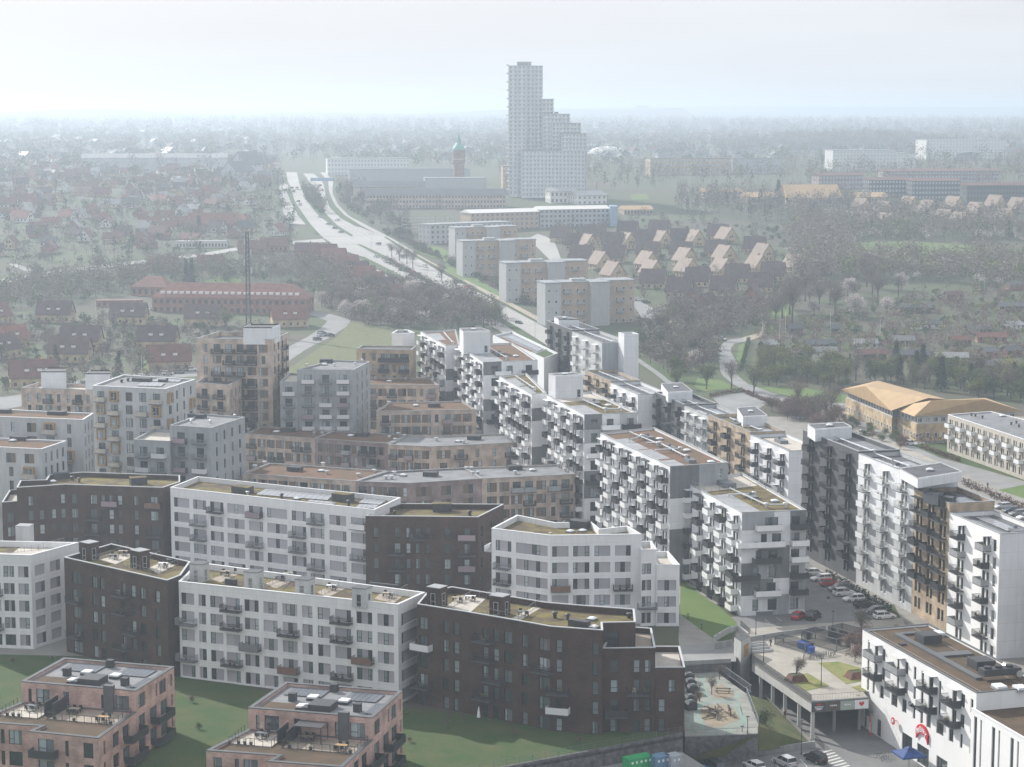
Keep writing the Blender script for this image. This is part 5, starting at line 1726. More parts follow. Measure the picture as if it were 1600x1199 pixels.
def car_meshes(kind):
 if ('car', kind) in CACHE:
  return CACHE[('car', kind)]
 suv = kind == 'suv'
 van = kind == 'van'
 hb, hr = (0.98, 1.46) if not suv else (1.08, 1.66)
 if van:
  hb, hr = 1.15, 1.85
 L2, W2 = (2.15, 0.88) if not suv else (2.25, 0.92)
 rings = [(-L2, 0.42, hb * 0.86, W2 * 0.84), (-L2 + 0.12, 0.28, hb * 0.98, W2 * 0.95), (-L2 + 0.75, 0.24, hb, W2), (0.1, 0.24, hb, W2), (0.85, 0.24, hb * 0.97, W2), (L2 - 0.45, 0.26, hb * 0.80, W2 * 0.96), (L2 - 0.1, 0.30, hb * 0.68, W2 * 0.88), (L2, 0.42, hb * 0.58, W2 * 0.78)]
 b = MB()
 for x, z0, z1, h in rings:
  zm = z0 + (z1 - z0) * 0.55
  b.v += [(x, -h * 0.93, z0), (x, -h, zm), (x, -h * 0.93, z1), (x, h * 0.93, z1), (x, h, zm), (x, h * 0.93, z0)]
 for r_ in range(len(rings) - 1):
  for k in range(6):
   a, c = r_ * 6 + k, r_ * 6 + (k + 1) % 6
   b.f.append((a, a + 6, c + 6, c))
   b.m.append(0)
 b.f += [(0, 1, 2, 3, 4, 5), tuple(len(rings) * 6 - 6 + k for k in (5, 4, 3, 2, 1, 0))]
 b.m += [0, 0]
 # roof skin
 xr0, xr1 = (-L2 + 0.42, 0.30) if not van else (-L2 + 0.15, 0.75)
 wr = W2 * 0.76
 for dz in (0.0,):
  b.box(xr0, xr1, -wr, wr, hr - 0.05, hr)
 body = b.mesh('body', 'car_white')
 g = MB()
 xb0, xb1 = -L2 + 0.16, 1.02 if not van else 1.25
 wb = W2 * 0.92
 lo = [(xb0, -wb, hb - 0.02), (xb1, -wb, hb - 0.04), (xb1, wb, hb - 0.04), (xb0, wb, hb - 0.02)]
 hi = [(xr0, -wr, hr - 0.05), (xr1, -wr, hr - 0.05), (xr1, wr, hr - 0.05), (xr0, wr, hr - 0.05)]
 for k in range(4):
  j = (k + 1) % 4
  g.quad(lo[k], lo[j], hi[j], hi[k])
 glass = g.mesh('windows', 'car_glass')
 p = MB()
 for s_ in (-1, 1):
  for x0, x1, X0, X1 in ((xb0 + 0.02, xb0 + 0.1, xr0 + 0.0, xr0 + 0.08), (-0.45, -0.36, -0.45, -0.36), (xb1 - 0.06, xb1 + 0.02, xr1 - 0.05, xr1 + 0.02)):
   y0, y1 = s_ * (wb + 0.012), s_ * (wr + 0.012)
   q_ = [(x0, y0, hb - 0.02), (x1, y0, hb - 0.02), (X1, y1, hr - 0.04), (X0, y1, hr - 0.04)]
   p.poly(q_ if s_ < 0 else list(reversed(q_)))
 pillars = p.mesh('pillars', 'car_white')
 t = MB()
 k = 14
 for (r0, y0, r1, y1, mi) in ((0.33, -0.11, 0.33, 0.11, 0),):
  t.tube((0, y0, 0), (0, y1, 0), r0, k=k, mi=0)
 tyre = t.mesh('wheel', 'tyre')
 r_ = MB()
 for y in (-0.115, 0.115):
  r_.tube((0, y - 0.004, 0), (0, y + 0.004, 0), 0.21, k=10)
 rim = r_.mesh('rim', 'alloy')
 h = MB()
 for s_ in (-1, 1):
  h.box(L2 - 0.22, L2 - 0.06, s_ * 0.62 - 0.16, s_ * 0.62 + 0.16, hb * 0.60, hb * 0.71)
 hl = h.mesh('headlight', 'lamp_glass')
 h = MB()
 for s_ in (-1, 1):
  h.box(-L2 - 0.01, -L2 + 0.1, s_ * 0.66 - 0.13, s_ * 0.66 + 0.13, hb * 0.70, hb * 0.88)
 tl = h.mesh('tail_light', 'tail_red')
 CACHE[('car', kind)] = (body, glass, pillars, tyre, rim, hl, tl, L2, W2)
 return CACHE[('car', kind)]
def car(col, label, loc, rz, kind='hatch', group='parked cars', full=True, name='parked_car'):
 body, glass, pillars, tyre, rim, hl, tl, L2, W2 = car_meshes(kind)
 r_ = thing(name, label, 'car', loc, rz, group)
 def paint(o):
  o.material_slots[0].link = 'OBJECT'
  o.material_slots[0].material = MATS['car_' + col]
  return o
 bo = paint(link('body', body, r_))
 link('windows', glass, r_)
 if full:
  paint(link('pillars', pillars, bo))
  link('headlight', hl, bo)
  link('tail_light', tl, bo)
 for x in (-L2 + 0.78, L2 - 0.82):
  for y in (-W2 + 0.1, W2 - 0.1):
   wv = link('wheel', tyre, r_, Matrix.Translation((x, y, 0.33)))
   if full:
    link('rim', rim, wv)
 return r_

def person(label, loc, rz, top, legs, stride=0.25, skin=(0.45, 0.30, 0.22)):
 """walking figure grown from a joint skeleton; clothes take over by height and side"""
 V = [(0, 0, 0.98), (0, 0, 1.20), (0, 0, 1.42), (0, 0, 1.52), (0.03, 0, 1.66), (0.02, 0, 1.76),
   (0, 0.11, 0.94), (stride * 0.5, 0.11, 0.52), (stride * 0.75, 0.11, 0.09), (stride * 0.75 + 0.2, 0.11, 0.04),
   (0, -0.11, 0.94), (-stride * 0.15, -0.11, 0.50), (-stride, -0.11, 0.12), (-stride + 0.17, -0.11, 0.04),
   (0, 0.20, 1.40), (-0.10, 0.26, 1.14), (-0.02, 0.27, 0.88), (0.02, 0.27, 0.79),
   (0, -0.20, 1.40), (0.08, -0.26, 1.14), (0.22, -0.27, 0.92), (0.28, -0.27, 0.85)]
 E = [(0, 1), (1, 2), (2, 3), (3, 4), (4, 5), (0, 6), (6, 7), (7, 8), (8, 9), (0, 10), (10, 11), (11, 12), (12, 13), (2, 14), (14, 15), (15, 16), (16, 17), (2, 18), (18, 19), (19, 20), (20, 21)]
 RAD = [(0.15, 0.11), (0.14, 0.10), (0.16, 0.10), (0.06, 0.06), (0.095, 0.08), (0.06, 0.06), (0.10, 0.10), (0.07, 0.07), (0.05, 0.05), (0.045, 0.035), (0.10, 0.10), (0.07, 0.07), (0.05, 0.05), (0.045, 0.035), (0.07, 0.07), (0.052, 0.052), (0.04, 0.04), (0.04, 0.028), (0.07, 0.07), (0.052, 0.052), (0.04, 0.04), (0.04, 0.028)]
 me = bpy.data.meshes.new('person')
 me.from_pydata(V, E, [])
 o = link('person', me)
 o.modifiers.new('skin', 'SKIN')
 o.modifiers.new('sub', 'SUBSURF').levels = 1
 o.modifiers['sub'].render_levels = 1
 for v, (a, c) in zip(me.skin_vertices[0].data, RAD):
  v.radius = (a, c)
 me.skin_vertices[0].data[0].use_root = True
 m = bpy.data.materials.new('clothes')
 m.use_nodes = True
 n = m.node_tree
 bs = n.nodes['Principled BSDF']
 bs.inputs['Roughness'].default_value = 0.8
 t = n.nodes.new('ShaderNodeTexCoord')
 sx = n.nodes.new('ShaderNodeSeparateXYZ')
 n.links.new(t.outputs['Object'], sx.inputs[0])
 rp_ = n.nodes.new('ShaderNodeValToRGB')
 rp_.color_ramp.interpolation = 'CONSTANT'
 dv = n.nodes.new('ShaderNodeMath')
 dv.operation = 'DIVIDE'
 dv.inputs[1].default_value = 1.9
 n.links.new(sx.outputs['Z'], dv.inputs[0])
 n.links.new(dv.outputs[0], rp_.inputs['Fac'])
 cr = rp_.color_ramp
 cr.elements[0].color = (0.03, 0.03, 0.03, 1)
 cr.elements[1].position = 0.055
 cr.elements[1].color = (*legs, 1)
 for pos, c in ((0.50, top), (0.785, skin), (0.885, (0.06, 0.04, 0.03))):
  e = cr.elements.new(pos)
  e.color = (*c, 1)
 n.links.new(rp_.outputs['Color'], bs.inputs['Base Color'])
 me.materials.append(m)
 o.location = loc
 o.rotation_euler = (0, 0, rz)
 return tag(o, label, 'person')

mat('lamp_post', (0.05, 0.052, 0.055), 0.5, var=0)
def lamp(loc, label, h=4.2, arm=0.0, rz=0.0, group='lamp posts', col='lamp_post'):
 t = thing('street_lamp', label, 'lamp', loc, rz, group)
 key = ('lamp', h, arm, col)
 if key not in CACHE:
  b = MB()
  b.tube((0, 0, 0), (0, 0, h), 0.07, 0.05, k=8)
  b.tube((0, 0, 0), (0, 0, 0.5), 0.1, k=8)
  if arm:
   for s_ in (-1, 1):
    b.tube((0, 0, h - 0.1), (s_ * arm, 0, h + 0.15), 0.05, k=6)
  c = MB()
  if arm:
   for s_ in (-1, 1):
    c.box(s_ * arm - 0.4, s_ * arm + 0.4, -0.14, 0.14, h + 0.1, h + 0.24)
  else:
   c.lathe([(0.05, 0), (0.32, 0.05), (0.34, 0.12), (0.05, 0.2), (0.01, 0.2)], 10, c=(0, 0, h))
  CACHE[key] = (b.mesh('post', col), c.mesh('lamp_head', col if not arm else 'coping_grey'))
 a, c = CACHE[key]
 link('post', a, t)
 link('lamp_head', c, t)
 return t

def txt(body, size, m, M, parent, name='lettering', ext=0.03, bold=0.0):
 cu = bpy.data.curves.new(name, 'FONT')
 cu.body = body
 cu.size = size
 cu.extrude = ext
 cu.offset = bold
 cu.align_x = 'CENTER'
 cu.align_y = 'CENTER'
 o_ = bpy.data.objects.new('tmp', cu)
 COL.objects.link(o_)
 dg = bpy.context.evaluated_depsgraph_get()
 me = bpy.data.meshes.new_from_object(o_.evaluated_get(dg))
 bpy.data.objects.remove(o_)
 bpy.data.curves.remove(cu)
 me.materials.clear()
 me.materials.append(MATS[m])
 return link(name, me, parent, M)

# ------------------------------------------------------------------ the shop building by the lower street
A = Vector((57.9, 333.7))
DV = Vector((11.6, 3.6))
us = (Vector((68.3, 296.0)) - A).normalized()
N = A + us * 39.2
b = Bld('shop_house', 'white shop and apartment house with brown sedum roof and a red shop sign, lower right', 'building', [A, N, N + DV, A + DV], ZL, 10, None, wall='white_shop', roof='sedum_brown', coping='coping_dark', parapet=0.35, pw=0.3, pane='pane_dark')
root = b.root
Ls = b.L(0)
def fx(x):
 """share of the front for a column x of the enlarged photograph (perspective undone)"""
 c = 1280 + x / 5.0
 lo, hi = 0.0, 1.2
 for _ in range(40):
  m = (lo + hi) / 2
  p = A + us * (39.2 * m)
  if CX + p.x / p.y * FPX * 0.9967 < c:
   lo = m
  else:
   hi = m
 return lo * Ls
R1, R2, R3_ = (12.9, 15.0), (9.75, 11.85), (6.6, 8.8)
for x, w, rows in ((450, 0.75, (R1, R2, R3_)), (513, 1.3, (R1, R2)), (571, 1.2, (R1, R2)), (496, 0.8, (R3_,)), (690, 0.75, (R1, R2)), (756, 1.3, (R1, R2)), (562, 1.5, (R3_,)), (665, 2.2, (R3_,)), (745, 1.6, (R3_,)), (825, 0.85, (R1, R2, R3_)),
     (887, 0.85, (R1, R2, R3_)), (957, 1.5, (R1, R2)), (1027, 0.8, (R1, R2)), (944, 1.5, (R3_,)), (1036, 2.4, (R3_,)), (1128, 1.5, (R3_,)), (1210, 0.85, (R3_,)), (1147, 1.4, (R1, R2)), (1213, 1.4, (R1, R2)), (1288, 0.85, (R1, R2, R3_))):
 for z0, z1 in rows:
  b.window(0, fx(x) - w / 2, fx(x) + w / 2, z0, z1)
for x, kds in ((515, ('palegrey', 'mixed')), (700, ('palegrey', 'mixed')), (957, ('mixed', 'mixed')), (1148, ('mixed', 'mixed'))):
 for (z0, z1), kk in zip((R1, R2), kds):
  b.balcony(0, fx(x), 4.4, z0 - 0.1, kk, 1.5)
 b.canopy(0, fx(x) + 0.5, 3.0, 15.4, 'rail_white', 1.1)
for x, w, z1 in ((434, 1.0, 2.9), (545, 1.6, 2.9), (775, 3.6, 3.4), (905, 4.0, 3.2), (1060, 3.6, 3.2), (1215, 3.6, 3.2)):
 b.window(0, fx(x) - w / 2, fx(x) + w / 2, 0.05, z1)
b.build()
b.rbox(1410, 1008, 1.0, 1.0, 0.3)
def rp_(u, v):
 return (A + us * (u * 39.2) + DV * v) - b.c.xy
ang = math.atan2(us.y, us.x)
def shoproof(name, m, u, v, w, d, h, z=0.0):
 k = MB()
 k.box(-w / 2, w / 2, -d / 2, d / 2, 0, h)
 c = rp_(u, v)
 return link(name, k.mesh(name, m), b.root, Matrix.Translation((c.x, c.y, b.zr + z)) @ Matrix.Rotation(ang, 4, 'Z'))
shoproof('roof_walkway', 'coping_dark', 0.46, 0.36, 28, 1.1, 0.35)
shoproof('roof_walkway', 'coping_dark', 0.11, 0.55, 1.1, 3.6, 0.34)
shoproof('roof_walkway', 'coping_dark', 0.46, 0.62, 2.2, 5.6, 0.33)
shoproof('plant_housing', 'plant_box', 0.24, 0.60, 3.2, 3.2, 1.4)
shoproof('plant_housing', 'plant_box', 0.66, 0.66, 3.2, 3.2, 1.4)
shoproof('condenser_rack', 'plant_box', 0.83, 0.62, 2.0, 6.2, 1.0, 0.8)
for v in (0.45, 0.60, 0.75):
 c = rp_(0.83, v)
 k = MB()
 k.lathe([(0.6, 0), (0.6, 0.35), (0.35, 0.4), (0.01, 0.4)], 12)
 link('fan', k.mesh('fan', 'rail_dark'), b.root, Matrix.Translation((c.x, c.y, b.zr + 1.8)))
k = MB()
c0, c1 = rp_(0.74, 0.85), rp_(0.86, 0.85)
k.tube((c0.x, c0.y, b.zr + 0.9), (c1.x, c1.y, b.zr + 0.9), 0.55, k=10)
link('roof_duct', k.mesh('roof_duct', 'pipe_metal'), b.root)
for u, v in ((0.16, 0.88), (0.95, 0.40), (0.99, 0.62)):
 shoproof('skylight_kerb', 'coping_grey', u, v, 2.1, 1.7, 0.35)
 shoproof('skylight', 'skylight', u, v, 2.0, 1.6, 0.62, 0.02)
for v in (0.12, 0.75):
 k = MB()
 a_, c_ = rp_(0.02, v), rp_(0.98, v)
 k.tube((a_.x, a_.y, b.zr + 0.06), (c_.x, c_.y, b.zr + 0.06), 0.035, k=5)
 link('lightning_wire', k.mesh('lightning_wire', 'coping_grey'), b.root)
# lower wing with tall narrow windows
A2_ = Vector((67.7, 296.2))
N2_ = A2_ + us * 34
t = Bld('', '', '', [A2_, N2_, N2_ + DV * 1.05, A2_ + DV * 1.05], ZL, 7.6, root=root, wall='white_shop', roof='sedum_brown', coping='coping_white', parapet=0.4, pane='pane_dark')
for k in range(10):
 x = 0.9 + k * 1.9 + (k // 2) * 1.6
 t.window(0, x, x + (0.5 if k % 2 else 0.95), 4.2, 13.0)
 if k % 2 == 0:
  t.window(0, x, x + 1.0, 0.1, 3.0)
t.build()
# signs on the shop front
mat('sign_red', (0.62, 0.02, 0.035), 0.5, var=0)
mat('sign_white', (0.80, 0.80, 0.80), 0.5, var=0)
mat('sign_black', (0.02, 0.02, 0.02), 0.5, var=0)
mat('sign_dark', (0.06, 0.06, 0.06), 0.5, var=0.1)
mat('sign_brown', (0.10, 0.085, 0.07), 0.5, var=0.1)
mat('sign_green', (0.36, 0.42, 0.36), 0.5, var=0.05)
Mf = Matrix.Translation(b.c) @ b.M(0)
FACE = Matrix(((1, 0, 0, 0), (0, 0, -1, 0), (0, 1, 0, 0), (0, 0, 0, 1)))         # text plane stood upright against the wall
sx_ = fx(905)
sg = thing('shop_sign', 'red arched shop sign with white letters MENY over the entrance', 'sign', Mf @ Vector((sx_, 0, 5.0)), 0)
sg.rotation_euler = (0, 0, ang)
k = MB()
n = 12
for j in range(n):
 a0, a1 = math.pi * (0.12 + 0.76 * j / n), math.pi * (0.12 + 0.76 * (j + 1) / n)
 for y, rev in ((-0.32, False), (-0.02, True)):
  q_ = [(-2.1 * math.cos(a0), y, 1.9 * math.sin(a0) - 1.7), (-2.1 * math.cos(a1), y, 1.9 * math.sin(a1) - 1.7), (-2.2 * math.cos(a1), y, 1.9 * math.sin(a1) - 0.25), (-2.2 * math.cos(a0), y, 1.9 * math.sin(a0) - 0.25)]
  k.poly(q_ if not rev else list(reversed(q_)))
 k.quad((-2.2 * math.cos(a0), -0.32, 1.9 * math.sin(a0) - 0.25), (-2.2 * math.cos(a1), -0.32, 1.9 * math.sin(a1) - 0.25), (-2.2 * math.cos(a1), -0.02, 1.9 * math.sin(a1) - 0.25), (-2.2 * math.cos(a0), -0.02, 1.9 * math.sin(a0) - 0.25))
 k.quad((-2.1 * math.cos(a1), -0.32, 1.9 * math.sin(a1) - 1.7), (-2.1 * math.cos(a0), -0.32, 1.9 * math.sin(a0) - 1.7), (-2.1 * math.cos(a0), -0.02, 1.9 * math.sin(a0) - 1.7), (-2.1 * math.cos(a1), -0.02, 1.9 * math.sin(a1) - 1.7))
link('sign_board', k.mesh('sign_board', 'sign_red'), sg)
for ch, x, z, rot in (('M', -1.25, 0.35, 0.42), ('E', -0.42, 0.80, 0.15), ('N', 0.40, 0.80, -0.15), ('Y', 1.22, 0.36, -0.42)):
 txt(ch, 1.15, 'sign_white', Matrix.Translation((x, -0.34, z)) @ Matrix.Rotation(-rot, 4, 'Y') @ FACE, sg, 'letter', 0.02, 0.03)
lt = thing('cafe_lettering', 'small black cafe lettering on the white shop wall', 'lettering', Mf @ Vector((fx(838), -0.02, 8.6)), 0)
lt.rotation_euler = (0, 0, ang)
txt('Café & Mad', 1.0, 'sign_black', Matrix.Translation((0, -0.04, 0)) @ FACE, lt, 'letters', 0.02, 0.02)
hb = thing('heart_sign', 'red round sign hanging on the shop wall above the parasol', 'sign', Mf @ Vector((fx(690), -0.7, 4.6)), 0)
hb.rotation_euler = (0, 0, ang)
k = MB()
k.tube((0, -0.06, 0), (0, 0.06, 0), 0.6, k=20)
link('disc', k.mesh('disc', 'sign_red'), hb)
txt('M', 0.75, 'sign_white', Matrix.Translation((0, -0.08, 0)) @ FACE, hb, 'letter', 0.02, 0.04)
k = MB()
k.box(-0.05, 0.05, -0.05, 0.75, -0.03, 0.03)
link('bracket', k.mesh('bracket', 'rail_grey'), hb)
k = MB()
k.box(-0.9, 0.9, -1.0, -0.9, 0, 1.0)
k.box(-0.05, 0.05, -0.9, 0.02, 0.45, 0.55)
o = single('wall_sign', k, 'sign_dark', 'small dark sign jutting from the shop wall beside the underpass', 'sign', Mf @ Vector((fx(495), 0, 3.0)), ang)
k = MB()
for j in range(8):
 z0, z1 = 0.6 + j * 0.42, 0.6 + (j + 1) * 0.42
 w0, w1 = [0.35 + 0.45 * math.sin(math.pi * min(1, (0.25 + 0.75 * t_ / 8)) ) for t_ in (j, j + 1)]
 k.quad((0, 0, z0), (w0, 0.0, z0), (w1, 0.0, z1), (0, 0, z1))
 k.quad((0, 0.03, z1), (w1, 0.03, z1), (w0, 0.03, z0), (0, 0.03, z0))
fg = thing('beach_flag', 'tall red feather flag with white letters by the shop door', 'flag', Mf @ Vector((fx(560), -2.0, 0)), ang)
link('cloth', k.mesh('cloth', 'sign_red'), fg)
k = MB()
k.tube((0, 0.015, 0), (0, 0.015, 4.1), 0.03, k=6)
link('pole', k.mesh('pole', 'rail_grey'), fg)
txt('MENY', 0.62, 'sign_white', Matrix.Translation((0.38, -0.03, 2.1)) @ Matrix.Rotation(-math.pi / 2, 4, 'Y') @ FACE, fg, 'letters', 0.01, 0.02)
# parasol
mat('parasol_blue', (0.012, 0.05, 0.20), 0.7, var=0.08)
ps = thing('parasol', 'square blue parasol before the shop entrance', 'parasol', (*P(1420, 1203, ZL).xy, ZL), ang)
k = MB()
h = 2.6
k.v = [(-2, -2, h), (2, -2, h), (2, 2, h), (-2, 2, h), (0, 0, h + 1.0)] + [(-2, -2, h - 0.25), (2, -2, h - 0.25), (2, 2, h - 0.25), (-2, 2, h - 0.25)]
k.f = [(0, 1, 4), (1, 2, 4), (2, 3, 4), (3, 0, 4), (5, 6, 1, 0), (6, 7, 2, 1), (7, 8, 3, 2), (8, 5, 0, 3)]
k.m = [0] * 8
cn = link('canopy', k.mesh('canopy', 'parasol_blue'), ps)
k = MB()
k.v = [(-0.6, -0.6, h + 0.85), (0.6, -0.6, h + 0.85), (0.6, 0.6, h + 0.85), (-0.6, 0.6, h + 0.85), (0, 0, h + 1.2)]
k.f = [(0, 1, 4), (1, 2, 4), (2, 3, 4), (3, 0, 4)]
k.m = [0] * 4
link('vent_cap', k.mesh('vent_cap', 'parasol_blue'), cn)
k = MB()
k.tube((0, 0, 0), (0, 0, h + 0.9), 0.05, k=8)
k.box(-0.5, 0.5, -0.5, 0.5, 0, 0.12)
link('pole', k.mesh('pole', 'rail_grey'), ps)

# ------------------------------------------------------------------ deck, underpass, retaining walls
k = MB()
for a, c in zip(HOLE, HOLE[1:] + HOLE[:1]):
 k.quad((c.x, c.y, ZL), (a.x, a.y, ZL), (a.x, a.y, 0.0), (c.x, c.y, 0.0))
rw = thing('retaining_wall', 'dark stone and concrete wall round the lower street', 'wall', (HOLE[1].x, HOLE[1].y, ZL))
link('wall', k.mesh('wall', 'stone_wall'), rw, Matrix.Translation((-HOLE[1].x, -HOLE[1].y, -ZL)))
k = MB()
a, c = HOLE[0], HOLE[1]
dd = (c - a).normalized()
nn = Vector((-dd.y, dd.x))
L_ = (c - a).length
k.prism([a, c, c + nn * 0.5, a + nn * 0.5], ZL + 5.8, 0.35)
link('wall_cap', k.mesh('wall_cap', 'stone_wall'), rw, Matrix.Translation((-HOLE[1].x, -HOLE[1].y, -ZL)))
fn_ = thing('mesh_fence', 'low wire fence along the top of the stone wall below the lawn', 'fence', (a.x, a.y, 0.35))
k = MB()
for j in range(int(L_ / 2.2) + 1):
 t = dd * (j * 2.2) + nn * 0.25
 k.box(t.x - 0.03, t.x + 0.03, t.y - 0.03, t.y + 0.03, 0, 1.1)
link('posts', k.mesh('posts', 'rail_grey'), fn_)
k = MB()
for z in (0.1, 0.4, 0.7, 1.08):
 k.tube((nn.x * 0.25, nn.y * 0.25, z), (dd.x * L_ + nn.x * 0.25, dd.y * L_ + nn.y * 0.25, z), 0.015, k=4)
link('wire', k.mesh('wire', 'rail_grey'), fn_)

dk = [P(x, y, 0.06).xy for x, y in ((1152, 1001), (1174, 1014), (1175, 1033), (1268, 1097), (1357, 1091))] + [Vector((57.7, 333.9)), Vector((69.0, 337.6)), P(1410, 966, 0).xy, P(1150, 984, 0).xy]
deck = thing('deck', 'pale concrete plaza deck bridging the lower street', 'deck', (*P(1268, 1097, 0).xy, ZL))
off = Matrix.Translation(-deck.location)
k = MB()
k.prism(dk, -0.35, 0.06, 0)
link('paving', k.mesh('paving', 'paving_pale'), deck, off)
def beam(a, c, w, z0, z1, m, name, par=deck, mo=off):
 d = (c - a).normalized()
 nv = Vector((-d.y, d.x)) * w
 k = MB()
 k.prism([a, c, c + nv, a + nv], z0, z1)
 return link(name, k.mesh(name, m), par, mo)
e0, e1, e2 = dk[2], dk[3], dk[4]
beam(e0 - (e1 - e0).normalized() * 0.0, e1, 0.6, -1.75, 0.10, 'pale_cast', 'edge_beam')
beam(e1, e2, 0.6, -1.7, 0.12, 'cast_wall', 'edge_beam')
for t in (0.12, 0.33, 0.54, 0.77, 0.985):
 c = e0.lerp(e1, t) + Vector((0.45, 0.3))
 k = MB()
 k.box(c.x - 0.28, c.x + 0.28, c.y - 0.28, c.y + 0.28, ZL, -1.7)
 link('column', k.mesh('column', 'pale_cast'), deck, off)
for t in (0.45, 0.9):
 c = e1.lerp(e2, t) + Vector((0.2, 4.0))
 k = MB()
 k.box(c.x - 0.25, c.x + 0.25, c.y - 0.25, c.y + 0.25, ZL, -0.35)
 link('column', k.mesh('column', 'cast_wall'), deck, off)
def railing(pts, z, h, m, name, label, par=None, sp=0.16, cat='railing', bar=0.012):
 o = thing(name, label, cat, (pts[0][0], pts[0][1], z)) if par is None else par
 k, kr = MB(), MB()
 ox, oy = (pts[0][0], pts[0][1])
 for a, c in zip(pts, pts[1:]):
  a, c = Vector(a), Vector(c)
  n = max(1, int((c - a).length / sp))
  for j in range(n + 1):
   t = a.lerp(c, j / n) - Vector((ox, oy))
   k.box(t.x - bar, t.x + bar, t.y - bar, t.y + bar, 0, h)
  for zz in (0.08, h):
   kr.tube((a.x - ox, a.y - oy, zz), (c.x - ox, c.y - oy, zz), 0.035, k=5)
 link('bars', k.mesh('bars', m), o)
 link('handrail', kr.mesh('handrail', m), o)
 return o
railing([dk[1], e0, e1], 0.1, 1.15, 'rail_dark', 'railing', 'black bar railing along the deck edge above the columns', sp=0.14, bar=0.016)
railing([e1, e2], 0.12, 1.1, 'rail_steel', 'railing', 'thin grey railing above the row of billboards', sp=0.5)
d_ = (e2 - e1).normalized()
for j, (m, lab) in enumerate((('sign_dark', 'dark billboard with red emblem on the deck front'), ('sign_brown', 'brown billboard with pale lettering on the deck front'), ('sign_green', 'pale green billboard on the deck front'), ('sign_white', 'white billboard with red heart on the deck front'))):
 w_ = (e2 - e1).length / 4
 bb = thing('billboard', lab, 'billboard', (*(e1 + d_ * (w_ * (j + 0.5)) + Vector((d_.y, -d_.x)) * 0.05), -1.6), math.atan2(d_.y, d_.x))
 k = MB()
 k.box(-w_ / 2 + 0.03, w_ / 2 - 0.03, -0.10, -0.02, 0, 1.5)
 link('board', k.mesh('board', m), bb)
 pr = MB()
 if j == 0:
  pr.box(-0.35, 0.35, -0.115, -0.10, 1.05, 1.3, 0)
  link('emblem', pr.mesh('emblem', 'sign_red'), bb)
  pr = MB()
  for z_, w2 in ((0.72, 0.75), (0.45, 0.6), (0.25, 0.4)):
   pr.box(-w2, w2, -0.115, -0.10, z_, z_ + 0.12)
  link('print', pr.mesh('print', 'sign_white'), bb)
 elif j in (1, 2):
  for x_ in (-0.5, -0.2, 0.1, 0.4):
   pr.box(x_, x_ + 0.2, -0.115, -0.10, 0.75, 0.98)
  link('print', pr.mesh('print', 'sign_white'), bb)
 else:
  n = 16
  pts_ = []
  for q_ in range(n):
   t = 2 * math.pi * q_ / n
   pts_.append((0.03 * 16 * math.sin(t) ** 3, -0.116, 0.85 + 0.03 * (13 * math.cos(t) - 5 * math.cos(2 * t) - 2 * math.cos(3 * t) - math.cos(4 * t))))
  pr.poly(list(reversed(pts_)))
  link('emblem', pr.mesh('emblem', 'sign_red'), bb)
# lift tower at the deck's corner
lt_ = [P(x, y, 3.2).xy for x, y in ((1147, 996), (1158, 1003), (1173, 995), (1161, 990))]
o = thing('lift_tower', 'slim concrete lift tower at the corner of the deck', 'tower', (*lt_[0], ZL))
k = MB()
k.prism(lt_, -0.2 - ZL + ZL, 3.2, 0, 1)
k.prism(offset(lt_, 0.0), ZL, -0.2, 0)
link('shaft', k.mesh('shaft', ['pale_cast', 'felt_dark']), o, Matrix.Translation(-o.location))
k = MB()
a, c = lt_[1], lt_[2]
d = (c - a).normalized()
nv = Vector((d.y, -d.x)) * 0.04
k.prism([a.lerp(c, 0.3) + nv, a.lerp(c, 0.75) + nv, a.lerp(c, 0.75), a.lerp(c, 0.3)], 0.1, 2.3)
link('door', k.mesh('door', 'timber'), o, Matrix.Translation(-o.location))
# parapets of the ramp and stairs beside the tower
def wallthing(pts, z0, z1, th, m, label, name='parapet_wall'):
 o = thing(name, label, 'wall', (pts[0].x, pts[0].y, z0))
 for a, c in zip(pts, pts[1:]):
  d = (c - a).normalized()
  nv = Vector((-d.y, d.x)) * th
  k = MB()
  k.prism([a, c, c + nv, a + nv], z0, z1)
  link('wall', k.mesh('wall', m), o, Matrix.Translation(-o.location))
 return o
wallthing(hug([(1117, 1003), (1139, 990), (1152, 987), (1168, 998)]), 0, 1.1, 0.25, 'pale_cast', 'concrete parapet around the end of the bright lawn')
wallthing(hug([(1118, 1015), (1145, 1010)]), 0, 1.2, 0.25, 'cast_wall', 'low concrete wall beside the path end')
wallthing(hug([(1172, 1003), (1220, 995), (1290, 986)]), 0, 0.9, 0.25, 'cast_wall', 'long low concrete wall along the parking court')
wallthing([p.copy() for p in hug([(1066, 1040), (1142, 1036)])], -1.5, 0.75, 0.3, 'cast_wall', 'concrete wall between the upper street and the playground')
railing(hug([(1157, 978), (1172, 992)]), 0.0, 1.1, 'rail_dark', 'railing', 'black railing at the tip of the bright lawn')
# stair up to the upper walkway
st_ = thing('stairs', 'grey steps rising beside the lift tower', 'stairs', (*P(1190, 1020, 0.1).xy, 0.1))
for j in range(7):
 k = MB()
 k.box(-2.2, 2.2, j * 0.45, j * 0.45 + 0.5, 0, 0.16 * (j + 1))
 link('step', k.mesh('step', 'pale_cast' if j % 2 else 'slab_grey'), st_)
st_.rotation_euler = (0, 0, R(20))

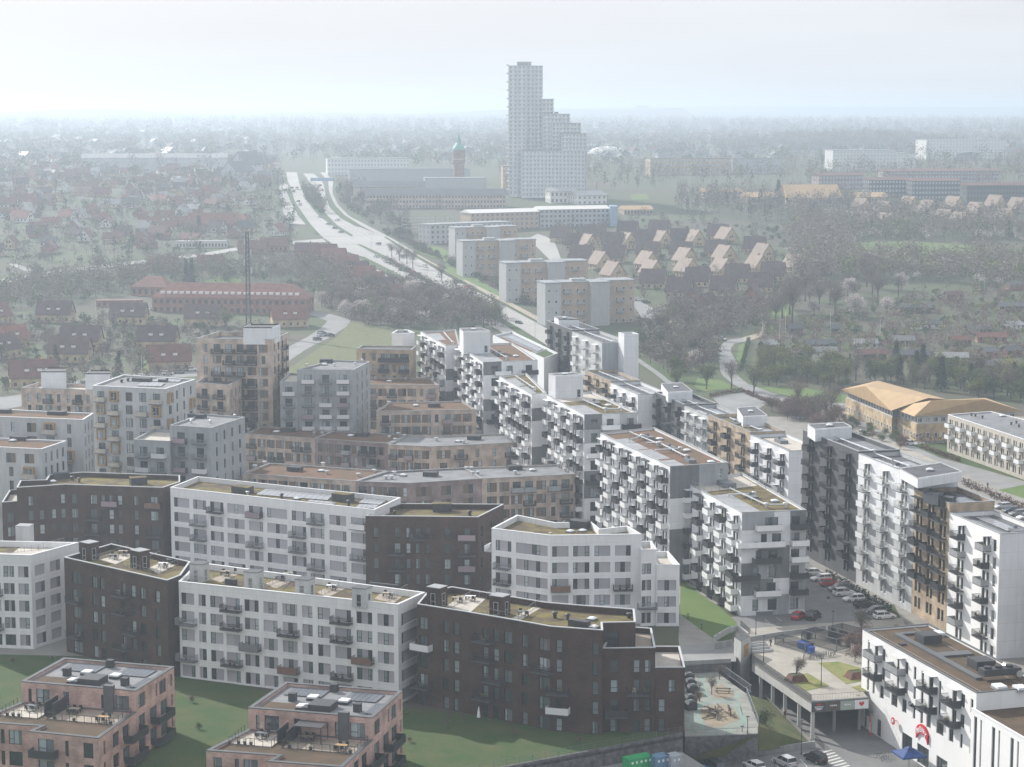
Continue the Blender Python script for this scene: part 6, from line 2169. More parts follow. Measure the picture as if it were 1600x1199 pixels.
# playground on its slab
ZP = -1.5
def pp(x, y, z=ZP):
 return P(1050 + x / 6.667, 1020 + y / 6.667, z).xy
pg = [P(x, y, ZP).xy for x, y in ((1070, 1152), (1184, 1147), (1185, 1134), (1166, 1084), (1126, 1055), (1119, 1043), (1066, 1043))]
k = MB()
k.prism(pg, ZL, ZP, 1, 0)
struct(link('playground', k.mesh('playground', ['rubber_ground', 'stone_wall'])))
def strip(pts, w, z, m, name):
 k = MB()
 P_ = [Vector(p) for p in pts]
 ns = []
 for j in range(len(P_)):
  d = (P_[min(j + 1, len(P_) - 1)] - P_[max(0, j - 1)]).normalized()
  ns.append(Vector((-d.y, d.x)) * w / 2)
 for j in range(len(P_) - 1):
  a, c = P_[j], P_[j + 1]
  k.quad((*(a - ns[j]), z), (*(c - ns[j + 1]), z), (*(c + ns[j + 1]), z), (*(a + ns[j]), z))
 return struct(link(name, k.mesh(name, m)))
def smooth(pts, it=2):
 for _ in range(it):
  out = [pts[0]]
  for a, c in zip(pts, pts[1:]):
   out += [(a[0] * 0.75 + c[0] * 0.25, a[1] * 0.75 + c[1] * 0.25), (a[0] * 0.25 + c[0] * 0.75, a[1] * 0.25 + c[1] * 0.75)]
  pts = out + [pts[-1]]
 return pts
for L_ in ([(285, 245), (345, 460), (400, 495), (520, 500), (650, 500), (715, 465), (690, 430), (550, 340)], [(310, 250), (365, 450), (420, 482), (640, 488), (690, 462), (670, 435), (540, 350)], [(400, 272), (470, 290), (500, 320)], [(285, 245), (350, 250), (400, 272)],
   [(150, 640), (200, 680), (165, 800), (240, 850), (400, 860), (560, 850), (700, 800)], [(190, 625), (260, 740), (235, 820)],
   [(420, 520), (310, 540), (262, 590), (320, 770), (360, 810), (540, 798), (600, 745), (700, 690), (650, 560), (560, 520), (420, 520)],
   [(400, 508), (270, 555), (250, 600), (305, 790), (360, 830), (600, 800), (640, 760), (735, 720), (690, 540), (600, 508), (400, 508)],
   [(390, 496), (240, 560), (235, 600)], [(700, 510), (760, 740), (640, 790), (560, 835)], [(690, 505), (780, 760), (800, 810)]):
 strip([pp(*p) for p in smooth(L_)], 0.12, ZP + 0.008, 'mint_paint', 'track_line')
k = MB()
sp_ = [pp(*p) for p in ((290, 610), (390, 560), (520, 540), (625, 560), (665, 610), (700, 690), (600, 740), (480, 775), (390, 765), (325, 700))]
wpoly('sandpit', sp_, ZP + 0.012, 'sand')
wpoly('sandpit', [pp(*p) for p in ((420, 360), (520, 330), (640, 400), (650, 450), (560, 480), (440, 470))], ZP + 0.012, 'sand')
mat('weathered_log', (0.20, 0.17, 0.14), 0.85, var=0.2, scale=2)
r_ = random.Random(9)
cl = thing('climbing_logs', 'tangle of weathered climbing logs in the sand of the playground', 'play equipment', (*pp(490, 640), ZP))
for j in range(16):
 a = r_.uniform(0, math.pi)
 x, y, l = r_.uniform(-1.9, 1.9), r_.uniform(-2.6, 2.6), r_.uniform(0.8, 1.8)
 z0, z1 = r_.uniform(0.2, 1.0), r_.uniform(0.2, 1.2)
 k = MB()
 k.tube((x - l * math.cos(a), y - l * math.sin(a), z0), (x + l * math.cos(a), y + l * math.sin(a), z1), 0.13, 0.1, k=7)
 link('log', k.mesh('log', 'weathered_log'), cl)
 if j % 3 == 0:
  k = MB()
  k.tube((x, y, 0), (x, y, 1.4), 0.11, k=7)
  link('post', k.mesh('post', 'weathered_log'), cl)
sb = thing('balance_beams', 'two dark timber benches with a sand table on the playground', 'play equipment', (*pp(530, 420), ZP), R(-8))
for y in (0.0, 1.6):
 k = MB()
 k.box(-1.3, 1.3, y - 0.2, y + 0.2, 0.3, 0.45)
 link('beam', k.mesh('beam', 'weathered_log'), sb)
 for x in (-1.0, 1.0):
  k = MB()
  k.box(x - 0.08, x + 0.08, y - 0.15, y + 0.15, 0, 0.3)
  link('leg', k.mesh('leg', 'weathered_log'), sb)
railing([P(1119, 1043, ZP).xy, P(1174, 1082, ZP).xy, P(1166, 1085, ZP).xy, P(1185, 1134, ZP).xy], ZP, 1.2, 'rail_steel', 'railing', 'grey steel railing beside the playground steps', sp=0.2)
railing([P(1185, 1134, ZP).xy, P(1184, 1147, ZP).xy, P(1070, 1152, ZP).xy], ZP, 1.1, 'rail_grey', 'railing', 'thin wire railing on the playground front wall', sp=1.6)
# waste containers beside the brick house
ct0 = None
for j, (x, y) in enumerate(((180, 300), (195, 360), (215, 420), (185, 530), (195, 590))):
 k = MB()
 if ct0 is None:
  pf = [(-0.8, 0), (0.8, 0), (0.85, 1.0), (0.6, 1.45), (-0.6, 1.45), (-0.85, 1.0)]
  n = len(pf)
  for yy in (-0.75, 0.75):
   k.v += [(px_, yy, pz_) for px_, pz_ in pf]
  k.f += [tuple(range(n)), tuple(reversed(range(n, 2 * n)))] + [(q_, q_ + n, (q_ + 1) % n + n, (q_ + 1) % n) for q_ in range(n)]
  k.m += [0] * len(k.f)
  ct0 = thing('waste_container', 'black waste container beside the brick house, row along the playground', 'container', (0, 0, 0), 0, 'waste containers')
  link('bin', k.mesh('bin', 'plant_box'), ct0)
  k = MB()
  k.box(-0.3, 0.3, -0.35, 0.35, 1.45, 1.6)
  link('lid', k.mesh('lid', 'rail_grey'), ct0)
  ct0.location = (*pp(x, y), ZP)
 else:
  dup(ct0, (*pp(x, y), ZP), 0.1 * j)
# banks and path below the deck
T1, T2, T3 = (Vector((*P(x, y, ZP).xy, ZP - 0.02)) for x, y in ((1166, 1084), (1185, 1134), (1184, 1147)))
B1, B2, B3 = P(1203, 1096, -4.2), P(1268, 1163, ZL + 0.25), P(1186, 1174, ZL + 0.9)
k = MB()
k.quad(T1, T2, B2, B1)
k.quad(T2, T3, B3, B2)
k.v = [tuple(v) for v in k.v]
bk = link('grass_bank', k.mesh('grass_bank', 'dry_grass'))
struct(bk)
q0, q1 = e0.lerp(e1, 0.2), e0.lerp(e1, 0.99)
k = MB()
k.quad(B1, B2, (q1.x, q1.y, ZL + 0.2), (q0.x, q0.y, -4.2))
struct(link('footpath', k.mesh('footpath', 'paving')))
k = MB()
k.quad((*HOLE[1], ZL + 2.2), T3, B3, P(1066, 1192, ZL + 0.9))
struct(link('grass_bank', k.mesh('grass_bank', 'dry_grass')))
wallthing([P(1040, 1196, ZL).xy, P(1186, 1180, ZL).xy, P(1274, 1168, ZL).xy], ZL, ZL + 1.0, 0.3, 'cast_wall', 'low concrete wall behind the lower car park')
railing([e1 + Vector((0.6, -1.0)), P(1288, 1172, ZL).xy], ZL, 1.2, 'rail_dark', 'railing', 'black railing at the mouth of the underpass')
# markings
for j in range(7):
 a, c = P(1278 + j * 4.5, 1178 + j * 4, ZL).xy, P(1300 + j * 4.5, 1172 + j * 4, ZL).xy
 strip([a, c], 0.45, ZL + 0.006, 'line_white', 'crossing_stripe')
for x in (1205, 1250, 1150):
 strip([P(x, 1186, ZL).xy, P(x + 14, 1202, ZL).xy], 0.12, ZL + 0.006, 'line_white', 'bay_line')
for x, y in ((1195, 968), (1213, 965), (1235, 965)):
 strip(hug([(x, y), (x + 8, y + 6)]), 0.12, 0.042, 'line_white', 'bay_line')
strip(hug([(1262, 905), (1300, 928), (1345, 955), (1390, 985)]), 0.14, 0.036, 'path_gravel', 'kerb_line')

# planters, sheds, bins on the deck
mat('corten', (0.13, 0.055, 0.035), 0.85, var=0.2, scale=1.5)
def planter(px, py, label, s=1.0):
 o = thing('corten_planter', label, 'planter', (*P(px, py, 0.06).xy, 0.06), R(20), 'corten planters')
 k = MB()
 k.v = [(-1.7 * s, -1.3 * s, 0), (1.7 * s, -1.3 * s, 0), (1.7 * s, 1.3 * s, 0), (-1.7 * s, 1.3 * s, 0), (-1.05 * s, -0.8 * s, 1.15), (1.05 * s, -0.8 * s, 1.15), (1.05 * s, 0.8 * s, 1.15), (-1.05 * s, 0.8 * s, 1.15)]
 k.f = [(0, 1, 5, 4), (1, 2, 6, 5), (2, 3, 7, 6), (3, 0, 4, 7)]
 k.m = [0] * 4
 link('tub', k.mesh('tub', 'corten'), o)
 k = MB()
 k.quad((-1.1 * s, -0.85 * s, 1.06), (1.1 * s, -0.85 * s, 1.06), (1.1 * s, 0.85 * s, 1.06), (-1.1 * s, 0.85 * s, 1.06))
 link('soil', k.mesh('soil', 'soil_green'), o)
 return o
planter(1244, 1064, 'rust-red steel planter with a thin tree, in the small grass bed on the deck')
planter(1337, 1059, 'rust-red steel planter on the wider grass bed of the deck')
mat('tuft_grass', (0.13, 0.17, 0.035), 0.95, scale=0.6, col2=(0.25, 0.22, 0.08), coords='World', detail=8, bump=1.0, bscale=3)
wpoly('planted_bed', [P(x, y, 0.08).xy for x, y in ((1228, 1058), (1262, 1052), (1296, 1072), (1258, 1080))], 0.10, 'tuft_grass')
wpoly('planted_bed', [P(x, y, 0.08).xy for x, y in ((1278, 1036), (1310, 1034), (1366, 1050), (1362, 1062), (1322, 1069))], 0.10, 'tuft_grass')
wpoly('planted_bed', [P(x, y, 0.08).xy for x, y in ((1330, 1074), (1360, 1067), (1358, 1082), (1342, 1080))], 0.10, 'tuft_grass')
def cage(px, py, w, d, h, label):
 o = thing('bicycle_cage', label, 'bicycle shed', (*P(px, py, 0.06).xy, 0.06), R(-52), 'bicycle and bin cages')
 fr, sl_ = MB(), MB()
 for x in (-w / 2, w / 2):
  for y in (-d / 2, d / 2):
   fr.box(x - 0.06, x + 0.06, y - 0.06, y + 0.06, 0, h)
 for z in (0.2, h):
  for x in (-w / 2, w / 2):
   fr.box(x - 0.05, x + 0.05, -d / 2, d / 2, z - 0.05, z + 0.05)
  for y in (-d / 2, d / 2):
   fr.box(-w / 2, w / 2, y - 0.05, y + 0.05, z - 0.05, z + 0.05)
 for j in range(int(w / 0.18)):
  x = -w / 2 + j * 0.18
  for y in (-d / 2, d / 2):
   sl_.box(x - 0.035, x + 0.035, y - 0.02, y + 0.02, 0.2, h)
 for j in range(int(d / 0.18)):
  y = -d / 2 + j * 0.18
  for x in (-w / 2, w / 2):
   sl_.box(x - 0.02, x + 0.02, y - 0.035, y + 0.035, 0.2, h)
 link('frame', fr.mesh('frame', 'rail_grey'), o)
 link('slat_screen', sl_.mesh('slat_screen', 'rail_dark'), o)
cage(1290, 1009, 8.5, 3.6, 2.3, 'dark slatted bicycle cage on the deck, between the blue bins and the shrubs')
cage(1327, 1000, 7.0, 3.6, 2.1, 'dark slatted bicycle cage on the deck farther back by the shrubs')
cage(1241, 1013, 7.5, 2.2, 1.7, 'low dark bin enclosure with blue bins on the deck')
mat('bin_blue', (0.02, 0.08, 0.34), 0.5, var=0.05)
bn = thing('wheeled_bin', 'blue wheeled bin in the low enclosure on the deck', 'bin', (*P(1252, 1013, 0.06).xy, 0.06), 0.5, 'blue bins')
k = MB()
k.box(-0.55, 0.55, -0.4, 0.4, 0.12, 1.15)
link('tub', k.mesh('tub', 'bin_blue'), bn)
k = MB()
k.box(-0.6, 0.6, -0.45, 0.45, 1.15, 1.3)
link('lid', k.mesh('lid', 'bin_blue'), bn)
k = MB()
for x in (-0.4, 0.4):
 k.tube((x, -0.3, 0.1), (x, 0.3, 0.1), 0.1, k=8)
link('wheels', k.mesh('wheels', 'tyre'), bn)
for x, y in ((1257, 1015), (1262, 1019), (1267, 1022)):
 dup(bn, (*P(x, y, 0.06).xy, 0.06), 0.5)
# bicycles: frame, two wheels
def bicycle_meshes():
 w, f = MB(), MB()
 k = 14
 for j in range(k):
  a0, a1 = 2 * math.pi * j / k, 2 * math.pi * (j + 1) / k
  w.tube((0.34 * math.cos(a0), 0, 0.34 * math.sin(a0)), (0.34 * math.cos(a1), 0, 0.34 * math.sin(a1)), 0.025, k=4, cap=False)
 for a, c in (((-0.5, 0, 0.34), (-0.05, 0, 0.3)), ((-0.05, 0, 0.3), (-0.2, 0, 0.85)), ((-0.05, 0, 0.3), (0.38, 0, 0.78)), ((-0.18, 0, 0.75), (0.38, 0, 0.78)), ((-0.5, 0, 0.34), (-0.18, 0, 0.75)), ((0.52, 0, 0.34), (0.36, 0, 0.98)), ((0.30, -0.28, 1.0), (0.30, 0.28, 1.0))):
  f.tube(a, c, 0.022, k=5)
 f.box(-0.33, -0.08, -0.07, 0.07, 0.85, 0.92)
 return w.mesh('wheel', 'tyre'), f.mesh('frame', 'rail_grey')
BW, BF = bicycle_meshes()
def bicycle(loc, rz, label, group=None):
 o = thing('bicycle', label, 'bicycle', loc, rz, group)
 link('frame', BF, o)
 link('wheel', BW, o, Matrix.Translation((-0.5, 0, 0.36)))
 link('wheel', BW, o, Matrix.Translation((0.52, 0, 0.36)))
for j in range(16):
 x, y = 1256 + j * 3.2, 1030 - 0.35 * j + r_.uniform(-1, 1)
 bicycle((*P(x, y, 0.06).xy, 0.06), R(70) + r_.uniform(-0.3, 0.3), 'bicycle in the row parked before the cages on the deck', 'bicycles on the deck')
for j, (x, y) in enumerate(((1372, 1184), (1381, 1188), (1388, 1185))):
 bicycle((*P(x, y, ZL).xy, ZL), R(20 + 30 * j), ('bicycle standing alone beside the underpass road', 'bicycle with a child seat among the group by the shop', 'bicycle nearest the shop wall by the dark sign')[j])
# raised yard under the stone wall, containers on it
ZY = -2.4
w0, w1 = HOLE[0], HOLE[1]
nw_ = Vector((-(w1 - w0).normalized().y, (w1 - w0).normalized().x))
k = MB()
k.prism([w0 - nw_ * 11, w1 - nw_ * 11 - (w1 - w0).normalized() * 2, w1 - nw_ * 0.01 - (w1 - w0).normalized() * 0.3, w0 - nw_ * 0.01], ZL - 0.2, ZY, 1, 0)
struct(link('yard', k.mesh('yard', ['asphalt_old', 'cast_wall'])))
# containers by the lower wall
mat('cont_green', (0.02, 0.33, 0.11), 0.5, var=0.08)
mat('cont_blue', (0.12, 0.22, 0.34), 0.5, var=0.08)
mat('cont_grey', (0.34, 0.37, 0.40), 0.5, var=0.08)
for px, w_, m, lab, mk in ((996, 4.2, 'cont_green', 'green recycling container with white pictograms at the bottom edge', 1), (1030, 2.6, 'cont_blue', 'blue recycling container next to the green one', 0), (1052, 2.0, 'cont_grey', 'grey recycling container at the end of the row', 0)):
 o = thing('recycling_container', lab, 'container', (*P(px, 1203 - (px - 996) * 0.05, ZY).xy, ZY + 0.01), math.atan2((w1 - w0).y, (w1 - w0).x), 'recycling containers')
 k = MB()
 k.box(-w_ / 2, w_ / 2, -0.9, 0.9, 0.1, 2.0)
 link('body', k.mesh('body', m), o)
 k = MB()
 k.box(-w_ / 2 - 0.04, w_ / 2 + 0.04, -0.94, 0.94, 2.0, 2.12)
 link('lid', k.mesh('lid', m), o)
 k = MB()
 for q_ in range(int(w_ / 0.8)):
  x_ = -w_ / 2 + 0.45 + q_ * 0.8
  k.box(x_, x_ + 0.3, -0.915, -0.90, 1.3, 1.65)
 link('pictogram', k.mesh('pictogram', 'sign_white'), o)

# ------------------------------------------------------------------ cars
CR = math.atan2(n_.y, n_.x)
for px, py, col, kd_, rev, lab in ((1273, 899, 'white', 'hatch', 0, 'white hatchback, farthest in the row by the slate block'), (1283, 908, 'white', 'hatch', 1, 'white hatchback, second in the row by the slate block'), (1297, 916, 'red', 'hatch', 0, 'dark red hatchback between white and grey cars in the row'), (1311, 924, 'grey', 'suv', 1, 'grey car next to the dark red one in the row'), (1319, 931, 'white', 'suv', 0, 'white car with raised roof in the middle of the parked row'),
         (1334, 940, 'white', 'hatch', 1, 'white saloon beside the black car in the parked row'), (1352, 950, 'black', 'suv', 0, 'black car in the parked row near the tan brick block'), (1367, 959, 'grey', 'hatch', 1, 'grey car before the last white one in the parked row'), (1382, 967, 'white', 'hatch', 0, 'white car nearest the tan brick block in the parked row')):
 car(col, lab, (*P(px, py, 0).xy, 0.03), CR + (math.pi if rev else 0), kd_, 'cars parked along the street')
car('red', 'red car parked at the foot of the balconied block', (*P(1248, 967, 0).xy, 0.04), R(60), 'hatch', 'cars parked along the street')
car('black', 'black car parked beside the red one at the balconied block', (*P(1271, 967, 0).xy, 0.04), R(60), 'suv', 'cars parked along the street')
for px, py, col, kd_, rz, lab in ((1274, 1190, 'black', 'suv', 118, 'black car beside the striped crossing in the lower car park'), (1226, 1196, 'silver', 'suv', 118, 'silver car in the lower car park, next to the black one'), (1178, 1202, 'white', 'hatch', 118, 'white car at the bottom edge of the lower car park'), (1115, 1203, 'teal', 'suv', 118, 'dark teal car at the bottom edge near the glass shelter'), (1088, 1206, 'blue', 'hatch', 30, 'blue car at the bottom edge beside the grey container')):
 car(col, lab, (*P(px, py, ZL).xy, ZL + 0.01), R(rz), kd_, 'cars in the lower car park')
for px, py, col, rz, lab in ((1566, 795, 'silver', 200, 'silver car farthest in the strip behind the tan brick block'), (1580, 801, 'darkblue', 200, 'dark blue car in the strip behind the tan brick block'), (1590, 806, 'grey', 200, 'grey car in the strip behind the tan brick block'), (1602, 812, 'white', 200, 'white car in the strip at the right frame edge'), (1422, 696, 'white', -35, 'white car on the street behind the white lift house'), (1352, 680, 'white', -20, 'white car by the shrubs below the yellow-roofed office')):
 car(col, lab, (*P(px, py, 0).xy, 0.04), R(rz), 'hatch', 'cars behind the rows')
# covered car port glass shelter
# ------------------------------------------------------------------ people and lamps
person('person in dark top and pale trousers crossing the sunlit street', (*P(1294, 944, 0).xy, 0.03), R(250), (0.02, 0.025, 0.05), (0.45, 0.45, 0.45))
person('person in black clothes at the top of the grey steps', (*P(1204, 1016, 0).xy, 0.5), R(200), (0.015, 0.015, 0.017), (0.015, 0.015, 0.017))
person('person in dark red jacket walking under the deck columns', (*P(1226, 1124, -5.0).xy, -5.1), R(300), (0.12, 0.02, 0.03), (0.03, 0.03, 0.035))
person('person in black on the path behind the long rows', (*P(1543, 764, 0).xy, 0.03), R(30), (0.02, 0.02, 0.022), (0.03, 0.03, 0.04))
for px, py, lab in ((1164, 957, 'black lamp post at the corner of the balconied block'), (1181, 992, 'black lamp post by the parking court'), (1301, 995, 'black lamp post behind the bicycle cages'), (1193, 1035, 'thin black lamp post on the deck near the steps'), (1283, 1072, 'black lamp post in the small grass bed')):
 lamp((*P(px, py, 0).xy, 0.05), lab, 4.6)
for px, py, lab in ((1075, 968, 'black bollard lamp at the path, farthest'), (1096, 984, 'black bollard lamp at the path, middle one'), (1120, 1000, 'black bollard lamp at the path, nearest')):
 lamp((*P(px, py, 0).xy, 0.04), lab, 0.9, group='bollard lamps')
lamp((*P(1159, 1190, ZL).xy, ZL), 'tall lamp post before the playground wall', 5.6)
lamp((*P(1252, 1180, ZL).xy, ZL), 'tall lamp post beside the dry grass bank', 5.6)
for px, py, lab in ((1093, 1096, 'small black lamp post beside the waste containers'), (1168, 1146, 'small black lamp post at the corner of the playground')):
 lamp((*P(px, py, ZP).xy, ZP), lab, 2.6)
# white closed parasol on the lawn before the brick house
o = thing('closed_parasol', 'folded white parasol standing before the dark brick house', 'parasol', (*P(748, 1127, 0).xy, 0.03))
k = MB()
k.lathe([(0.03, 0.5), (0.28, 0.6), (0.20, 1.4), (0.05, 2.3), (0.01, 2.35)], 10)
link('canopy', k.mesh('canopy', 'rail_white'), o)
k = MB()
k.tube((0, 0, 0), (0, 0, 2.2), 0.03, k=6)
link('pole', k.mesh('pole', 'rail_grey'), o)

# garden furniture on the roof terraces
tt = {}
def table(loc, rz, label, m='timber_deck', w=1.7, d=0.9):
 o = thing('terrace_table', label, 'table', loc, rz, 'terrace tables')
 key = ('tab', w, m)
 if key not in CACHE:
  a = MB()
  a.box(-w / 2, w / 2, -d / 2, d / 2, 0.68, 0.74)
  l = MB()
  l.box(-0.04, 0.04, -0.04, 0.04, 0, 0.68)
  CACHE[key] = (a.mesh('table_top', m), l.mesh('leg', 'rail_dark'))
 a, l = CACHE[key]
 link('table_top', a, o)
 for x in (-w / 2 + 0.1, w / 2 - 0.1):
  for y in (-d / 2 + 0.1, d / 2 - 0.1):
   link('leg', l, o, Matrix.Translation((x, y, 0)))
def chair(loc, rz, label, m='rail_dark'):
 o = thing('terrace_chair', label, 'chair', loc, rz, 'terrace chairs')
 if ('chr', m) not in CACHE:
  a, c, l = MB(), MB(), MB()
  a.box(-0.25, 0.25, -0.25, 0.25, 0.42, 0.47)
  c.box(-0.25, 0.25, 0.22, 0.27, 0.47, 0.95)
  l.box(-0.025, 0.025, -0.025, 0.025, 0, 0.42)
  CACHE[('chr', m)] = (a.mesh('seat', m), c.mesh('backrest', m), l.mesh('leg', m))
 a, c, l = CACHE[('chr', m)]
 link('seat', a, o)
 link('backrest', c, o)
 for x in (-0.22, 0.22):
  for y in (-0.22, 0.22):
   link('leg', l, o, Matrix.Translation((x, y, 0)))
for bb, nm in ((villa1, 'left'), (villa2, 'right')):
 B_, R0, L0, zt = bb
 rz = B_.rz(0)
 W = Matrix.Translation(B_.c) @ R0
 def wp(u, y):
  v = W @ Vector((u * L0, y, zt + 0.06))
  return v
 vil = 'the %s pink villa' % nm
 for u, y, m in ((0.16, -2.2, 'rail_grey'), (0.52, -2.0, 'timber_deck'), (0.84, -4.6, 'timber')):
  lab = {0.16: 'grey terrace table on the left terrace of ', 0.52: 'wooden terrace table by the dark screen on ', 0.84: 'pale wooden terrace table near the railing of '}[u] + vil
  table(wp(u, y), rz, lab, m)
  for dx, dy, a in ((-0.5, 0.8, 0), (0.5, 0.8, 0), (-0.5, -0.8, math.pi), (0.5, -0.8, math.pi)):
   chair(wp(u, y) + Matrix.Rotation(rz, 3, 'Z') @ Vector((dx, dy, 0)), rz + a, 'black chair round a terrace table of ' + vil)
 for u, y in ((0.05, -5.9), (0.10, -5.9), (0.15, -5.9), (0.45, -5.6), (0.62, -5.7), (0.93, -5.6)):
  o = thing('flower_tub', 'planted tub along the terrace railing of ' + vil, 'plant pot', wp(u, y), 0, 'tubs on ' + vil)
  k = MB()
  k.lathe([(0.2, 0), (0.27, 0.45), (0.01, 0.44)], 9)
  link('pot', k.mesh('pot', 'plant_box'), o)
  k = MB()
  for q_ in range(26):
   c = Vector((r_.gauss(0, 0.16), r_.gauss(0, 0.16), 0.5 + r_.random() * 0.5))
   t1, t2 = Vector((r_.gauss(0, 0.1), r_.gauss(0, 0.1), 0.05)), Vector((r_.gauss(0, 0.1), r_.gauss(0, 0.1), 0.08))
   k.poly([c, c + t1, c + t2])
  link('plant', k.mesh('plant', 'tuft_grass'), o)
# a pergola on the right villa
B_, R0, L0, zt = villa2
o = thing('pergola', 'black flat-roofed pergola on the right pink villa', 'pergola', Matrix.Translation(B_.c) @ R0 @ Vector((0.43 * L0, -3.2, zt + 0.06)), B_.rz(0))
k = MB()
k.box(0, 4.2, 0, 2.9, 2.35, 2.45)
link('roof', k.mesh('roof', 'plant_box'), o)
for x in (0.08, 4.12):
 for y in (0.08, 2.82):
  k = MB()
  k.box(x - 0.06, x + 0.06, y - 0.06, y + 0.06, 0, 2.35)
  link('post', k.mesh('post', 'plant_box'), o)

# furniture and pots on the front houses' roof terraces and balconies
for j, (x, y, z) in enumerate(((352, 899, 15.5), (365, 894, 15.5), (438, 906, 15.5), (450, 902, 15.5), (518, 921, 15.5), (535, 916, 15.5), (606, 933, 15.5), (622, 928, 15.5), (178, 873, 16), (192, 867, 16), (255, 886, 16), (268, 880, 16), (715, 940, 15.5), (735, 938, 15.5), (818, 962, 15.5))):
 where = 'on the roof of the ' + ('long white house' if j < 8 else 'left dark brick house' if j < 12 else 'bent dark brick house')
 p_ = P(x, y, z + 0.05)
 table(p_, R(-10), 'terrace table ' + where, ('timber_deck', 'sign_white', 'rail_grey')[j % 3])
 for dx, dy, a in ((-0.5, 0.8, 0), (0.5, -0.8, math.pi)):
  chair(p_ + Vector((dx, dy, 0)), R(-10) + a, 'dark chair at a terrace table ' + where)
pot = None
chr_ = None
bl_ = [o_ for o_ in bpy.data.objects if o_.name.split('.')[0] == 'balcony' and o_.parent and o_.parent.name.split('.')[0] in ('apartment_house', 'shop_house', 'street_block', 'apartment_block') and o_.parent.location.y < 430]
r_.shuffle(bl_)
for j, o_ in enumerate(bl_[:170]):
 M_ = Matrix.Translation(o_.parent.location) @ o_.matrix_local
 for q_ in range(2):
  x_, y_ = r_.uniform(-1.1, 1.1), r_.uniform(-1.0, -0.5)
  v_ = M_ @ Vector((x_, y_, 0.01))
  lab = 'on a balcony of the ' + {'apartment_house': 'front houses', 'shop_house': 'shop house', 'street_block': 'street rows', 'apartment_block': 'balconied blocks'}[o_.parent.name.split('.')[0]]
  if r_.random() < 0.5:
   if pot is None:
    pot = thing('potted_plant', '', 'plant pot', v_)
    k = MB()
    k.lathe([(0.16, 0), (0.22, 0.4), (0.01, 0.39)], 8)
    link('pot', k.mesh('pot', 'plant_box'), pot)
    k = MB()
    for _ in range(40):
     c = Vector((r_.gauss(0, 0.16), r_.gauss(0, 0.16), 0.45 + r_.random() * 0.7))
     k.poly([c, c + Vector((r_.gauss(0, 0.12), r_.gauss(0, 0.12), 0.06)), c + Vector((r_.gauss(0, 0.12), r_.gauss(0, 0.12), 0.1))])
    link('plant', k.mesh('plant', 'tuft_grass'), pot)
    nw = pot
   else:
    nw = dup(pot, v_)
   tag(nw, 'small potted plant ' + lab, 'plant pot', 'balcony pots ' + lab)
  else:
   chair(v_, r_.uniform(0, 6.28), 'dark chair ' + lab, r_.choice(('rail_dark', 'rail_grey', 'timber_deck')))

# ------------------------------------------------------------------ houses of the suburbs
mat('tile_red', (0.20, 0.085, 0.062), 0.8, var=0.15, scale=0.5, rnd=0.25)
mat('tile_dark', (0.10, 0.065, 0.06), 0.8, var=0.15, scale=0.5, rnd=0.2)
mat('tile_plum', (0.15, 0.075, 0.062), 0.8, var=0.15, scale=0.5, rnd=0.2)
mat('tile_sunlit', (0.23, 0.165, 0.125), 0.75, var=0.1, scale=0.5, rnd=0.12)  # sunlight put into the tile colour, for gables turning their lit slope
mat('tile_slate', (0.10, 0.105, 0.11), 0.5, var=0.15, scale=0.5, rnd=0.25)
mat('eternit', (0.30, 0.30, 0.30), 0.5, var=0.1, rnd=0.2)
mat('house_white', (0.70, 0.69, 0.66), 0.8, var=0.05, rnd=0.08)
mat('house_black', (0.035, 0.037, 0.04), 0.7, var=0.1)
mat('house_brown', (0.17, 0.10, 0.06), 0.8, var=0.15, rnd=0.2)
mat('office_roof', (0.46, 0.31, 0.16), 0.75, var=0.06, scale=0.4)
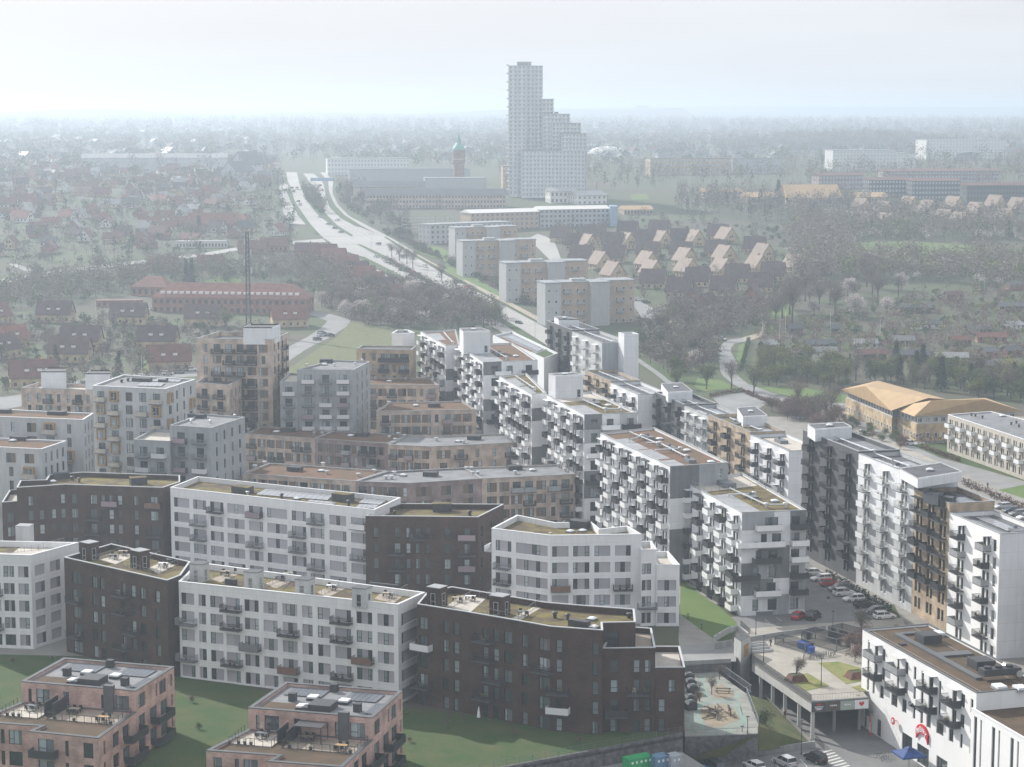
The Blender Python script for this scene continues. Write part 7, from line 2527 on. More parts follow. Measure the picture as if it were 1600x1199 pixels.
def house_meshes(w, d, hw, hr, wall, roof, dorm, win):
 key = ('house', w, d, hw, hr, wall, roof, dorm, win)
 if key in CACHE:
  return CACHE[key]
 a = MB()
 W, D = w / 2, d / 2
 for p, q_ in (((-W, -D), (W, -D)), ((W, D), (-W, D))):
  a.quad((*p, 0), (*q_, 0), (*q_, hw), (*p, hw))
 for s in (1, -1):
  a.poly([(s * W, -s * D, 0), (s * W, s * D, 0), (s * W, s * D, hw), (s * W, 0, hw + hr), (s * W, -s * D, hw)])
 r_ = MB()
 o = 0.45
 sl_ = hr / D
 zb = hw - o * sl_
 for s in (1, -1):
  A_, B_, C_, D_ = (-W - o, -s * (D + o), zb), (W + o, -s * (D + o), zb), (W + o, 0, hw + hr), (-W - o, 0, hw + hr)
  A2, B2, C2, D2 = [(x, y, z + 0.22) for x, y, z in (A_, B_, C_, D_)]
  for f in ((A2, B2, C2, D2), (D_, C_, B_, A_), (A_, B_, B2, A2), (B_, C_, C2, B2), (D_, A_, A2, D2)):
   r_.poly(f if s == 1 else list(reversed(f)))
 ch = MB()
 ch.box(W * 0.3 - 0.35, W * 0.3 + 0.35, -0.35, 0.35, hw + hr * 0.7, hw + hr + 0.9)
 wn = MB()
 if win:
  n = max(2, int(w / 2.6))
  for k in range(n):
   x = -W + (k + 0.5) * w / n
   for y, s in ((-D - 0.03, 1), (D + 0.03, -1)):
    q_ = [(x - 0.5, y, 0.9), (x + 0.5, y, 0.9), (x + 0.5, y, 2.1), (x - 0.5, y, 2.1)]
    wn.poly(q_ if s == 1 else list(reversed(q_)))
  for s in (1, -1):
   for y, z in ((-1.1, 0.9), (1.1, 0.9), (-0.7, hw + 0.4), (0.7, hw + 0.4)):
    X = s * (W + 0.03)
    q_ = [(X, y - 0.45 * s, z), (X, y + 0.45 * s, z), (X, y + 0.45 * s, z + 1.2), (X, y - 0.45 * s, z + 1.2)]
    wn.poly(q_)
 dm = MB()
 if dorm:
  for x in (-w * 0.14, w * 0.14):
   y0 = -D * 0.72
   z0 = hw + hr * 0.26
   dm.box(x - 0.8, x + 0.8, y0, y0 + 2.2, z0, z0 + 1.35, 0)
   dm.poly([(x - 1.0, y0 - 0.2, z0 + 1.3), (x + 1.0, y0 - 0.2, z0 + 1.3), (x, y0 - 0.2, z0 + 2.0)], 1)
   dm.quad((x - 1.0, y0 - 0.2, z0 + 1.3), (x, y0 - 0.2, z0 + 2.0), (x, y0 + 3.2, z0 + 2.0), (x - 1.0, y0 + 3.2, z0 + 1.3), 1)
   dm.quad((x, y0 - 0.2, z0 + 2.0), (x + 1.0, y0 - 0.2, z0 + 1.3), (x + 1.0, y0 + 3.2, z0 + 1.3), (x, y0 + 3.2, z0 + 2.0), 1)
 CACHE[key] = (a.mesh('wall', wall), r_.mesh('roof', roof), ch.mesh('chimney', 'red_brick'), wn.mesh('windows', 'pane_far') if win else None, dm.mesh('dormers', ['frame_white', roof]) if dorm else None)
 return CACHE[key]
HN = {}
def house(p, rz, label, group, w=12, d=8, hw=3.4, hr=4.6, wall='yellow_brick', roof='tile_dark', dorm=False, win=True, chim=True, name='house', cat='house'):
 a, r_, c, wn, dm = house_meshes(w, d, hw, hr, wall, roof, dorm, win)
 o = thing(name, label, cat, p, rz, group)
 link('wall', a, o)
 rf = link('roof', r_, o)
 if chim:
  link('chimney', c, rf)
 if wn:
  link('windows', wn, o)['kind'] = 'stuff'
 if dm:
  link('dormers', dm, rf)['kind'] = 'stuff'
 return o
# paired yellow brick houses, lower left
for j, (x, y, a, rf) in enumerate(((87, 503, -4, 'tile_dark'), (202, 506, -4, 'tile_dark'), (319, 509, -4, 'tile_dark'), (-10, 507, 60, 'tile_plum'), (14, 545, 50, 'tile_red'), (128, 545, -4, 'tile_dark'), (247, 545, -4, 'tile_dark'), (110, 565, -4, 'tile_dark'), (264, 578, 14, 'tile_red'), (52, 604, 16, 'tile_plum'), (0, 560, 60, 'tile_dark'), (452, 510, 16, 'tile_red'))):
 house(G(x, y), R(a), ['dark-roofed double house, left of three in the back row', 'dark-roofed double house, middle of three in the back row', 'dark-roofed double house before the red school, left of the mast', 'plum-roofed house at the left frame edge, back row', 'red-roofed house with gable window at the left frame edge', 'dark-roofed double house half hidden behind another, left', 'dark-roofed double house with two white dormers, left of the tan tower', 'wide dark-roofed double house in front, left', 'red-roofed gabled house just left of the tall tan tower', 'plum-roofed house above the parked white van', 'dark-roofed house cut by the left frame edge', 'red-roofed gabled house by the curved street'][j], 'brick houses of the near suburb', 15.5, 8.5, 3.9, 5.4, 'yellow_brick', rf, True)
# long school with red roof
def longhouse(x0, x1, y, depth, hw, hr, wall, roof, label, nw=20, rows=2, rz=None, name='long_house', dormer=False, hip=False, pane=None):
 pane = pane or ('pane_hazed' if G(x0, y if not isinstance(y, tuple) else y[0]).y > 1500 else 'pane_far')
 p, q_ = G(x0, y if not isinstance(y, tuple) else y[0]), G(x1, y if not isinstance(y, tuple) else y[1])
 L_ = (q_ - p).length
 d = (q_ - p).normalized()
 o = thing(name, label, 'building', (p.x, p.y, min(p.z, q_.z) - 0.5), math.atan2(d.y, d.x))
 a = MB()
 a.box(0, L_, 0, depth, 0, hw)
 link('wall', a.mesh('wall', wall), o)
 r_ = MB()
 e = 0.6
 if hr < 0.9:
  r_.box(-0.2, L_ + 0.2, -0.2, depth + 0.2, hw, hw + max(0.3, hr))
 else:
  i_ = depth / 2 if hip else 0
  c = [(-e, -e, hw), (L_ + e, -e, hw), (L_ + e, depth + e, hw), (-e, depth + e, hw), (i_ - (0 if hip else e), depth / 2, hw + hr), (L_ - i_ + (0 if hip else e), depth / 2, hw + hr)]
  for f in ((0, 1, 5, 4), (2, 3, 4, 5), (1, 2, 5), (3, 0, 4), (3, 2, 1, 0)):
   r_.poly([c[k] for k in f])
 rf = link('roof', r_.mesh('roof', roof), o)
 wn = MB()
 st = hw / rows
 for f in range(rows):
  for k in range(nw):
   x = (k + 0.5) * L_ / nw
   ww = min(0.75, L_ / nw * 0.33)
   wn.quad((x - ww, -0.05, f * st + st * 0.3), (x + ww, -0.05, f * st + st * 0.3), (x + ww, -0.05, f * st + st * 0.78), (x - ww, -0.05, f * st + st * 0.78))
  for k in range(max(1, int(depth / 4))):
   yy = (k + 0.5) * depth / max(1, int(depth / 4))
   for X, s in ((L_ + 0.05, 1), (-0.05, -1)):
    wn.poly([(X, yy - 0.6 * s, f * st + st * 0.3), (X, yy + 0.6 * s, f * st + st * 0.3), (X, yy + 0.6 * s, f * st + st * 0.78), (X, yy - 0.6 * s, f * st + st * 0.78)])
 w_ = link('windows', wn.mesh('windows', pane), o)
 w_['kind'] = 'stuff'
 if dormer:
  for k in range(nw):
   x = (k + 0.5) * L_ / nw
   if 0.04 < x / L_ < 0.96:
    m = MB()
    m.box(x - 0.9, x + 0.9, depth * 0.10, depth * 0.34, hw + hr * 0.12, hw + hr * 0.42)
    link('dormer', m.mesh('dormer', 'frame_white'), rf)
 return o
longhouse(238, 478, (487, 492), 15, 7.5, 6.5, 'red_brick', 'tile_red', 'long red brick school with red hipped roof and dormers, before the mast', 24, 2, dormer=True, hip=True)
longhouse(205, 262, (462, 464), 12, 5.0, 5, 'red_brick', 'tile_red', 'red-roofed wing at the left of the school', 6, 1, hip=True)
longhouse(150, 222, (480, 479), 8, 3.2, 0.3, 'red_brick', 'tile_plum', 'low flat-roofed outbuilding left of the school', 8, 1)
# stepped red terrace by the highway
for j, (x, y) in enumerate(((508, 404), (522, 411), (540, 422), (556, 432), (566, 440), (580, 450), (594, 460), (606, 472), (480, 402))):
 house(G(x, y), R(-4), ('terrace house stepping along the highway, ' + ['highest red roof', 'second red roof from the crossing', 'third red roof from the crossing', 'dark roof between red ones', 'red roof below the dark one', 'lowest red roof', 'dark roof near the lower end', 'plum roof at the lower end'][j]) if j < 8 else 'plum-roofed terrace house at the crossing end of the highway terrace', 'stepped terrace along the highway', 13, 8, 3.6, 4.6, 'red_brick', ('tile_red', 'tile_red', 'tile_red', 'tile_dark', 'tile_red', 'tile_red', 'tile_dark', 'tile_plum', 'tile_plum')[j])
for j, (x, y, w_) in enumerate(((395, 396, 16), (430, 392, 16), (255, 424, 16), (330, 420, 14))):
 house(G(x, y), R(-3), ['plum-roofed row house left of the highway terrace', 'plum-roofed row house nearest the crossing', 'red-roofed row house below the pale street', 'red-roofed row house with skylights below the pale street, right'][j], 'row houses by the pale street', w_, 8, 3.2, 4.2, 'red_brick', 'tile_plum' if j < 2 else 'tile_red')
# yellow brick estate right of the highway
LR = [(270, 250), (480, 240), (670, 230), (850, 225), (1025, 210), (340, 350), (595, 350), (800, 330), (1015, 315), (1225, 305), (410, 410), (620, 400), (810, 390), (1000, 390), (1190, 370), (1395, 365)]
DR = [(130, 200), (310, 190), (490, 170), (660, 165), (215, 240), (410, 235), (590, 220), (780, 215), (980, 190), (240, 310), (420, 310), (600, 290), (780, 290), (970, 280), (1180, 260), (630, 450), (870, 440), (1085, 420), (1280, 410), (1500, 410), (770, 500), (1010, 490), (1215, 470)]
EG = 'gabled houses of the brick estate'
ORD = ['first', 'second', 'third', 'fourth', 'fifth', 'sixth', 'seventh', 'eighth', 'ninth', 'tenth', 'eleventh', 'twelfth', 'thirteenth']
def rowlab(j, rows, names, what):
 r_ = 0
 while j >= rows[r_]:
  j -= rows[r_]
  r_ += 1
 return '%s from the left in the %s row of %s' % (ORD[j], names[r_], what)
for j, (x, y) in enumerate(LR):
 house(G(840 + x / 3.478, 310 + (y + 34) / 3.478), R(-62), rowlab(j, (5, 5, 6), ('back', 'middle', 'front'), 'gabled houses with sunlit tan roofs'), EG, 11, 10, 3.2, 6.4, 'yellow_brick', 'tile_sunlit')
for j, (x, y) in enumerate(DR):
 house(G(840 + x / 3.478, 310 + (y + 38) / 3.478), R(-14), rowlab(j, (4, 5, 6, 5, 3), ('farthest', 'second', 'third', 'fourth', 'nearest'), 'gabled houses with dark roofs'), EG + ', dark roofs', 12, 10, 3.2, 6.4, 'yellow_brick', 'tile_dark')  # dark tile puts the shade of these slopes into their colour
for j, (x, y) in enumerate(((850, 606), (918, 636), (1170, 590))):
 house(G(840 + x / 3.478, 310 + y / 3.478), R(72 if j != 1 else 65), ['red brick gabled house with white garage roof', 'red brick gabled house nearest the parked cars', 'red brick gabled house half behind bare trees'][j], None, 13, 11, 3.6, 6.5, 'red_brick', 'tile_dark')
for j, (x, y) in enumerate(((1345, 333), (1380, 338), (1420, 330), (1450, 336), (1490, 330), (1525, 340), (1555, 328), (1590, 332), (1355, 356), (1385, 358), (1475, 352), (1500, 356), (1570, 350))):
 house(G(x, y), R(-60), rowlab(j, (8, 5), ('upper', 'lower'), 'far gables below the dark apartment blocks'), 'gabled houses below the dark blocks', 12, 11, 3.2, 7, 'yellow_brick', 'tile_sunlit', win=False)
# scattered suburb left of the highway and on the plain
rs = random.Random(77)
ROADP = []
roofs = ['tile_red', 'tile_red', 'tile_dark', 'tile_slate', 'tile_plum', 'eternit']
rname = {'tile_red': 'red-tiled', 'tile_dark': 'dark-roofed', 'tile_slate': 'slate-roofed', 'tile_plum': 'plum-tiled', 'eternit': 'pale-roofed'}
def screen(p):
 d = p - Vector((0, 0, CAMH))
 f_ = d.y * CP - d.z * SP
 return CX + FPX * d.x / f_, CY - FPX * (d.y * SP + d.z * CP) / f_
HOUSES = []
def scatter(y0, y1, sx, sy, keep, ok, n):
 out = []
 y = y0
 row = 0
 while y < y1:
  x = -0.27 * y + (row % 2) * sx / 2
  while x < 0.27 * y:
   if rs.random() < keep:
    p = Vector((x + rs.uniform(-sx, sx) * 0.3, y + rs.uniform(-sy, sy) * 0.3, 0))
    p.z = tz(p.y)
    s_ = screen(p)
    if ok(*s_):
     out.append((p, s_))
   x += sx
  y += sy
  row += 1
 rs.shuffle(out)
 return out[:n]
def okleft(x, y):
 if y > 398 - 0.06 * (x - 100) or x < -15:
  return False
 xe = 425 if y < 330 else 425 + (y - 330) * 0.9
 return x < xe
for p, s_ in scatter(1010, 2300, 24, 30, 0.8, okleft, 250):
 rf = rs.choice(roofs)
 w_ = rs.choice((10, 12, 14))
 house(p, rs.choice((0, 90, 20, -25, 70)) * math.pi / 180, rname[rf] + ' house in the hazy suburb left of the highway', 'suburb houses, ' + rname[rf], w_, 8, rs.choice((2.8, 3.2)), rs.choice((3.2, 4.4)), rs.choice(('yellow_brick', 'red_brick', 'house_white')), rf, win=p.y < 1500, chim=p.y < 1500)
 HOUSES.append(p)
# houses too far to pick apart
k = MB()
for p, s_ in scatter(2300, 5200, 40, 75, 0.5, lambda x, y: -20 < x < 1620 and not (780 < x < 930 and y > 240) and not (430 < x < 540), 1500):
 c, w_, d_, a = p, rs.uniform(6, 12), rs.uniform(4, 7), rs.uniform(0, 3.1)
 M_ = Matrix.Translation(c) @ Matrix.Rotation(a, 4, 'Z')
 mi = rs.choice((0, 0, 1, 1, 2))
 k.box(-w_, w_, -d_, d_, 0, 4, 3, M_)
 v = [M_ @ Vector(q_) for q_ in ((-w_, -d_, 4), (w_, -d_, 4), (w_, d_, 4), (-w_, d_, 4), (-w_, 0, 8), (w_, 0, 8))]
 for f in ((0, 1, 5, 4), (2, 3, 4, 5), (1, 2, 5), (3, 0, 4)):
  k.poly([v[t] for t in f], mi)
mat('estate_tan', (0.46, 0.35, 0.26), 0.8, var=0.08)
stuff(link('distant_houses', k.mesh('distant_houses', ['tile_plum', 'tile_slate', 'felt_grey', 'concrete'])), 'far roofs of the town melting into the haze', 'houses')

# ------------------------------------------------------------------ larger buildings of the distance
mat_render('estate_grey', (0.44, 0.45, 0.45), joint=0.2, jx=3.5, jz=2.8, dirt=0.1)
mat('blue_tarp', (0.28, 0.41, 0.55), 0.6, var=0.06)
def estate(x0, x1, yb, yt, label, seed):
 """slab of a 1960s estate: grey wings, tan recess, balcony stack; roof row yt, base row yb"""
 p = G(x0, yb)
 q_ = G(x1, yb)
 q_.y = p.y + 9
 h = (yb - yt) / FPX * p.y
 L_ = q_.x - p.x
 o = thing('estate_block', label, 'building', p, math.atan2(9, L_), 'grey and tan estate blocks')
 L_ = math.hypot(L_, 9)
 n = 4
 parts = [('wing', 0, 0.22, 0, 13, 'estate_grey', h), ('recess', 0.22, 0.62, 1.6, 13, 'estate_tan', h), ('wing', 0.62, 0.88, -1.5, 13, 'estate_grey', h), ('wing', 0.88, 1.30, 6, 18, 'estate_tan', h)]
 for nm, a, c, y0, y1, m, hh in parts:
  k = MB()
  k.box(a * L_ + 0.01, c * L_, y0, y1, -1, hh)
  link(nm, k.mesh(nm, m), o)
  k = MB()
  k.box(a * L_ - 0.25, c * L_ + 0.25, y0 - 0.3, y1 + 0.3, hh, hh + 0.45)
  link('roof', k.mesh('roof', 'felt_pale'), o)
 st = h / n
 rows = [(0.05, 0), (0.15, 0), (0.27, 1.6), (0.36, 1.6), (0.46, 1.6), (0.55, 1.6), (0.95, 6), (1.05, 6), (1.15, 6), (1.25, 6)]
 for f in range(n):
  for a, y0 in rows:
   wn_, _ = window_meshes(1.1, 1.3, 'frame_white', 'pane_far', False)
   link('window', wn_, o, Matrix.Translation((a * L_ - 0.55, y0 - 0.16, f * st + 0.9)))
  k_, r2 = balcony_meshes(3.4, 1.2, 'palegrey', False)
  for bx, by in ((0.505, 1.6), (0.315, 1.6), (1.1, 6)):
   bo = link('balcony', k_, o, Matrix.Translation((bx * L_, by, f * st + 0.2)))
   link('railing', r2, bo)
 k = MB()
 k.box(0.4 * L_, 0.6 * L_, 4, 8, h + 0.45, h + 1.6)
 link('plant_housing', k.mesh('plant_housing', 'estate_grey'), o)
estate(723, 815, 434, 378, 'grey and tan estate block beside the highway, second from the front lawn', 1)
estate(791, 895, 474, 412, 'grey and tan estate block in the middle, between two alike', 2)
estate(852, 966, 512, 443, 'grey and tan estate block nearest the balconied blocks', 3)
estate(711, 790, 408, 357, 'grey estate block half hidden behind the others', 4)
longhouse(672, 800, (382, 372), 13, 12, 0.4, 'estate_grey', 'felt_pale', 'pale slab with a white gable at the head of the estate', 16, 4)
longhouse(735, 842, (362, 356), 14, 12, 2.0, 'estate_tan', 'house_white', 'long white-roofed block under renovation, left half beside the scaffold', 14, 4)
longhouse(844, 952, (356, 352), 14, 12, 2.0, 'estate_grey', 'house_white', 'long white-roofed block with blue sheeting at its end', 16, 4)
longhouse(860, 900, (318, 317), 14, 9, 2.6, 'house_white', 'eternit', 'white-roofed hall behind the renovated block, left', 6, 2)
longhouse(902, 948, (320, 318), 20, 7, 3.0, 'house_white', 'eternit', 'white-roofed hall behind the renovated block, right', 6, 2)
sc = thing('scaffold', 'steel scaffold along the end of the block under renovation', 'scaffold', G(628, 366), R(6))
k = MB()
for x in range(12):
 for y in (0, 1.6):
  k.box(x * 3.0 - 0.06, x * 3.0 + 0.06, y - 0.06, y + 0.06, 0, 11)
for z in range(6):
 k.box(0, 33, 0, 1.6, z * 2.0 - 0.05, z * 2.0 + 0.05)
link('frame', k.mesh('frame', 'rail_steel'), sc)
o = single('sheeting', MB(), 'blue_tarp', 'blue protective sheeting wrapped round the end of the block', 'sheeting', G(953, 354))
k = MB()
k.box(0, 5, 0, 15, 0, 13)
o.data = k.mesh('sheeting', 'blue_tarp')
for a in (('beige_brick', 553, 664, 312, 14, 9.5, 4, 'tile_slate', 'long brick block with dark roof, left one behind the scaffold'), ('beige_brick', 572, 690, 326, 14, 10, 4, 'tile_slate', 'long brick block with white gable, nearest of the far rows'), ('beige_brick', 690, 790, 326, 14, 10, 4, 'tile_slate', 'long brick block right of the white-gabled one'),
   ('estate_grey', 546, 735, 284, 14, 11, 1, 'tile_slate', 'long grey block below the white flats'), ('estate_grey', 664, 760, 303, 14, 12, 0.5, 'felt_pale', 'grey slab with balcony grid right of the long brick block'), ('house_white', 512, 640, 274, 16, 15, 0.5, 'felt_pale', 'white flats right of the highway below the horizon'),
   ('yellow_brick', 1016, 1142, 274, 18, 15, 0.5, 'felt_dark', 'long tan office block in the haze, right of the high-rise'), ('estate_grey', 1145, 1222, 272, 18, 14, 0.5, 'felt_dark', 'grey office block behind the far car park'), ('yellow_brick', 786, 900, 304, 16, 21, 0.8, 'felt_grey', 'tan slab block at the foot of the white high-rise'),
   ('house_white', 1301, 1400, 268, 20, 20, 0.5, 'felt_pale', 'white hospital wing with window grid, left one'), ('house_white', 1402, 1430, 266, 30, 16, 0.5, 'felt_pale', 'low white wing beside the hospital'), ('house_white', 1447, 1572, 250, 30, 22, 0.5, 'felt_pale', 'white building complex below the horizon, far right'),
   ('slate_cladding', 1358, 1418, 308, 14, 13, 2, 'tile_plum', 'dark apartment block, left of the dark row'), ('slate_cladding', 1425, 1500, 312, 14, 14, 2, 'tile_plum', 'dark apartment block, middle of the dark row'), ('slate_cladding', 1510, 1620, 322, 14, 15, 2, 'tile_plum', 'dark apartment block, nearest of the dark row at the frame edge'), ('plum_brick', 1280, 1350, 296, 14, 11, 2, 'tile_plum', 'plum apartment block left of the dark row'), ('plum_brick', 1380, 1560, 286, 14, 10, 2, 'tile_plum', 'long plum apartment block behind the dark row'),
   ('concrete_light', 128, 355, 268, 22, 13, 4, 'eternit', 'very long pale building in the haze, upper left'), ('red_brick', 345, 415, 275, 14, 4, 0.4, 'tile_red', 'low red-roofed hall beside the twin-gabled church'), ('estate_tan', 1100, 1160, 310, 16, 5, 2.5, 'office_roof', 'flat tan-roofed school wing, left'), ('estate_tan', 1168, 1230, 318, 20, 5, 3, 'office_roof', 'tan-roofed school wing, middle'), ('estate_tan', 1232, 1316, 322, 34, 6, 9, 'office_roof', 'big tan-roofed school hall with tall gable'), ('estate_tan', 1340, 1388, 318, 20, 5, 3, 'office_roof', 'tan-roofed school wing, right'), ('estate_tan', 975, 1020, 336, 14, 4, 2.5, 'office_roof', 'low tan-roofed pavilion right of the blue sheeting'), ('red_brick', 295, 370, 362, 16, 5, 7, 'tile_red', 'big red-roofed house with a dark conifer before it'), ('house_white', 275, 355, 388, 12, 4, 0.4, 'felt_pale', 'low flat shop beside the pale street')):
 wl, x0, x1, yb, dp, hw, hr, rf, lab = a
 longhouse(x0, x1, (yb, yb - 1), dp, hw, hr, wl, rf, lab, max(6, int((x1 - x0) / 5)), max(1, int(hw / 3.1)))
# twin gabled church
for j, (x, y, h) in enumerate(((372, 282, 16), (386, 276, 22))):
 house(G(x, y), R(60), ['front gable of the twin-gabled grey church in the haze', 'taller rear gable of the twin-gabled grey church'][j], None, 26, 16, h * 0.5, h * 0.5, 'concrete_light', 'tile_slate', win=False, chim=False, name='church', cat='church')

# white stepped high-rise
def highrise():
 D = 1540.0
 z0 = tz(D)
 o = thing('high_rise', 'tall white high-rise stepping down to the right, on the horizon', 'building', ((855 - CX) / FPX * D, D, z0))
 def X(px):
  return (px - 855) / FPX * D
 def Z(py):
  return CAMH + (YH - py) / FPX * D - z0
 blocks = [(795, 822, 0, 17, 104), (823, 847, 2.5, 20, 104), (847, 864, 0, 18, 155), (848, 889, -4, 12, 178), (862, 906, -8, 10, 192), (876, 914.5, -12, 6, 208), (815, 912, -14, -2, 234)]
 for j, (x0, x1, y0, y1, t) in enumerate(blocks):
  a, c, h = X(x0), X(x1), Z(t)
  k = MB()
  k.box(a, c, y0, y1, 0, h)
  bl = link('shaft', k.mesh('shaft', 'pale_tower'), o)
  n = int(h / 3.05)
  bands, wins, rails = MB(), MB(), MB()
  for f in range(n):
   z = h - (f + 1) * 3.05
   bands.box(a - 0.7, c + 0.7, y0 - 0.9, y1, z + 2.75, z + 3.05)
   if f % 2 == 0 and j in (0, 2):
    rails.box(a - 1.6, a, y0 - 0.5, y0 + 9, z + 2.9, z + 4.0)
   m = max(2, int((c - a) / 2.6))
   for q_ in range(m):
    x = a + (q_ + 0.5) * (c - a) / m
    wins.quad((x - 0.8, y0 - 0.05, z + 0.5), (x + 0.8, y0 - 0.05, z + 0.5), (x + 0.8, y0 - 0.05, z + 2.5), (x - 0.8, y0 - 0.05, z + 2.5))
   for q_ in range(4):
    y = y0 + (q_ + 0.5) * (y1 - y0) / 4
    for XX, s in ((c + 0.05, 1), (a - 0.05, -1)):
     wins.poly([(XX, y - 0.9 * s, z + 0.5), (XX, y + 0.9 * s, z + 0.5), (XX, y + 0.9 * s, z + 2.5), (XX, y - 0.9 * s, z + 2.5)])
  m = max(2, int((c - a) / 5.2))
  for q_ in range(m + 1):
   x = a + q_ * (c - a) / m
   bands.box(x - 0.2, x + 0.2, y0 - 0.8, y0, 0, h)
  link('floor_bands', bands.mesh('floor_bands', 'house_white'), bl)
  w_ = link('windows', wins.mesh('windows', 'pane_hazed'), bl)
  w_['kind'] = 'stuff'
  if rails.f:
   link('balconies', rails.mesh('balconies', 'house_white'), bl)
 k = MB()
 k.box(X(808), X(830), 3, 14, Z(104), Z(98))
 k.box(X(866), X(872), 0, 8, Z(178), Z(175))
 link('plant_housing', k.mesh('plant_housing', 'concrete'), o)
highrise()
D = 1720.0
wt = thing('water_tower', 'round brick water tower with green copper spire', 'tower', ((717.5 - CX) / FPX * D, D, tz(D)))
k = MB()
k.lathe([(4.6, 0), (4.5, 16), (5.2, 17), (5.3, 27), (4.9, 27.2)], 18)
link('shaft', k.mesh('shaft', 'rust_brick'), wt)
mat('copper_green', (0.16, 0.38, 0.32), 0.6, var=0.1)
k = MB()
k.lathe([(5.7, 27), (5.0, 29), (3.2, 31.5), (1.9, 33), (1.7, 34.5), (1.4, 36.5), (0.5, 39.5), (0.12, 43), (0.02, 45)], 18)
link('spire', k.mesh('spire', 'copper_green'), wt)
k = MB()
k.lathe([(5.45, 19.2), (5.5, 19.3), (5.5, 19.8), (5.3, 19.9)], 18)
link('cornice', k.mesh('cornice', 'terrace_stone'), wt)
# domed hall, far mast, far tower block
o = single('dome_hall', MB(), 'house_white', 'white shallow dome right of the high-rise', 'hall', G(948, 240))
k = MB()
k.lathe([(24, 0), (22, 3), (16, 6.5), (8, 8.4), (0.1, 9)], 20)
o.data = k.mesh('dome_hall', 'house_white')
longhouse(994, 1012, (186.5, 186.5), 40, 55, 0.5, 'concrete_light', 'felt_pale', 'lone far tower block on the horizon', 5, 10)
# lattice mast
D = 880.0
ms = thing('radio_mast', 'tall steel lattice mast with aerials behind the tan tower', 'mast', ((386.5 - CX) / FPX * D, D, 0))
k = MB()
hm_ = CAMH + (YH - 360) / FPX * D
for j in range(4):
 a, c = (((-1, -1), (1, -1), (1, 1), (-1, 1))[t] for t in (j, (j + 1) % 4))
 k.tube((a[0], a[1], 0), (a[0] * 0.5, a[1] * 0.5, hm_), 0.2, k=5)
 n = 22
 for q_ in range(n):
  z0, z1 = hm_ * q_ / n, hm_ * (q_ + 1) / n
  s0, s1 = 1 - 0.5 * q_ / n, 1 - 0.5 * (q_ + 1) / n
  k.tube((a[0] * s0, a[1] * s0, z0), (c[0] * s1, c[1] * s1, z1), 0.1, k=4)
link('lattice', k.mesh('lattice', 'rail_dark'), ms)
for z, x in ((0.62, 1.6), (0.70, -1.5), (0.80, 1.4), (0.90, -1.2), (0.96, 1.0)):
 k = MB()
 k.box(x - 0.25, x + 0.25, -0.3, 0.3, hm_ * z - 1.3, hm_ * z + 1.3)
 link('aerial', k.mesh('aerial', 'frame_pale'), ms)
k = MB()
k.tube((0, 0, hm_), (0, 0, hm_ + 6), 0.06, k=5)
link('rod', k.mesh('rod', 'rail_grey'), ms)

# yellow-roofed office
def hiproof(o, pts, z, m):
 k = MB()
 for f in pts:
  k.poly([Vector(v) - o.location for v in f])
 return link('roof', k.mesh('roof', m), o)
oc = thing('office_house', 'tan brick office with wide ochre hipped roof among the trees', 'building', (*P(1460, 680, 0).xy, 0))
def pv(x, y, z):
 return P(x, y, z)
za, zr2 = 7.6, 12.0
def wing(c, ridge):
 """eaves outline (4 points, counter-clockwise) and two ridge ends"""
 e = [pv(x, y, za) for x, y in c]
 r0, r1 = (pv(x, y, zr2) for x, y in ridge)
 hiproof(oc, [(e[0], e[1], r1, r0), (e[1], e[2], r1), (e[2], e[3], r0, r1), (e[3], e[0], r0)], za, 'office_roof')
 pts = offset([v.xy for v in e], 1.6)
 lo, hi = MB(), MB()
 lo.prism([p - oc.location.xy for p in pts], 0, 5.0)
 pts2 = offset([v.xy for v in e], 2.0)
 hi.prism([p - oc.location.xy for p in pts2], 5.0, za - 0.02)
 link('wall', lo.mesh('wall', 'yellow_brick'), oc)
 link('clerestory', hi.mesh('clerestory', 'frame_pale'), oc)
 for j in (0, 1, 3):
  a, c_ = pts[j], pts[(j + 1) % 4]
  L_ = (c_ - a).length
  d = (c_ - a).normalized()
  n = int(L_ / 2.4)
  for q_ in range(n):
   for z_, h_, w_ in ((0.8, 1.6, 1.0), (5.4, 1.4, 1.5)):
    fa, _ = window_meshes(w_, h_, 'frame_white', 'pane_far', False)
    t = a + d * ((q_ + 0.5) * L_ / n - w_ / 2) - oc.location.xy
    out_ = 0.13 if z_ < 5 else -0.25
    link('window', fa, oc, Matrix(((d.x, -d.y, 0, t.x + d.y * out_), (d.y, d.x, 0, t.y - d.x * out_), (0, 0, 1, z_), (0, 0, 0, 1))))
wing([(1313, 609), (1392, 642), (1478, 624), (1372, 595)], [(1352, 603.5), (1450, 622)])
wing([(1391, 637), (1428, 651), (1600, 643), (1540, 622)], [(1455, 626), (1538, 624)])
k = MB()
q4 = [P(x, y, 0).xy for x, y in ((1381, 666), (1399, 671), (1404, 664), (1388, 660))]
k.prism([p - oc.location.xy for p in q4], 0, 4.2)
link('porch', k.mesh('porch', 'house_white'), oc)
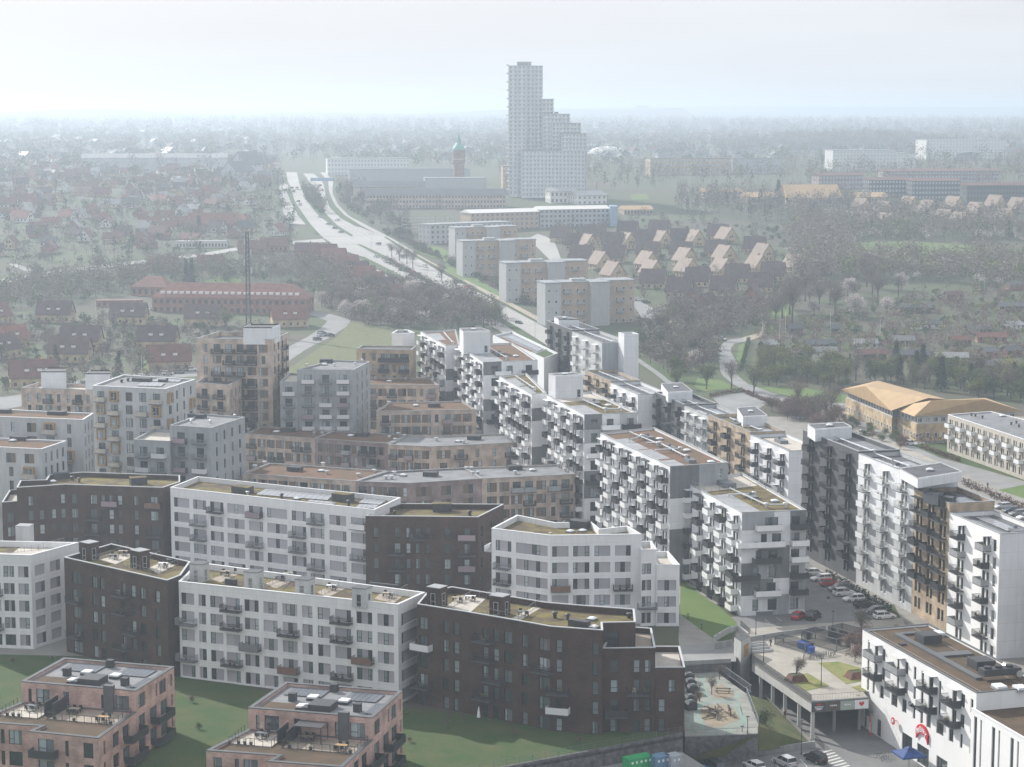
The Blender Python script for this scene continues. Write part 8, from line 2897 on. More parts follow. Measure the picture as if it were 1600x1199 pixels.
# pale three-storey house with white balconies
b = Bld('apartment_house', 'pale brick three-storey house with white balconies at the right edge, before the ochre roof', 'building', pix([(1481, 648), (1640, 700), (1700, 680), (1548, 643)], 10.5), 0, 10.5, None, wall='terrace_stone', roof='felt_grey', coping='coping_white', parapet=0.3)
Lb = b.L(0)
nb = int(Lb / 3.4)
for k in range(nb):
 for f in range(3):
  x = (k + 0.5) * Lb / nb
  b.window(0, x - 0.45, x + 0.45, 7.2 - f * 3.2 + 0.2, 7.2 - f * 3.2 + 2.2)
  b.window(0, x + 0.85, x + 1.45, 7.2 - f * 3.2 + 0.2, 7.2 - f * 3.2 + 2.2)
  if k % 2 == 0 and f < 2:
   b.balcony(0, x + 0.6, 2.8, 7.2 - f * 3.2 + 0.05, 'white', 1.4)
b.build()
b.dome(1566, 651, 1.6)
for x, y in ((1518, 650), (1524, 651), (1535, 654), (1580, 664), (1588, 662), (1592, 668)):
 b.vent(x, y, 0.8, 0.25, 'plant_box')
# allotment huts
for j, (x, y, w_, d_, wl, rf, a, lab) in enumerate(((1200, 547, 6, 5, 'house_black', 'eternit', 30, 'black allotment hut with pale roof slope, by the lane'), (1242, 521, 6, 4, 'house_black', 'tile_slate', 5, 'black hut with a white awning beside a flagpole, left'), (1309, 521, 6, 4, 'house_black', 'tile_slate', 5, 'black hut with white fascia below the blossoming trees'), (1281, 546, 12, 4, 'house_black', 'tile_slate', 0, 'long low black hut in the allotments'), (1289, 558, 9, 4, 'house_white', 'eternit', 0, 'white low hut before the long black one'),
             (1486, 567, 12, 6, 'house_brown', 'eternit', -4, 'brown hut with white roof in the allotments'), (1426, 563, 12, 5, 'house_brown', 'tile_slate', -6, 'long brown hut with grey roof left of the white-roofed one'), (1545, 558, 6, 5, 'red_brick', 'tile_slate', 20, 'dark red hut with white trim, left of two'), (1580, 556, 7, 5, 'red_brick', 'tile_slate', 20, 'dark red hut with white trim, right of two'), (1528, 522, 10, 5, 'house_black', 'tile_slate', 0, 'black hut with straw roof garden'),
             (1445, 514, 12, 5, 'house_white', 'tile_slate', 0, 'white hut with grey roof in the allotments'), (1583, 516, 8, 6, 'house_white', 'eternit', 35, 'pale gabled hut at the right edge of the allotments'), (1430, 488, 14, 6, 'house_brown', 'tile_slate', -10, 'brown summer house below the bare trees'), (1580, 486, 12, 6, 'house_brown', 'tile_slate', 0, 'brown summer house by the yellow shrub'), (1590, 452, 14, 7, 'red_brick', 'tile_slate', 20, 'red summer house on the slope at the right edge'),
             (1352, 545, 9, 5, 'house_white', 'eternit', 4, 'pale blue-roofed hut beside a white boat'), (1362, 562, 10, 5, 'house_brown', 'tile_plum', 8, 'plum-roofed hut behind the green belt'), (1500, 540, 8, 5, 'house_brown', 'tile_red', 0, 'small red-roofed hut in the middle allotments'), (1548, 535, 12, 5, 'red_brick', 'tile_red', 0, 'red-roofed hut above the two dark red ones'), (1412, 540, 8, 4, 'house_brown', 'eternit', 0, 'grey-roofed hut by the white flagpole'), (1530, 580, 12, 6, 'house_black', 'tile_slate', -10, 'black-roofed hut lowest in the allotments'), (1490, 468, 8, 5, 'house_brown', 'tile_plum', 10, 'hut with a small gable among brown shrubs'))):
 house(G(x, y), R(a), lab, 'allotment huts', w_, d_, 2.4, 1.5, wl, rf, chim=False, name='allotment_hut', cat='hut')
mat('pole_white', (0.75, 0.75, 0.74), 0.5, var=0)
for j, (x, y0, y1) in enumerate(((1218, 538, 488), (1227, 520, 488), (1297, 522, 488), (1375, 522, 500), (1346, 556, 532), (1414, 562, 535), (1500, 582, 560), (1538, 462, 440), (151, 540, 466), (222, 596, 555))):
 p = G(x, y0)
 o = thing('flagpole', ['white flagpole before the pale-roofed black hut', 'white flagpole beside the black hut with awning', 'white flagpole left of the hut with white fascia', 'white flagpole right of the blossoming trees', 'white flagpole by the pale blue-roofed hut', 'white flagpole before the long brown hut', 'white flagpole before the white-roofed brown hut', 'white flagpole on the slope at the far right', 'white flagpole between the dark-roofed double houses', 'white pole beside the red gabled house'][j], 'flagpole', p)
 k = MB()
 h = (y0 - y1) / FPX * p.y
 k.tube((0, 0, 0), (0, 0, h), 0.07, 0.04, k=6)
 link('pole', k.mesh('pole', 'pole_white'), o)
 k = MB()
 k.lathe([(0.01, 0), (0.12, 0.1), (0.01, 0.22)], 8, c=(0, 0, h))
 link('finial', k.mesh('finial', 'pole_white'), o)
# highway cars, lamps, sign gantry
rs = random.Random(4)
LANES = [([(456, 296), (470, 325), (500, 352), (545, 380), (630, 426), (690, 460)], 0), ([(464, 296), (482, 325), (512, 352), (556, 380), (640, 426), (700, 460)], 0), ([(490, 292), (502, 312), (530, 350), (580, 378), (660, 420), (780, 486), (830, 516)], 1), ([(500, 292), (508, 312), (545, 350), (600, 378), (680, 424), (790, 484), (846, 520)], 1)]
ci = 0
for x, y, col, lab in ((811, 507, 'black', 'black car on the highway above the white blocks'), (665, 419, 'white', 'white car on the far carriageway of the highway'), (516, 526, 'darkblue', 'dark car leading on the curved street'), (502, 526, 'silver', 'silver car in the middle on the curved street'), (496, 532, 'black', 'dark car last on the curved street'), (1128, 532, 'silver', 'silver car on the lane by the allotments'), (445, 321, 'white', 'white car on the service street'), (452, 335, 'grey', 'grey car on the service street'), (503, 522, 'grey', 'grey van by the hedge of the curved street')):
 p = G(x, y, 0.4 if y < 450 else 0.1)
 car(col, lab, p, R(-55 if x > 560 else 50 if y > 450 else 100), 'hatch', 'cars on the roads', False, 'car')
car('white', 'white van on the street at the left frame edge', G(44, 620, 0.05), R(25), 'van', None, True, 'van')
for j, (x, y) in enumerate(((262, 586), (280, 584), (299, 580))):
 car(('white', 'grey', 'white')[j], ['white car left of three behind the timber-boxed tower', 'grey car in the middle of three behind the timber-boxed tower', 'white car beside the tall tan tower'][j], G(x, y, 0.05), R(12), 'hatch', 'cars behind the grey tower', False)
for j in range(7):
 car(rs.choice(('white', 'silver', 'darkblue', 'grey')), 'car in the curved row parked by the brick estate', G(1036 - (j % 4) * 1.5, 488 + j * 3, 0.1), R(70), 'hatch', 'cars parked by the brick estate', False)
for j, (x, y) in enumerate(((241, 485), (258, 485), (990, 470), (998, 470), (1010, 474))):
 car(('white', 'silver', 'white', 'white', 'black')[j], ['white car parked at the red school, left', 'silver car parked at the red school, right', 'white car above the curved parked row, left', 'white car above the curved parked row, right', 'black car above the curved parked row'][j], G(x, y, 0.1), R(0), 'hatch', None, False)
for j in range(26):
 pts, rev = LANES[j % 4]
 t = rs.random() ** 2.2
 x, y = resample(pts, 50)[int(t * 49)]
 car(rs.choice(('white', 'silver', 'grey', 'darkblue', 'red')), 'small car in the traffic far up the highway', G(x, y, 0.5), R(115 if y < 330 else 130), 'hatch', 'cars on the highway', False, 'car')
for j in range(90):
 x, y = 1062 + (j % 30) * 4.6 + rs.uniform(-1, 1), 266 + (j // 30) * 3.0
 p = G(x, y, 0.2)
 body = car_meshes('hatch')
 if j == 0:
  k = MB()
 k.box(p.x - 2.1, p.x + 2.1, p.y - 0.9, p.y + 0.9, p.z, p.z + 0.9)
 k.box(p.x - 1.3, p.x + 1.0, p.y - 0.8, p.y + 0.8, p.z + 0.9, p.z + 1.5)
stuff(link('far_car_park', k.mesh('far_car_park', 'car_silver')), 'glinting far car park full of pale cars', 'cars')
for j, (x, y) in enumerate(((668, 445), (741, 484), (790, 504), (836, 530), (700, 440), (630, 410), (580, 392), (530, 345))):
 lamp(G(x, y, 0.3), 'twin-armed street lamp along the highway, ' + ['by the bare trees', 'third from the white blocks', 'above the white blocks', 'nearest the white blocks', 'below the estate lawn', 'above the hedge', 'by the crossing', 'beyond the crossing'][j], 10, 1.6, R(35), 'highway lamps', 'coping_grey')
gn = thing('sign_gantry', 'blue road sign gantry over the far highway', 'sign', G(504, 296, 0.3))
k = MB()
k.box(-9, 9, -0.2, 0.2, 6.0, 8.6)
link('panel', k.mesh('panel', 'blue_tarp'), gn)
k = MB()
for x in (-9, 9):
 k.box(x - 0.2, x + 0.2, -0.2, 0.2, 0, 8.6)
link('posts', k.mesh('posts', 'coping_grey'), gn)

# ------------------------------------------------------------------ trees
mat('bark', (0.085, 0.07, 0.06), 0.95, var=0.2, scale=2)
mat('twigs', (0.21, 0.175, 0.14), 0.95, var=0.25, scale=0.4, rnd=0.25)
mat('twigs_red', (0.175, 0.115, 0.095), 0.95, var=0.25, scale=0.4, rnd=0.25)
mat('buds', (0.17, 0.18, 0.06), 0.9, var=0.3, scale=0.5, rnd=0.3)
mat('leaf_green', (0.095, 0.125, 0.04), 0.9, var=0.3, scale=0.5, rnd=0.25)
mat('conifer', (0.025, 0.04, 0.022), 0.9, var=0.3, scale=0.6, rnd=0.2)
mat('blossom', (0.66, 0.58, 0.55), 0.9, var=0.2, scale=0.6, rnd=0.1)
mat('forsythia', (0.55, 0.42, 0.03), 0.9, var=0.2, scale=0.6)
mat('beech_hedge', (0.14, 0.065, 0.04), 0.95, var=0.25, scale=0.8)
mat('hedge_green', (0.05, 0.085, 0.025), 0.95, var=0.25, scale=0.8)
def tris(name, T, m):
 """mesh from an (n, 3, 3) array of triangles"""
 T = np.asarray(T, dtype=np.float32)
 n = len(T)
 me = bpy.data.meshes.new(name)
 me.vertices.add(n * 3)
 me.vertices.foreach_set('co', T.ravel())
 me.loops.add(n * 3)
 me.loops.foreach_set('vertex_index', np.arange(n * 3, dtype=np.int32))
 me.polygons.add(n)
 me.polygons.foreach_set('loop_start', np.arange(0, n * 3, 3, dtype=np.int32))
 me.update(calc_edges=True)
 me.materials.append(MATS[m])
 return me
def crown_tris(rg, centres, per, spread, size, thin, up=0.3):
 n = len(centres) * per
 C = np.repeat(np.asarray(centres), per, axis=0) + rg.normal(0, spread, (n, 3))
 d = rg.normal(0, 1, (n, 3))
 d[:, 2] = d[:, 2] * 0.7 + up
 d /= np.linalg.norm(d, axis=1)[:, None]
 e = np.cross(d, rg.normal(0, 1, (n, 3)))
 e /= np.linalg.norm(e, axis=1)[:, None] + 1e-9
 s = size * rg.uniform(0.6, 1.4, (n, 1))
 return np.stack([C - e * s * thin, C + e * s * thin, C + d * s], axis=1)
TREES = {}
SPEC = {  # crown radius, height, crown base, centres, per centre, spread, size, thin, material
 'bare': (3.6, 10.5, 3.0, 90, 15, 0.55, 0.95, 0.045, 'twigs'), 'barebig': (6.0, 16.0, 4.5, 150, 16, 0.8, 1.3, 0.045, 'twigs'), 'red': (3.2, 7.0, 1.0, 80, 15, 0.5, 0.8, 0.05, 'twigs_red'), 'bud': (3.9, 9.5, 1.2, 110, 18, 0.6, 0.42, 0.26, 'buds'), 'leaf': (4.0, 8.5, 0.8, 120, 18, 0.55, 0.42, 0.30, 'leaf_green'),
 'bush': (2.4, 4.0, 0.3, 60, 16, 0.45, 0.35, 0.30, 'leaf_green'), 'brush': (2.6, 4.6, 0.3, 60, 16, 0.5, 0.8, 0.06, 'twigs_red'), 'blossom': (4.0, 7.8, 1.6, 100, 22, 0.55, 0.5, 0.34, 'blossom'), 'yellow': (1.8, 2.8, 0.2, 36, 14, 0.35, 0.3, 0.3, 'forsythia'), 'conifer': (2.4, 12.0, 0.6, 110, 14, 0.35, 0.6, 0.2, 'conifer')}
def tree_meshes(kind, var):
 if (kind, var) in TREES:
  return TREES[(kind, var)]
 cr, h, cb, nc, per, spr, size, thin, m = SPEC[kind]
 rg = np.random.default_rng(hash((kind, var)) % 1 + sum(map(ord, kind)) * 7 + var)
 r_ = random.Random(sum(map(ord, kind)) + var * 31)
 t = MB()
 tips = []
 if kind == 'conifer':
  t.tube((0, 0, 0), (0, 0, h * 0.9), 0.28, 0.05, k=6)
  for k in range(nc):
   f = (k + 0.5) / nc
   rr_ = cr * (1 - f) ** 0.9 * r_.uniform(0.55, 1.0)
   a = r_.uniform(0, 6.28)
   tips.append((rr_ * math.cos(a), rr_ * math.sin(a), cb + (h - cb) * f))
 else:
  lobes = [(r_.uniform(-0.5, 0.5) * cr, r_.uniform(-0.5, 0.5) * cr, cb + (h - cb) * r_.uniform(0.35, 0.75), cr * r_.uniform(0.45, 0.7)) for _ in range(6)]
  top = Vector((r_.uniform(-0.3, 0.3), r_.uniform(-0.3, 0.3), cb + (h - cb) * 0.45))
  t.tube((0, 0, 0), (0, 0, cb), 0.028 * h, 0.02 * h, k=7)
  t.tube((0, 0, cb), top, 0.02 * h, 0.012 * h, k=6)
  while len(tips) < nc:
   lx, ly, lz, lr = r_.choice(lobes)
   v = Vector((r_.gauss(0, 1), r_.gauss(0, 1), r_.gauss(0, 1)))
   v = v.normalized() * lr * r_.random() ** 0.4
   p = Vector((lx + v.x, ly + v.y, lz + v.z * 0.9))
   if (p.x ** 2 + p.y ** 2) / cr ** 2 + ((p.z - (cb + h) / 2) / ((h - cb) / 2)) ** 2 < 1.15:
    tips.append(tuple(p))
  for p in tips[::4]:
   base = Vector((0, 0, cb * 0.9)).lerp(top, r_.random())
   mid = base.lerp(Vector(p), 0.55) + Vector((r_.gauss(0, 0.2), r_.gauss(0, 0.2), 0.3))
   t.tube(base, mid, 0.008 * h, 0.005 * h, k=4, cap=False)
   t.tube(mid, p, 0.005 * h, 0.0015 * h, k=3, cap=False)
   for _ in range(2):
    o_ = Vector(r_.choice(tips))
    if (o_ - mid).length < cr * 0.7:
     t.tube(mid, o_, 0.003 * h, 0.001 * h, k=3, cap=False)
 TREES[(kind, var)] = (t.mesh('trunk', 'bark'), tris('crown', crown_tris(rg, tips, per, spr, size, thin), m))
 return TREES[(kind, var)]
rt = random.Random(21)
TN = {'bare': 'bare_tree', 'barebig': 'bare_tree', 'red': 'bare_tree', 'bud': 'budding_tree', 'leaf': 'leafy_tree', 'bush': 'shrub', 'brush': 'shrub', 'blossom': 'blossom_tree', 'yellow': 'forsythia_shrub', 'conifer': 'conifer_tree'}
TA = {'bare': 'bare grey-brown tree', 'barebig': 'large bare tree', 'red': 'reddish bare tree', 'bud': 'budding olive-green tree', 'leaf': 'bushy green tree', 'bush': 'green shrub', 'brush': 'brown leafless shrub', 'blossom': 'pale blossoming tree', 'yellow': 'yellow forsythia shrub', 'conifer': 'dark conifer'}
def tree(kind, p, where, s=1.0, group=None, label=None):
 a, c = tree_meshes(kind, rt.randrange(3))
 o = thing(TN[kind], label or (TA[kind] + ' ' + where), 'shrub' if TN[kind].endswith('shrub') else 'tree', p, rt.uniform(0, 6.28), group or (TA[kind] + 's ' + where))
 k = s * rt.uniform(0.85, 1.15)
 o.scale = (k, k, k * rt.uniform(0.9, 1.1))
 link('trunk', a, o)
 link('crown', c, o)
def inside(p, poly):
 c = False
 for (x0, y0), (x1, y1) in zip(poly, poly[1:] + poly[:1]):
  if (y0 > p[1]) != (y1 > p[1]) and p[0] < (x1 - x0) * (p[1] - y0) / (y1 - y0) + x0:
   c = not c
 return c
def region(pts, n, gap):
 """spread-out points of the terrain inside an outline drawn on the photograph"""
 poly = [tuple(G(x, y).xy) for x, y in pts]
 xs_, ys_ = [p[0] for p in poly], [p[1] for p in poly]
 out = []
 for _ in range(n * 14):
  p = (rt.uniform(min(xs_), max(xs_)), rt.uniform(min(ys_), max(ys_)))
  if inside(p, poly) and all((p[0] - o[0]) ** 2 + (p[1] - o[1]) ** 2 > gap * gap for o in out[-200:]):
   out.append(p)
   if len(out) >= n:
    break
 return [Vector((x, y, tz(y))) for x, y in out]
for pts, n, gap, kinds, s, where in (
  ([(500, 480), (620, 452), (690, 470), (790, 510), (720, 518), (610, 514), (540, 500)], 62, 5, ['bare'] * 4 + ['red', 'bud', 'blossom'], 1.0, 'in the grove between the highway and the white blocks'),
  ([(1000, 512), (1050, 505), (1112, 525), (1118, 578), (1060, 590), (1000, 560)], 30, 6, ['barebig', 'red', 'bare', 'bud', 'bud', 'leaf'], 0.85, 'in the grove right of the far white stair tower'),
  ([(1186, 566), (1310, 572), (1330, 612), (1250, 602), (1190, 604)], 56, 3.6, ['bud', 'bud', 'leaf', 'bush'], 0.85, 'in the green belt below the allotments'),
  ([(1325, 596), (1400, 588), (1620, 606), (1620, 636), (1500, 622), (1420, 606)], 46, 4.5, ['bud', 'bare', 'leaf', 'bud', 'conifer'], 0.95, 'behind the ochre-roofed office'),
  ([(1196, 640), (1250, 634), (1310, 652), (1320, 678), (1250, 668)], 36, 2.6, ['brush', 'brush', 'bare', 'brush'], 0.95, 'in the brown thicket behind the long row'),
  ([(1310, 652), (1380, 676), (1440, 700), (1420, 706), (1330, 680)], 16, 3, ['bush', 'bush', 'brush'], 0.6, 'along the street below the office'),
  ([(1200, 470), (1290, 448), (1430, 446), (1430, 470), (1300, 498), (1215, 508)], 22, 8, ['barebig', 'barebig', 'bare', 'blossom'], 1.0, 'between the brick estate and the allotments'),
  ([(0, 515), (300, 515), (300, 575), (120, 612), (0, 612)], 30, 7, ['bare', 'bush', 'bud', 'brush', 'yellow', 'conifer'], 0.7, 'in the gardens of the near suburb')):
 for p in region(pts, n, gap):
  tree(rt.choice(kinds), p, where, s)
for k_, x, y, s, lab in (('bud', 1058, 607, 0.85, 'budding tree on the lawn left of the bare one, behind the row'), ('bud', 1104, 608, 1.0, 'round budding tree on the small lawn behind the row'), ('bare', 1143, 608, 0.9, 'small bare tree at the corner of the hard court'), ('bud', 1178, 614, 0.95, 'budding tree by the lane above the thicket'), ('leaf', 1056, 597, 1.1, 'large light green tree before the brown grove'), ('blossom', 1086, 574, 0.7, 'blossoming tree in the grove beside the lane'), ('blossom', 1302, 474, 1.0, 'blossoming tree nearest the brick estate'), ('blossom', 1336, 494, 1.15, 'largest blossoming tree above the black huts'), ('blossom', 1386, 490, 1.0, 'blossoming tree right of the largest one'), ('yellow', 1574, 572, 1.0, 'yellow shrub below the dark red huts'), ('conifer', 1328, 572, 0.45, 'round dark evergreen in the allotments'), ('conifer', 1216, 318, 1.5, 'tall dark conifer before the school'), ('yellow', 1048, 482, 1.0, 'yellow shrub by the curved parked cars'),
       ('barebig', 1212, 506, 1.05, 'tall bare tree on the dry meadow, left'), ('barebig', 1238, 504, 1.1, 'tall bare tree on the dry meadow, right'), ('conifer', 311, 368, 1.0, 'pointed dark conifer before the big red roof'), ('conifer', 291, 446, 1.0, 'cluster conifer above the red school, left'), ('conifer', 300, 446, 0.9, 'cluster conifer above the red school, right'), ('blossom', 540, 497, 1.0, 'blossoming tree by the curved street'), ('bud', 352, 516, 1.0, 'light green tree before the school, beside the mast')):
 tree(k_, G(x, y), '', s, label=lab, group='single trees')
for x, y in ((612, 402), (624, 409), (636, 414), (645, 420), (690, 440), (713, 457), (738, 472), (782, 500), (776, 496)):
 tree('bare', G(x, y, 0.3), 'along the highway verge', 0.85)
for j, (k_, x, y, s, lab) in enumerate((('bare', 1244, 1064, 0.42, 'thin staked tree in the rust planter'), ('brush', 1340, 1022, 0.9, 'brown shrub behind the wide grass bed, left'), ('brush', 1352, 1028, 0.9, 'brown shrub behind the wide grass bed, right'), ('brush', 1336, 1034, 0.7, 'low brown shrub at the edge of the grass bed'), ('bare', 1346, 996, 0.5, 'small bare tree by the street corner'), ('bush', 1196, 1135, 0.8, 'dark green shrub on the bank beside the playground'), ('brush', 1350, 1006, 0.7, 'brown shrub beside the farther bicycle cage'))):
 tree(k_, P(x, y, 0.06 if j != 5 else -2.6), '', s, label=lab, group='plants round the deck')
for x, y in ((1088, 1108), (1112, 1085), (1124, 1062)):
 tree('bare', P(x, y, -1.5), 'on the playground', 0.30)
for x, y in ((1130, 930), (1100, 925), (1142, 952)):
 tree('bush', P(x, y, 0), 'clipped along the lawn of the balconied block', 0.35)
for x, y in ((1400, 986), (1412, 993), (1425, 1000), (1440, 1003)):
 tree('brush', P(x, y, 0), 'before the tan brick block', 0.30)

# hedges
def hedge(pts, h, w_, m, label):
 o = thing('hedge', label, 'hedge', pts[0])
 rg = np.random.default_rng(len(label))
 C = []
 for a, c in zip(pts, pts[1:]):
  n = int((c - a).length * 14)
  t = rg.random(n)
  C.append(np.array(a - pts[0])[None] + np.array(c - a)[None] * t[:, None] + np.stack([rg.uniform(-w_, w_, n), rg.uniform(-w_, w_, n), rg.uniform(0.05, h, n)], 1))
 link('foliage', tris('foliage', crown_tris(rg, np.concatenate(C), 3, 0.12, 0.34, 0.4), m), o)
hedge([G(1170, 533), G(1165, 555), G(1158, 580)], 2.0, 0.7, 'hedge_green', 'clipped green hedge along the lane')
hedge([G(1406, 698), G(1440, 692), G(1484, 694)], 2.6, 0.9, 'beech_hedge', 'brown beech hedge before the office')
hedge([G(1440, 700), G(1480, 716), G(1500, 722)], 1.2, 0.5, 'beech_hedge', 'low brown hedge across the lawn')
hedge([G(1504, 756), G(1550, 776), G(1610, 802)], 1.5, 1.0, 'beech_hedge', 'broad brown hedge beside the street behind the rows')
hedge([G(1108, 622), G(1158, 612), G(1200, 630)], 1.3, 0.5, 'beech_hedge', 'brown hedge round the hard court')
hedge([P(1290, 901, 0), P(1330, 922, 0), P(1392, 958, 0)], 1.5, 0.4, 'conifer', 'dark hedge behind the parked row of cars')

# woods and garden growth too many to count
def wood(name, label, cat, pts, parts):
 T = []
 mats_, idx = [], []
 rg = np.random.default_rng(len(label) + len(pts))
 base = {}
 for kind, share, s, nt in parts:
  cr, h, cb, nc, per, spr, size, thin, m = SPEC[kind]
  vs = []
  for v in range(3):
   n = nt
   u = rg.normal(0, 1, (n, 3))
   u /= np.linalg.norm(u, axis=1)[:, None]
   u *= (rg.random((n, 1)) ** 0.35)
   C = u * np.array([cr, cr, (h - cb) / 2]) * (1 + 0.25 * np.sin(3 * np.arctan2(u[:, 1], u[:, 0]) + v))[:, None] + np.array([0, 0, (h + cb) / 2])
   if kind == 'conifer':
    f = (C[:, 2:3] - cb) / (h - cb)
    C[:, :2] *= np.clip(1.25 - f, 0.1, 1)
   A_ = crown_tris(rg, C, 1, 0.2, max(size, 0.8) * 1.35, max(thin, 0.16) if thin < 0.1 else 0.42)
   st_ = np.array([[[0.15, 0, 0], [-0.15, 0, 0], [0, 0, h * 0.75]], [[0, 0.15, 0], [0, -0.15, 0], [0, 0, h * 0.75]]])
   vs.append(np.concatenate([A_, st_]))
  base[kind] = vs
  mats_.append(m)
 kinds = [k for k, sh, s, nt in parts for _ in range(sh)]
 sc_ = {k: s for k, sh, s, nt in parts}
 order = {k: j for j, (k, sh, s, nt) in enumerate(parts)}
 for p in pts:
  k = rt.choice(kinds)
  B_ = base[k][rt.randrange(3)]
  s = sc_[k] * rt.uniform(0.7, 1.3)
  a = rt.uniform(0, 6.28)
  rm = np.array([[math.cos(a), -math.sin(a), 0], [math.sin(a), math.cos(a), 0], [0, 0, 1]]) * s
  T.append(B_ @ rm.T + np.array(p))
  idx.append(np.full(len(B_), order[k], dtype=np.int32))
 me = tris(name, np.concatenate(T), mats_[0])
 for m in mats_[1:]:
  me.materials.append(MATS[m])
 me.polygons.foreach_set('material_index', np.concatenate(idx))
 return stuff(link(name, me), label, cat)
wood('woodland', 'dense grey spring wood right of the brick estate', 'wood', region([(1245, 345), (1330, 355), (1335, 440), (1240, 445), (1235, 400)], 190, 4.5) + region([(1335, 410), (1640, 414), (1640, 462), (1560, 450), (1420, 438), (1335, 442)], 200, 5) + region([(1335, 360), (1640, 366), (1640, 377), (1335, 374)], 90, 6), [('bare', 4, 1.1, 150), ('barebig', 1, 0.9, 190), ('bud', 2, 1.0, 150), ('blossom', 1, 0.7, 100)])
wood('woodland', 'bare trees round the school and the far gabled houses', 'wood', region([(1060, 300), (1330, 315), (1420, 330), (1640, 345), (1640, 380), (1330, 376), (1230, 350), (1060, 335)], 420, 6), [('bare', 4, 1.1, 110), ('blossom', 1, 0.7, 90), ('conifer', 1, 0.9, 80)])
wood('garden_growth', 'brown and green garden shrubs between the allotment huts', 'shrubs', region([(1180, 520), (1290, 488), (1440, 462), (1640, 440), (1640, 600), (1500, 592), (1340, 566), (1200, 560)], 560, 2.6), [('brush', 4, 0.75, 110), ('bush', 2, 0.6, 110), ('bare', 1, 0.55, 130), ('bud', 1, 0.5, 110)])
wood('garden_growth', 'shrubs and small trees between the gabled brick houses', 'shrubs', region([(860, 355), (1000, 340), (1240, 360), (1300, 440), (1180, 490), (1050, 490), (960, 440), (880, 400)], 330, 4.5), [('bush', 3, 0.7, 90), ('bare', 3, 0.65, 110), ('brush', 2, 0.8, 90)])
wood('garden_growth', 'trees and hedges of the hazy suburb left of the highway', 'trees', region([(-20, 280), (440, 285), (470, 370), (490, 385), (380, 384), (-20, 436)], 760, 5), [('bare', 4, 0.9, 80), ('bush', 2, 1.0, 70), ('conifer', 1, 0.8, 70), ('bud', 1, 0.8, 80), ('blossom', 1, 0.5, 60)])
wood('woodland', 'belt of bare trees between the pale street and the dark-roofed houses', 'wood', region([(-20, 455), (60, 440), (160, 428), (300, 415), (420, 420), (500, 418), (560, 446), (500, 468), (430, 440), (235, 450), (150, 470), (-20, 490)], 420, 4), [('bare', 5, 0.9, 120), ('bud', 1, 0.8, 100), ('red', 1, 0.9, 110), ('bush', 1, 0.9, 80)])
wood('garden_growth', 'garden shrubs among the dark-roofed double houses', 'shrubs', region([(-20, 498), (320, 500), (440, 520), (300, 560), (290, 590), (60, 618), (-20, 620)], 300, 3.4), [('brush', 3, 0.7, 100), ('bush', 3, 0.6, 100), ('bare', 1, 0.7, 130), ('yellow', 0, 0.8, 60)])
wood('hedgerow', 'long hedge and young trees beside the far carriageway', 'hedge', region([(600, 366), (650, 390), (720, 425), (800, 466), (870, 505), (865, 498), (810, 462), (730, 420), (655, 384), (606, 362)], 200, 1.5), [('brush', 3, 0.75, 90), ('bush', 3, 0.75, 90)])
wood('hedgerow', 'dark shrubs in the highway median', 'hedge', region([(600, 404), (650, 428), (700, 456), (790, 500), (780, 506), (690, 458), (640, 432), (596, 408)], 130, 1.5), [('brush', 3, 0.6, 80), ('bush', 1, 0.5, 80)])
wood('hedgerow', 'shrubs between the far highway lanes', 'hedge', region([(470, 296), (488, 300), (510, 336), (500, 336), (484, 318)], 60, 3) + region([(524, 290), (580, 300), (640, 350), (640, 372), (610, 366), (560, 345), (530, 318)], 130, 4), [('bush', 2, 1.1, 70), ('bare', 2, 0.9, 90)])
wood('woodland', 'trees among the far blocks left and right of the high-rise', 'wood', region([(530, 262), (780, 262), (780, 310), (950, 300), (1060, 290), (1400, 290), (1640, 290), (1640, 255), (1250, 255), (920, 262), (540, 250)], 620, 9), [('bare', 4, 1.25, 60), ('bud', 1, 1.1, 60), ('conifer', 1, 0.9, 50)])
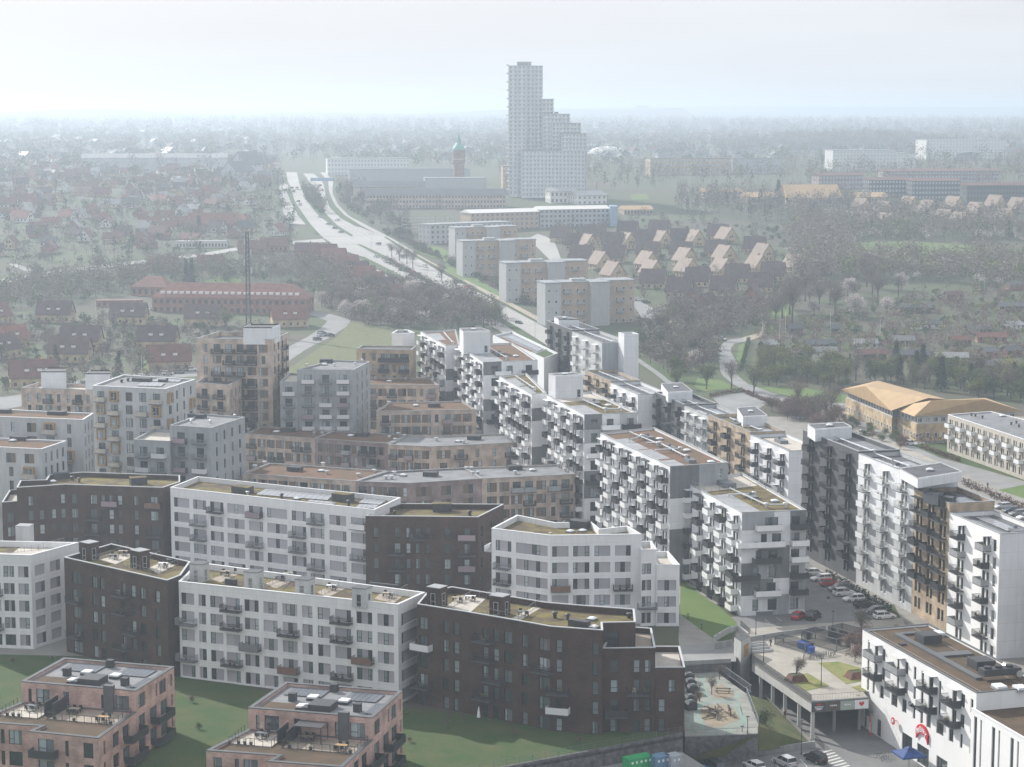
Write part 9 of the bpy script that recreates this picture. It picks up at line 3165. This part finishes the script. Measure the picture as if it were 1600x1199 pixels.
wood('woodland', 'hazy tree belts of the plain below the horizon', 'wood', region([(-20, 215), (430, 215), (1640, 212), (1640, 256), (920, 262), (540, 262), (440, 250), (440, 282), (-20, 282)], 3200, 8), [('bare', 4, 1.6, 40), ('bud', 1, 1.4, 40), ('bush', 1, 2.2, 40)])
wood('woodland', 'farthest woods along the horizon', 'wood', region([(-20, 195), (1640, 195), (1640, 215), (-20, 216)], 3000, 14), [('bare', 4, 2.6, 26), ('bush', 1, 3.4, 26)])
ridge('wooded_hill', 2900, 300, 640, lambda t: 17 * math.sin(math.pi * t) ** 0.8, 200, 'hill_land', 30)
hp = []
for _ in range(520):
 t = rt.random()
 y = rt.uniform(2730, 2960)
 f = 1 - abs(y - 2900) / 200
 hp.append(Vector((300 + 340 * t, y, tz(y) - 3 + 17 * math.sin(math.pi * t) ** 0.8 * max(0, f))))
wood('woodland', 'bare wood crowning the low hill below the horizon', 'wood', hp, [('bare', 5, 1.2, 60), ('barebig', 1, 0.9, 80)])
wood('woodland', 'undergrowth and thin trees filling the grove above the white blocks', 'wood', region([(500, 474), (600, 446), (690, 462), (800, 512), (720, 520), (600, 516), (540, 502)], 190, 3.2) + region([(996, 500), (1060, 496), (1118, 520), (1120, 580), (1050, 588), (1000, 566)], 80, 4) + region([(1040, 490), (1110, 484), (1200, 486), (1205, 515), (1120, 525), (1060, 505)], 90, 3.5), [('brush', 3, 1.0, 130), ('bare', 4, 0.9, 170), ('red', 2, 1.0, 150), ('bush', 1, 0.7, 110)])
for x, y in ((300, 1098), (250, 1100), (700, 1140), (805, 1150), (905, 1160), (640, 1160), (20, 1036), (310, 1140)):
 tree(rt.choice(('bare', 'bush', 'brush')), P(x, y, 0.03), 'young on the front lawn', 0.22)
for x0, y0, x1, y1 in ((60, 1030, 285, 1058), (690, 1122, 1000, 1150), (420, 1092, 640, 1118)):
 for j in range(9):
  tree(rt.choice(('bush', 'brush', 'brush')), P(x0 + (x1 - x0) * (j + rt.random()) / 9, y0 + (y1 - y0) * (j + 0.5) / 9, 0.03), 'at the foot of the front houses', 0.16)
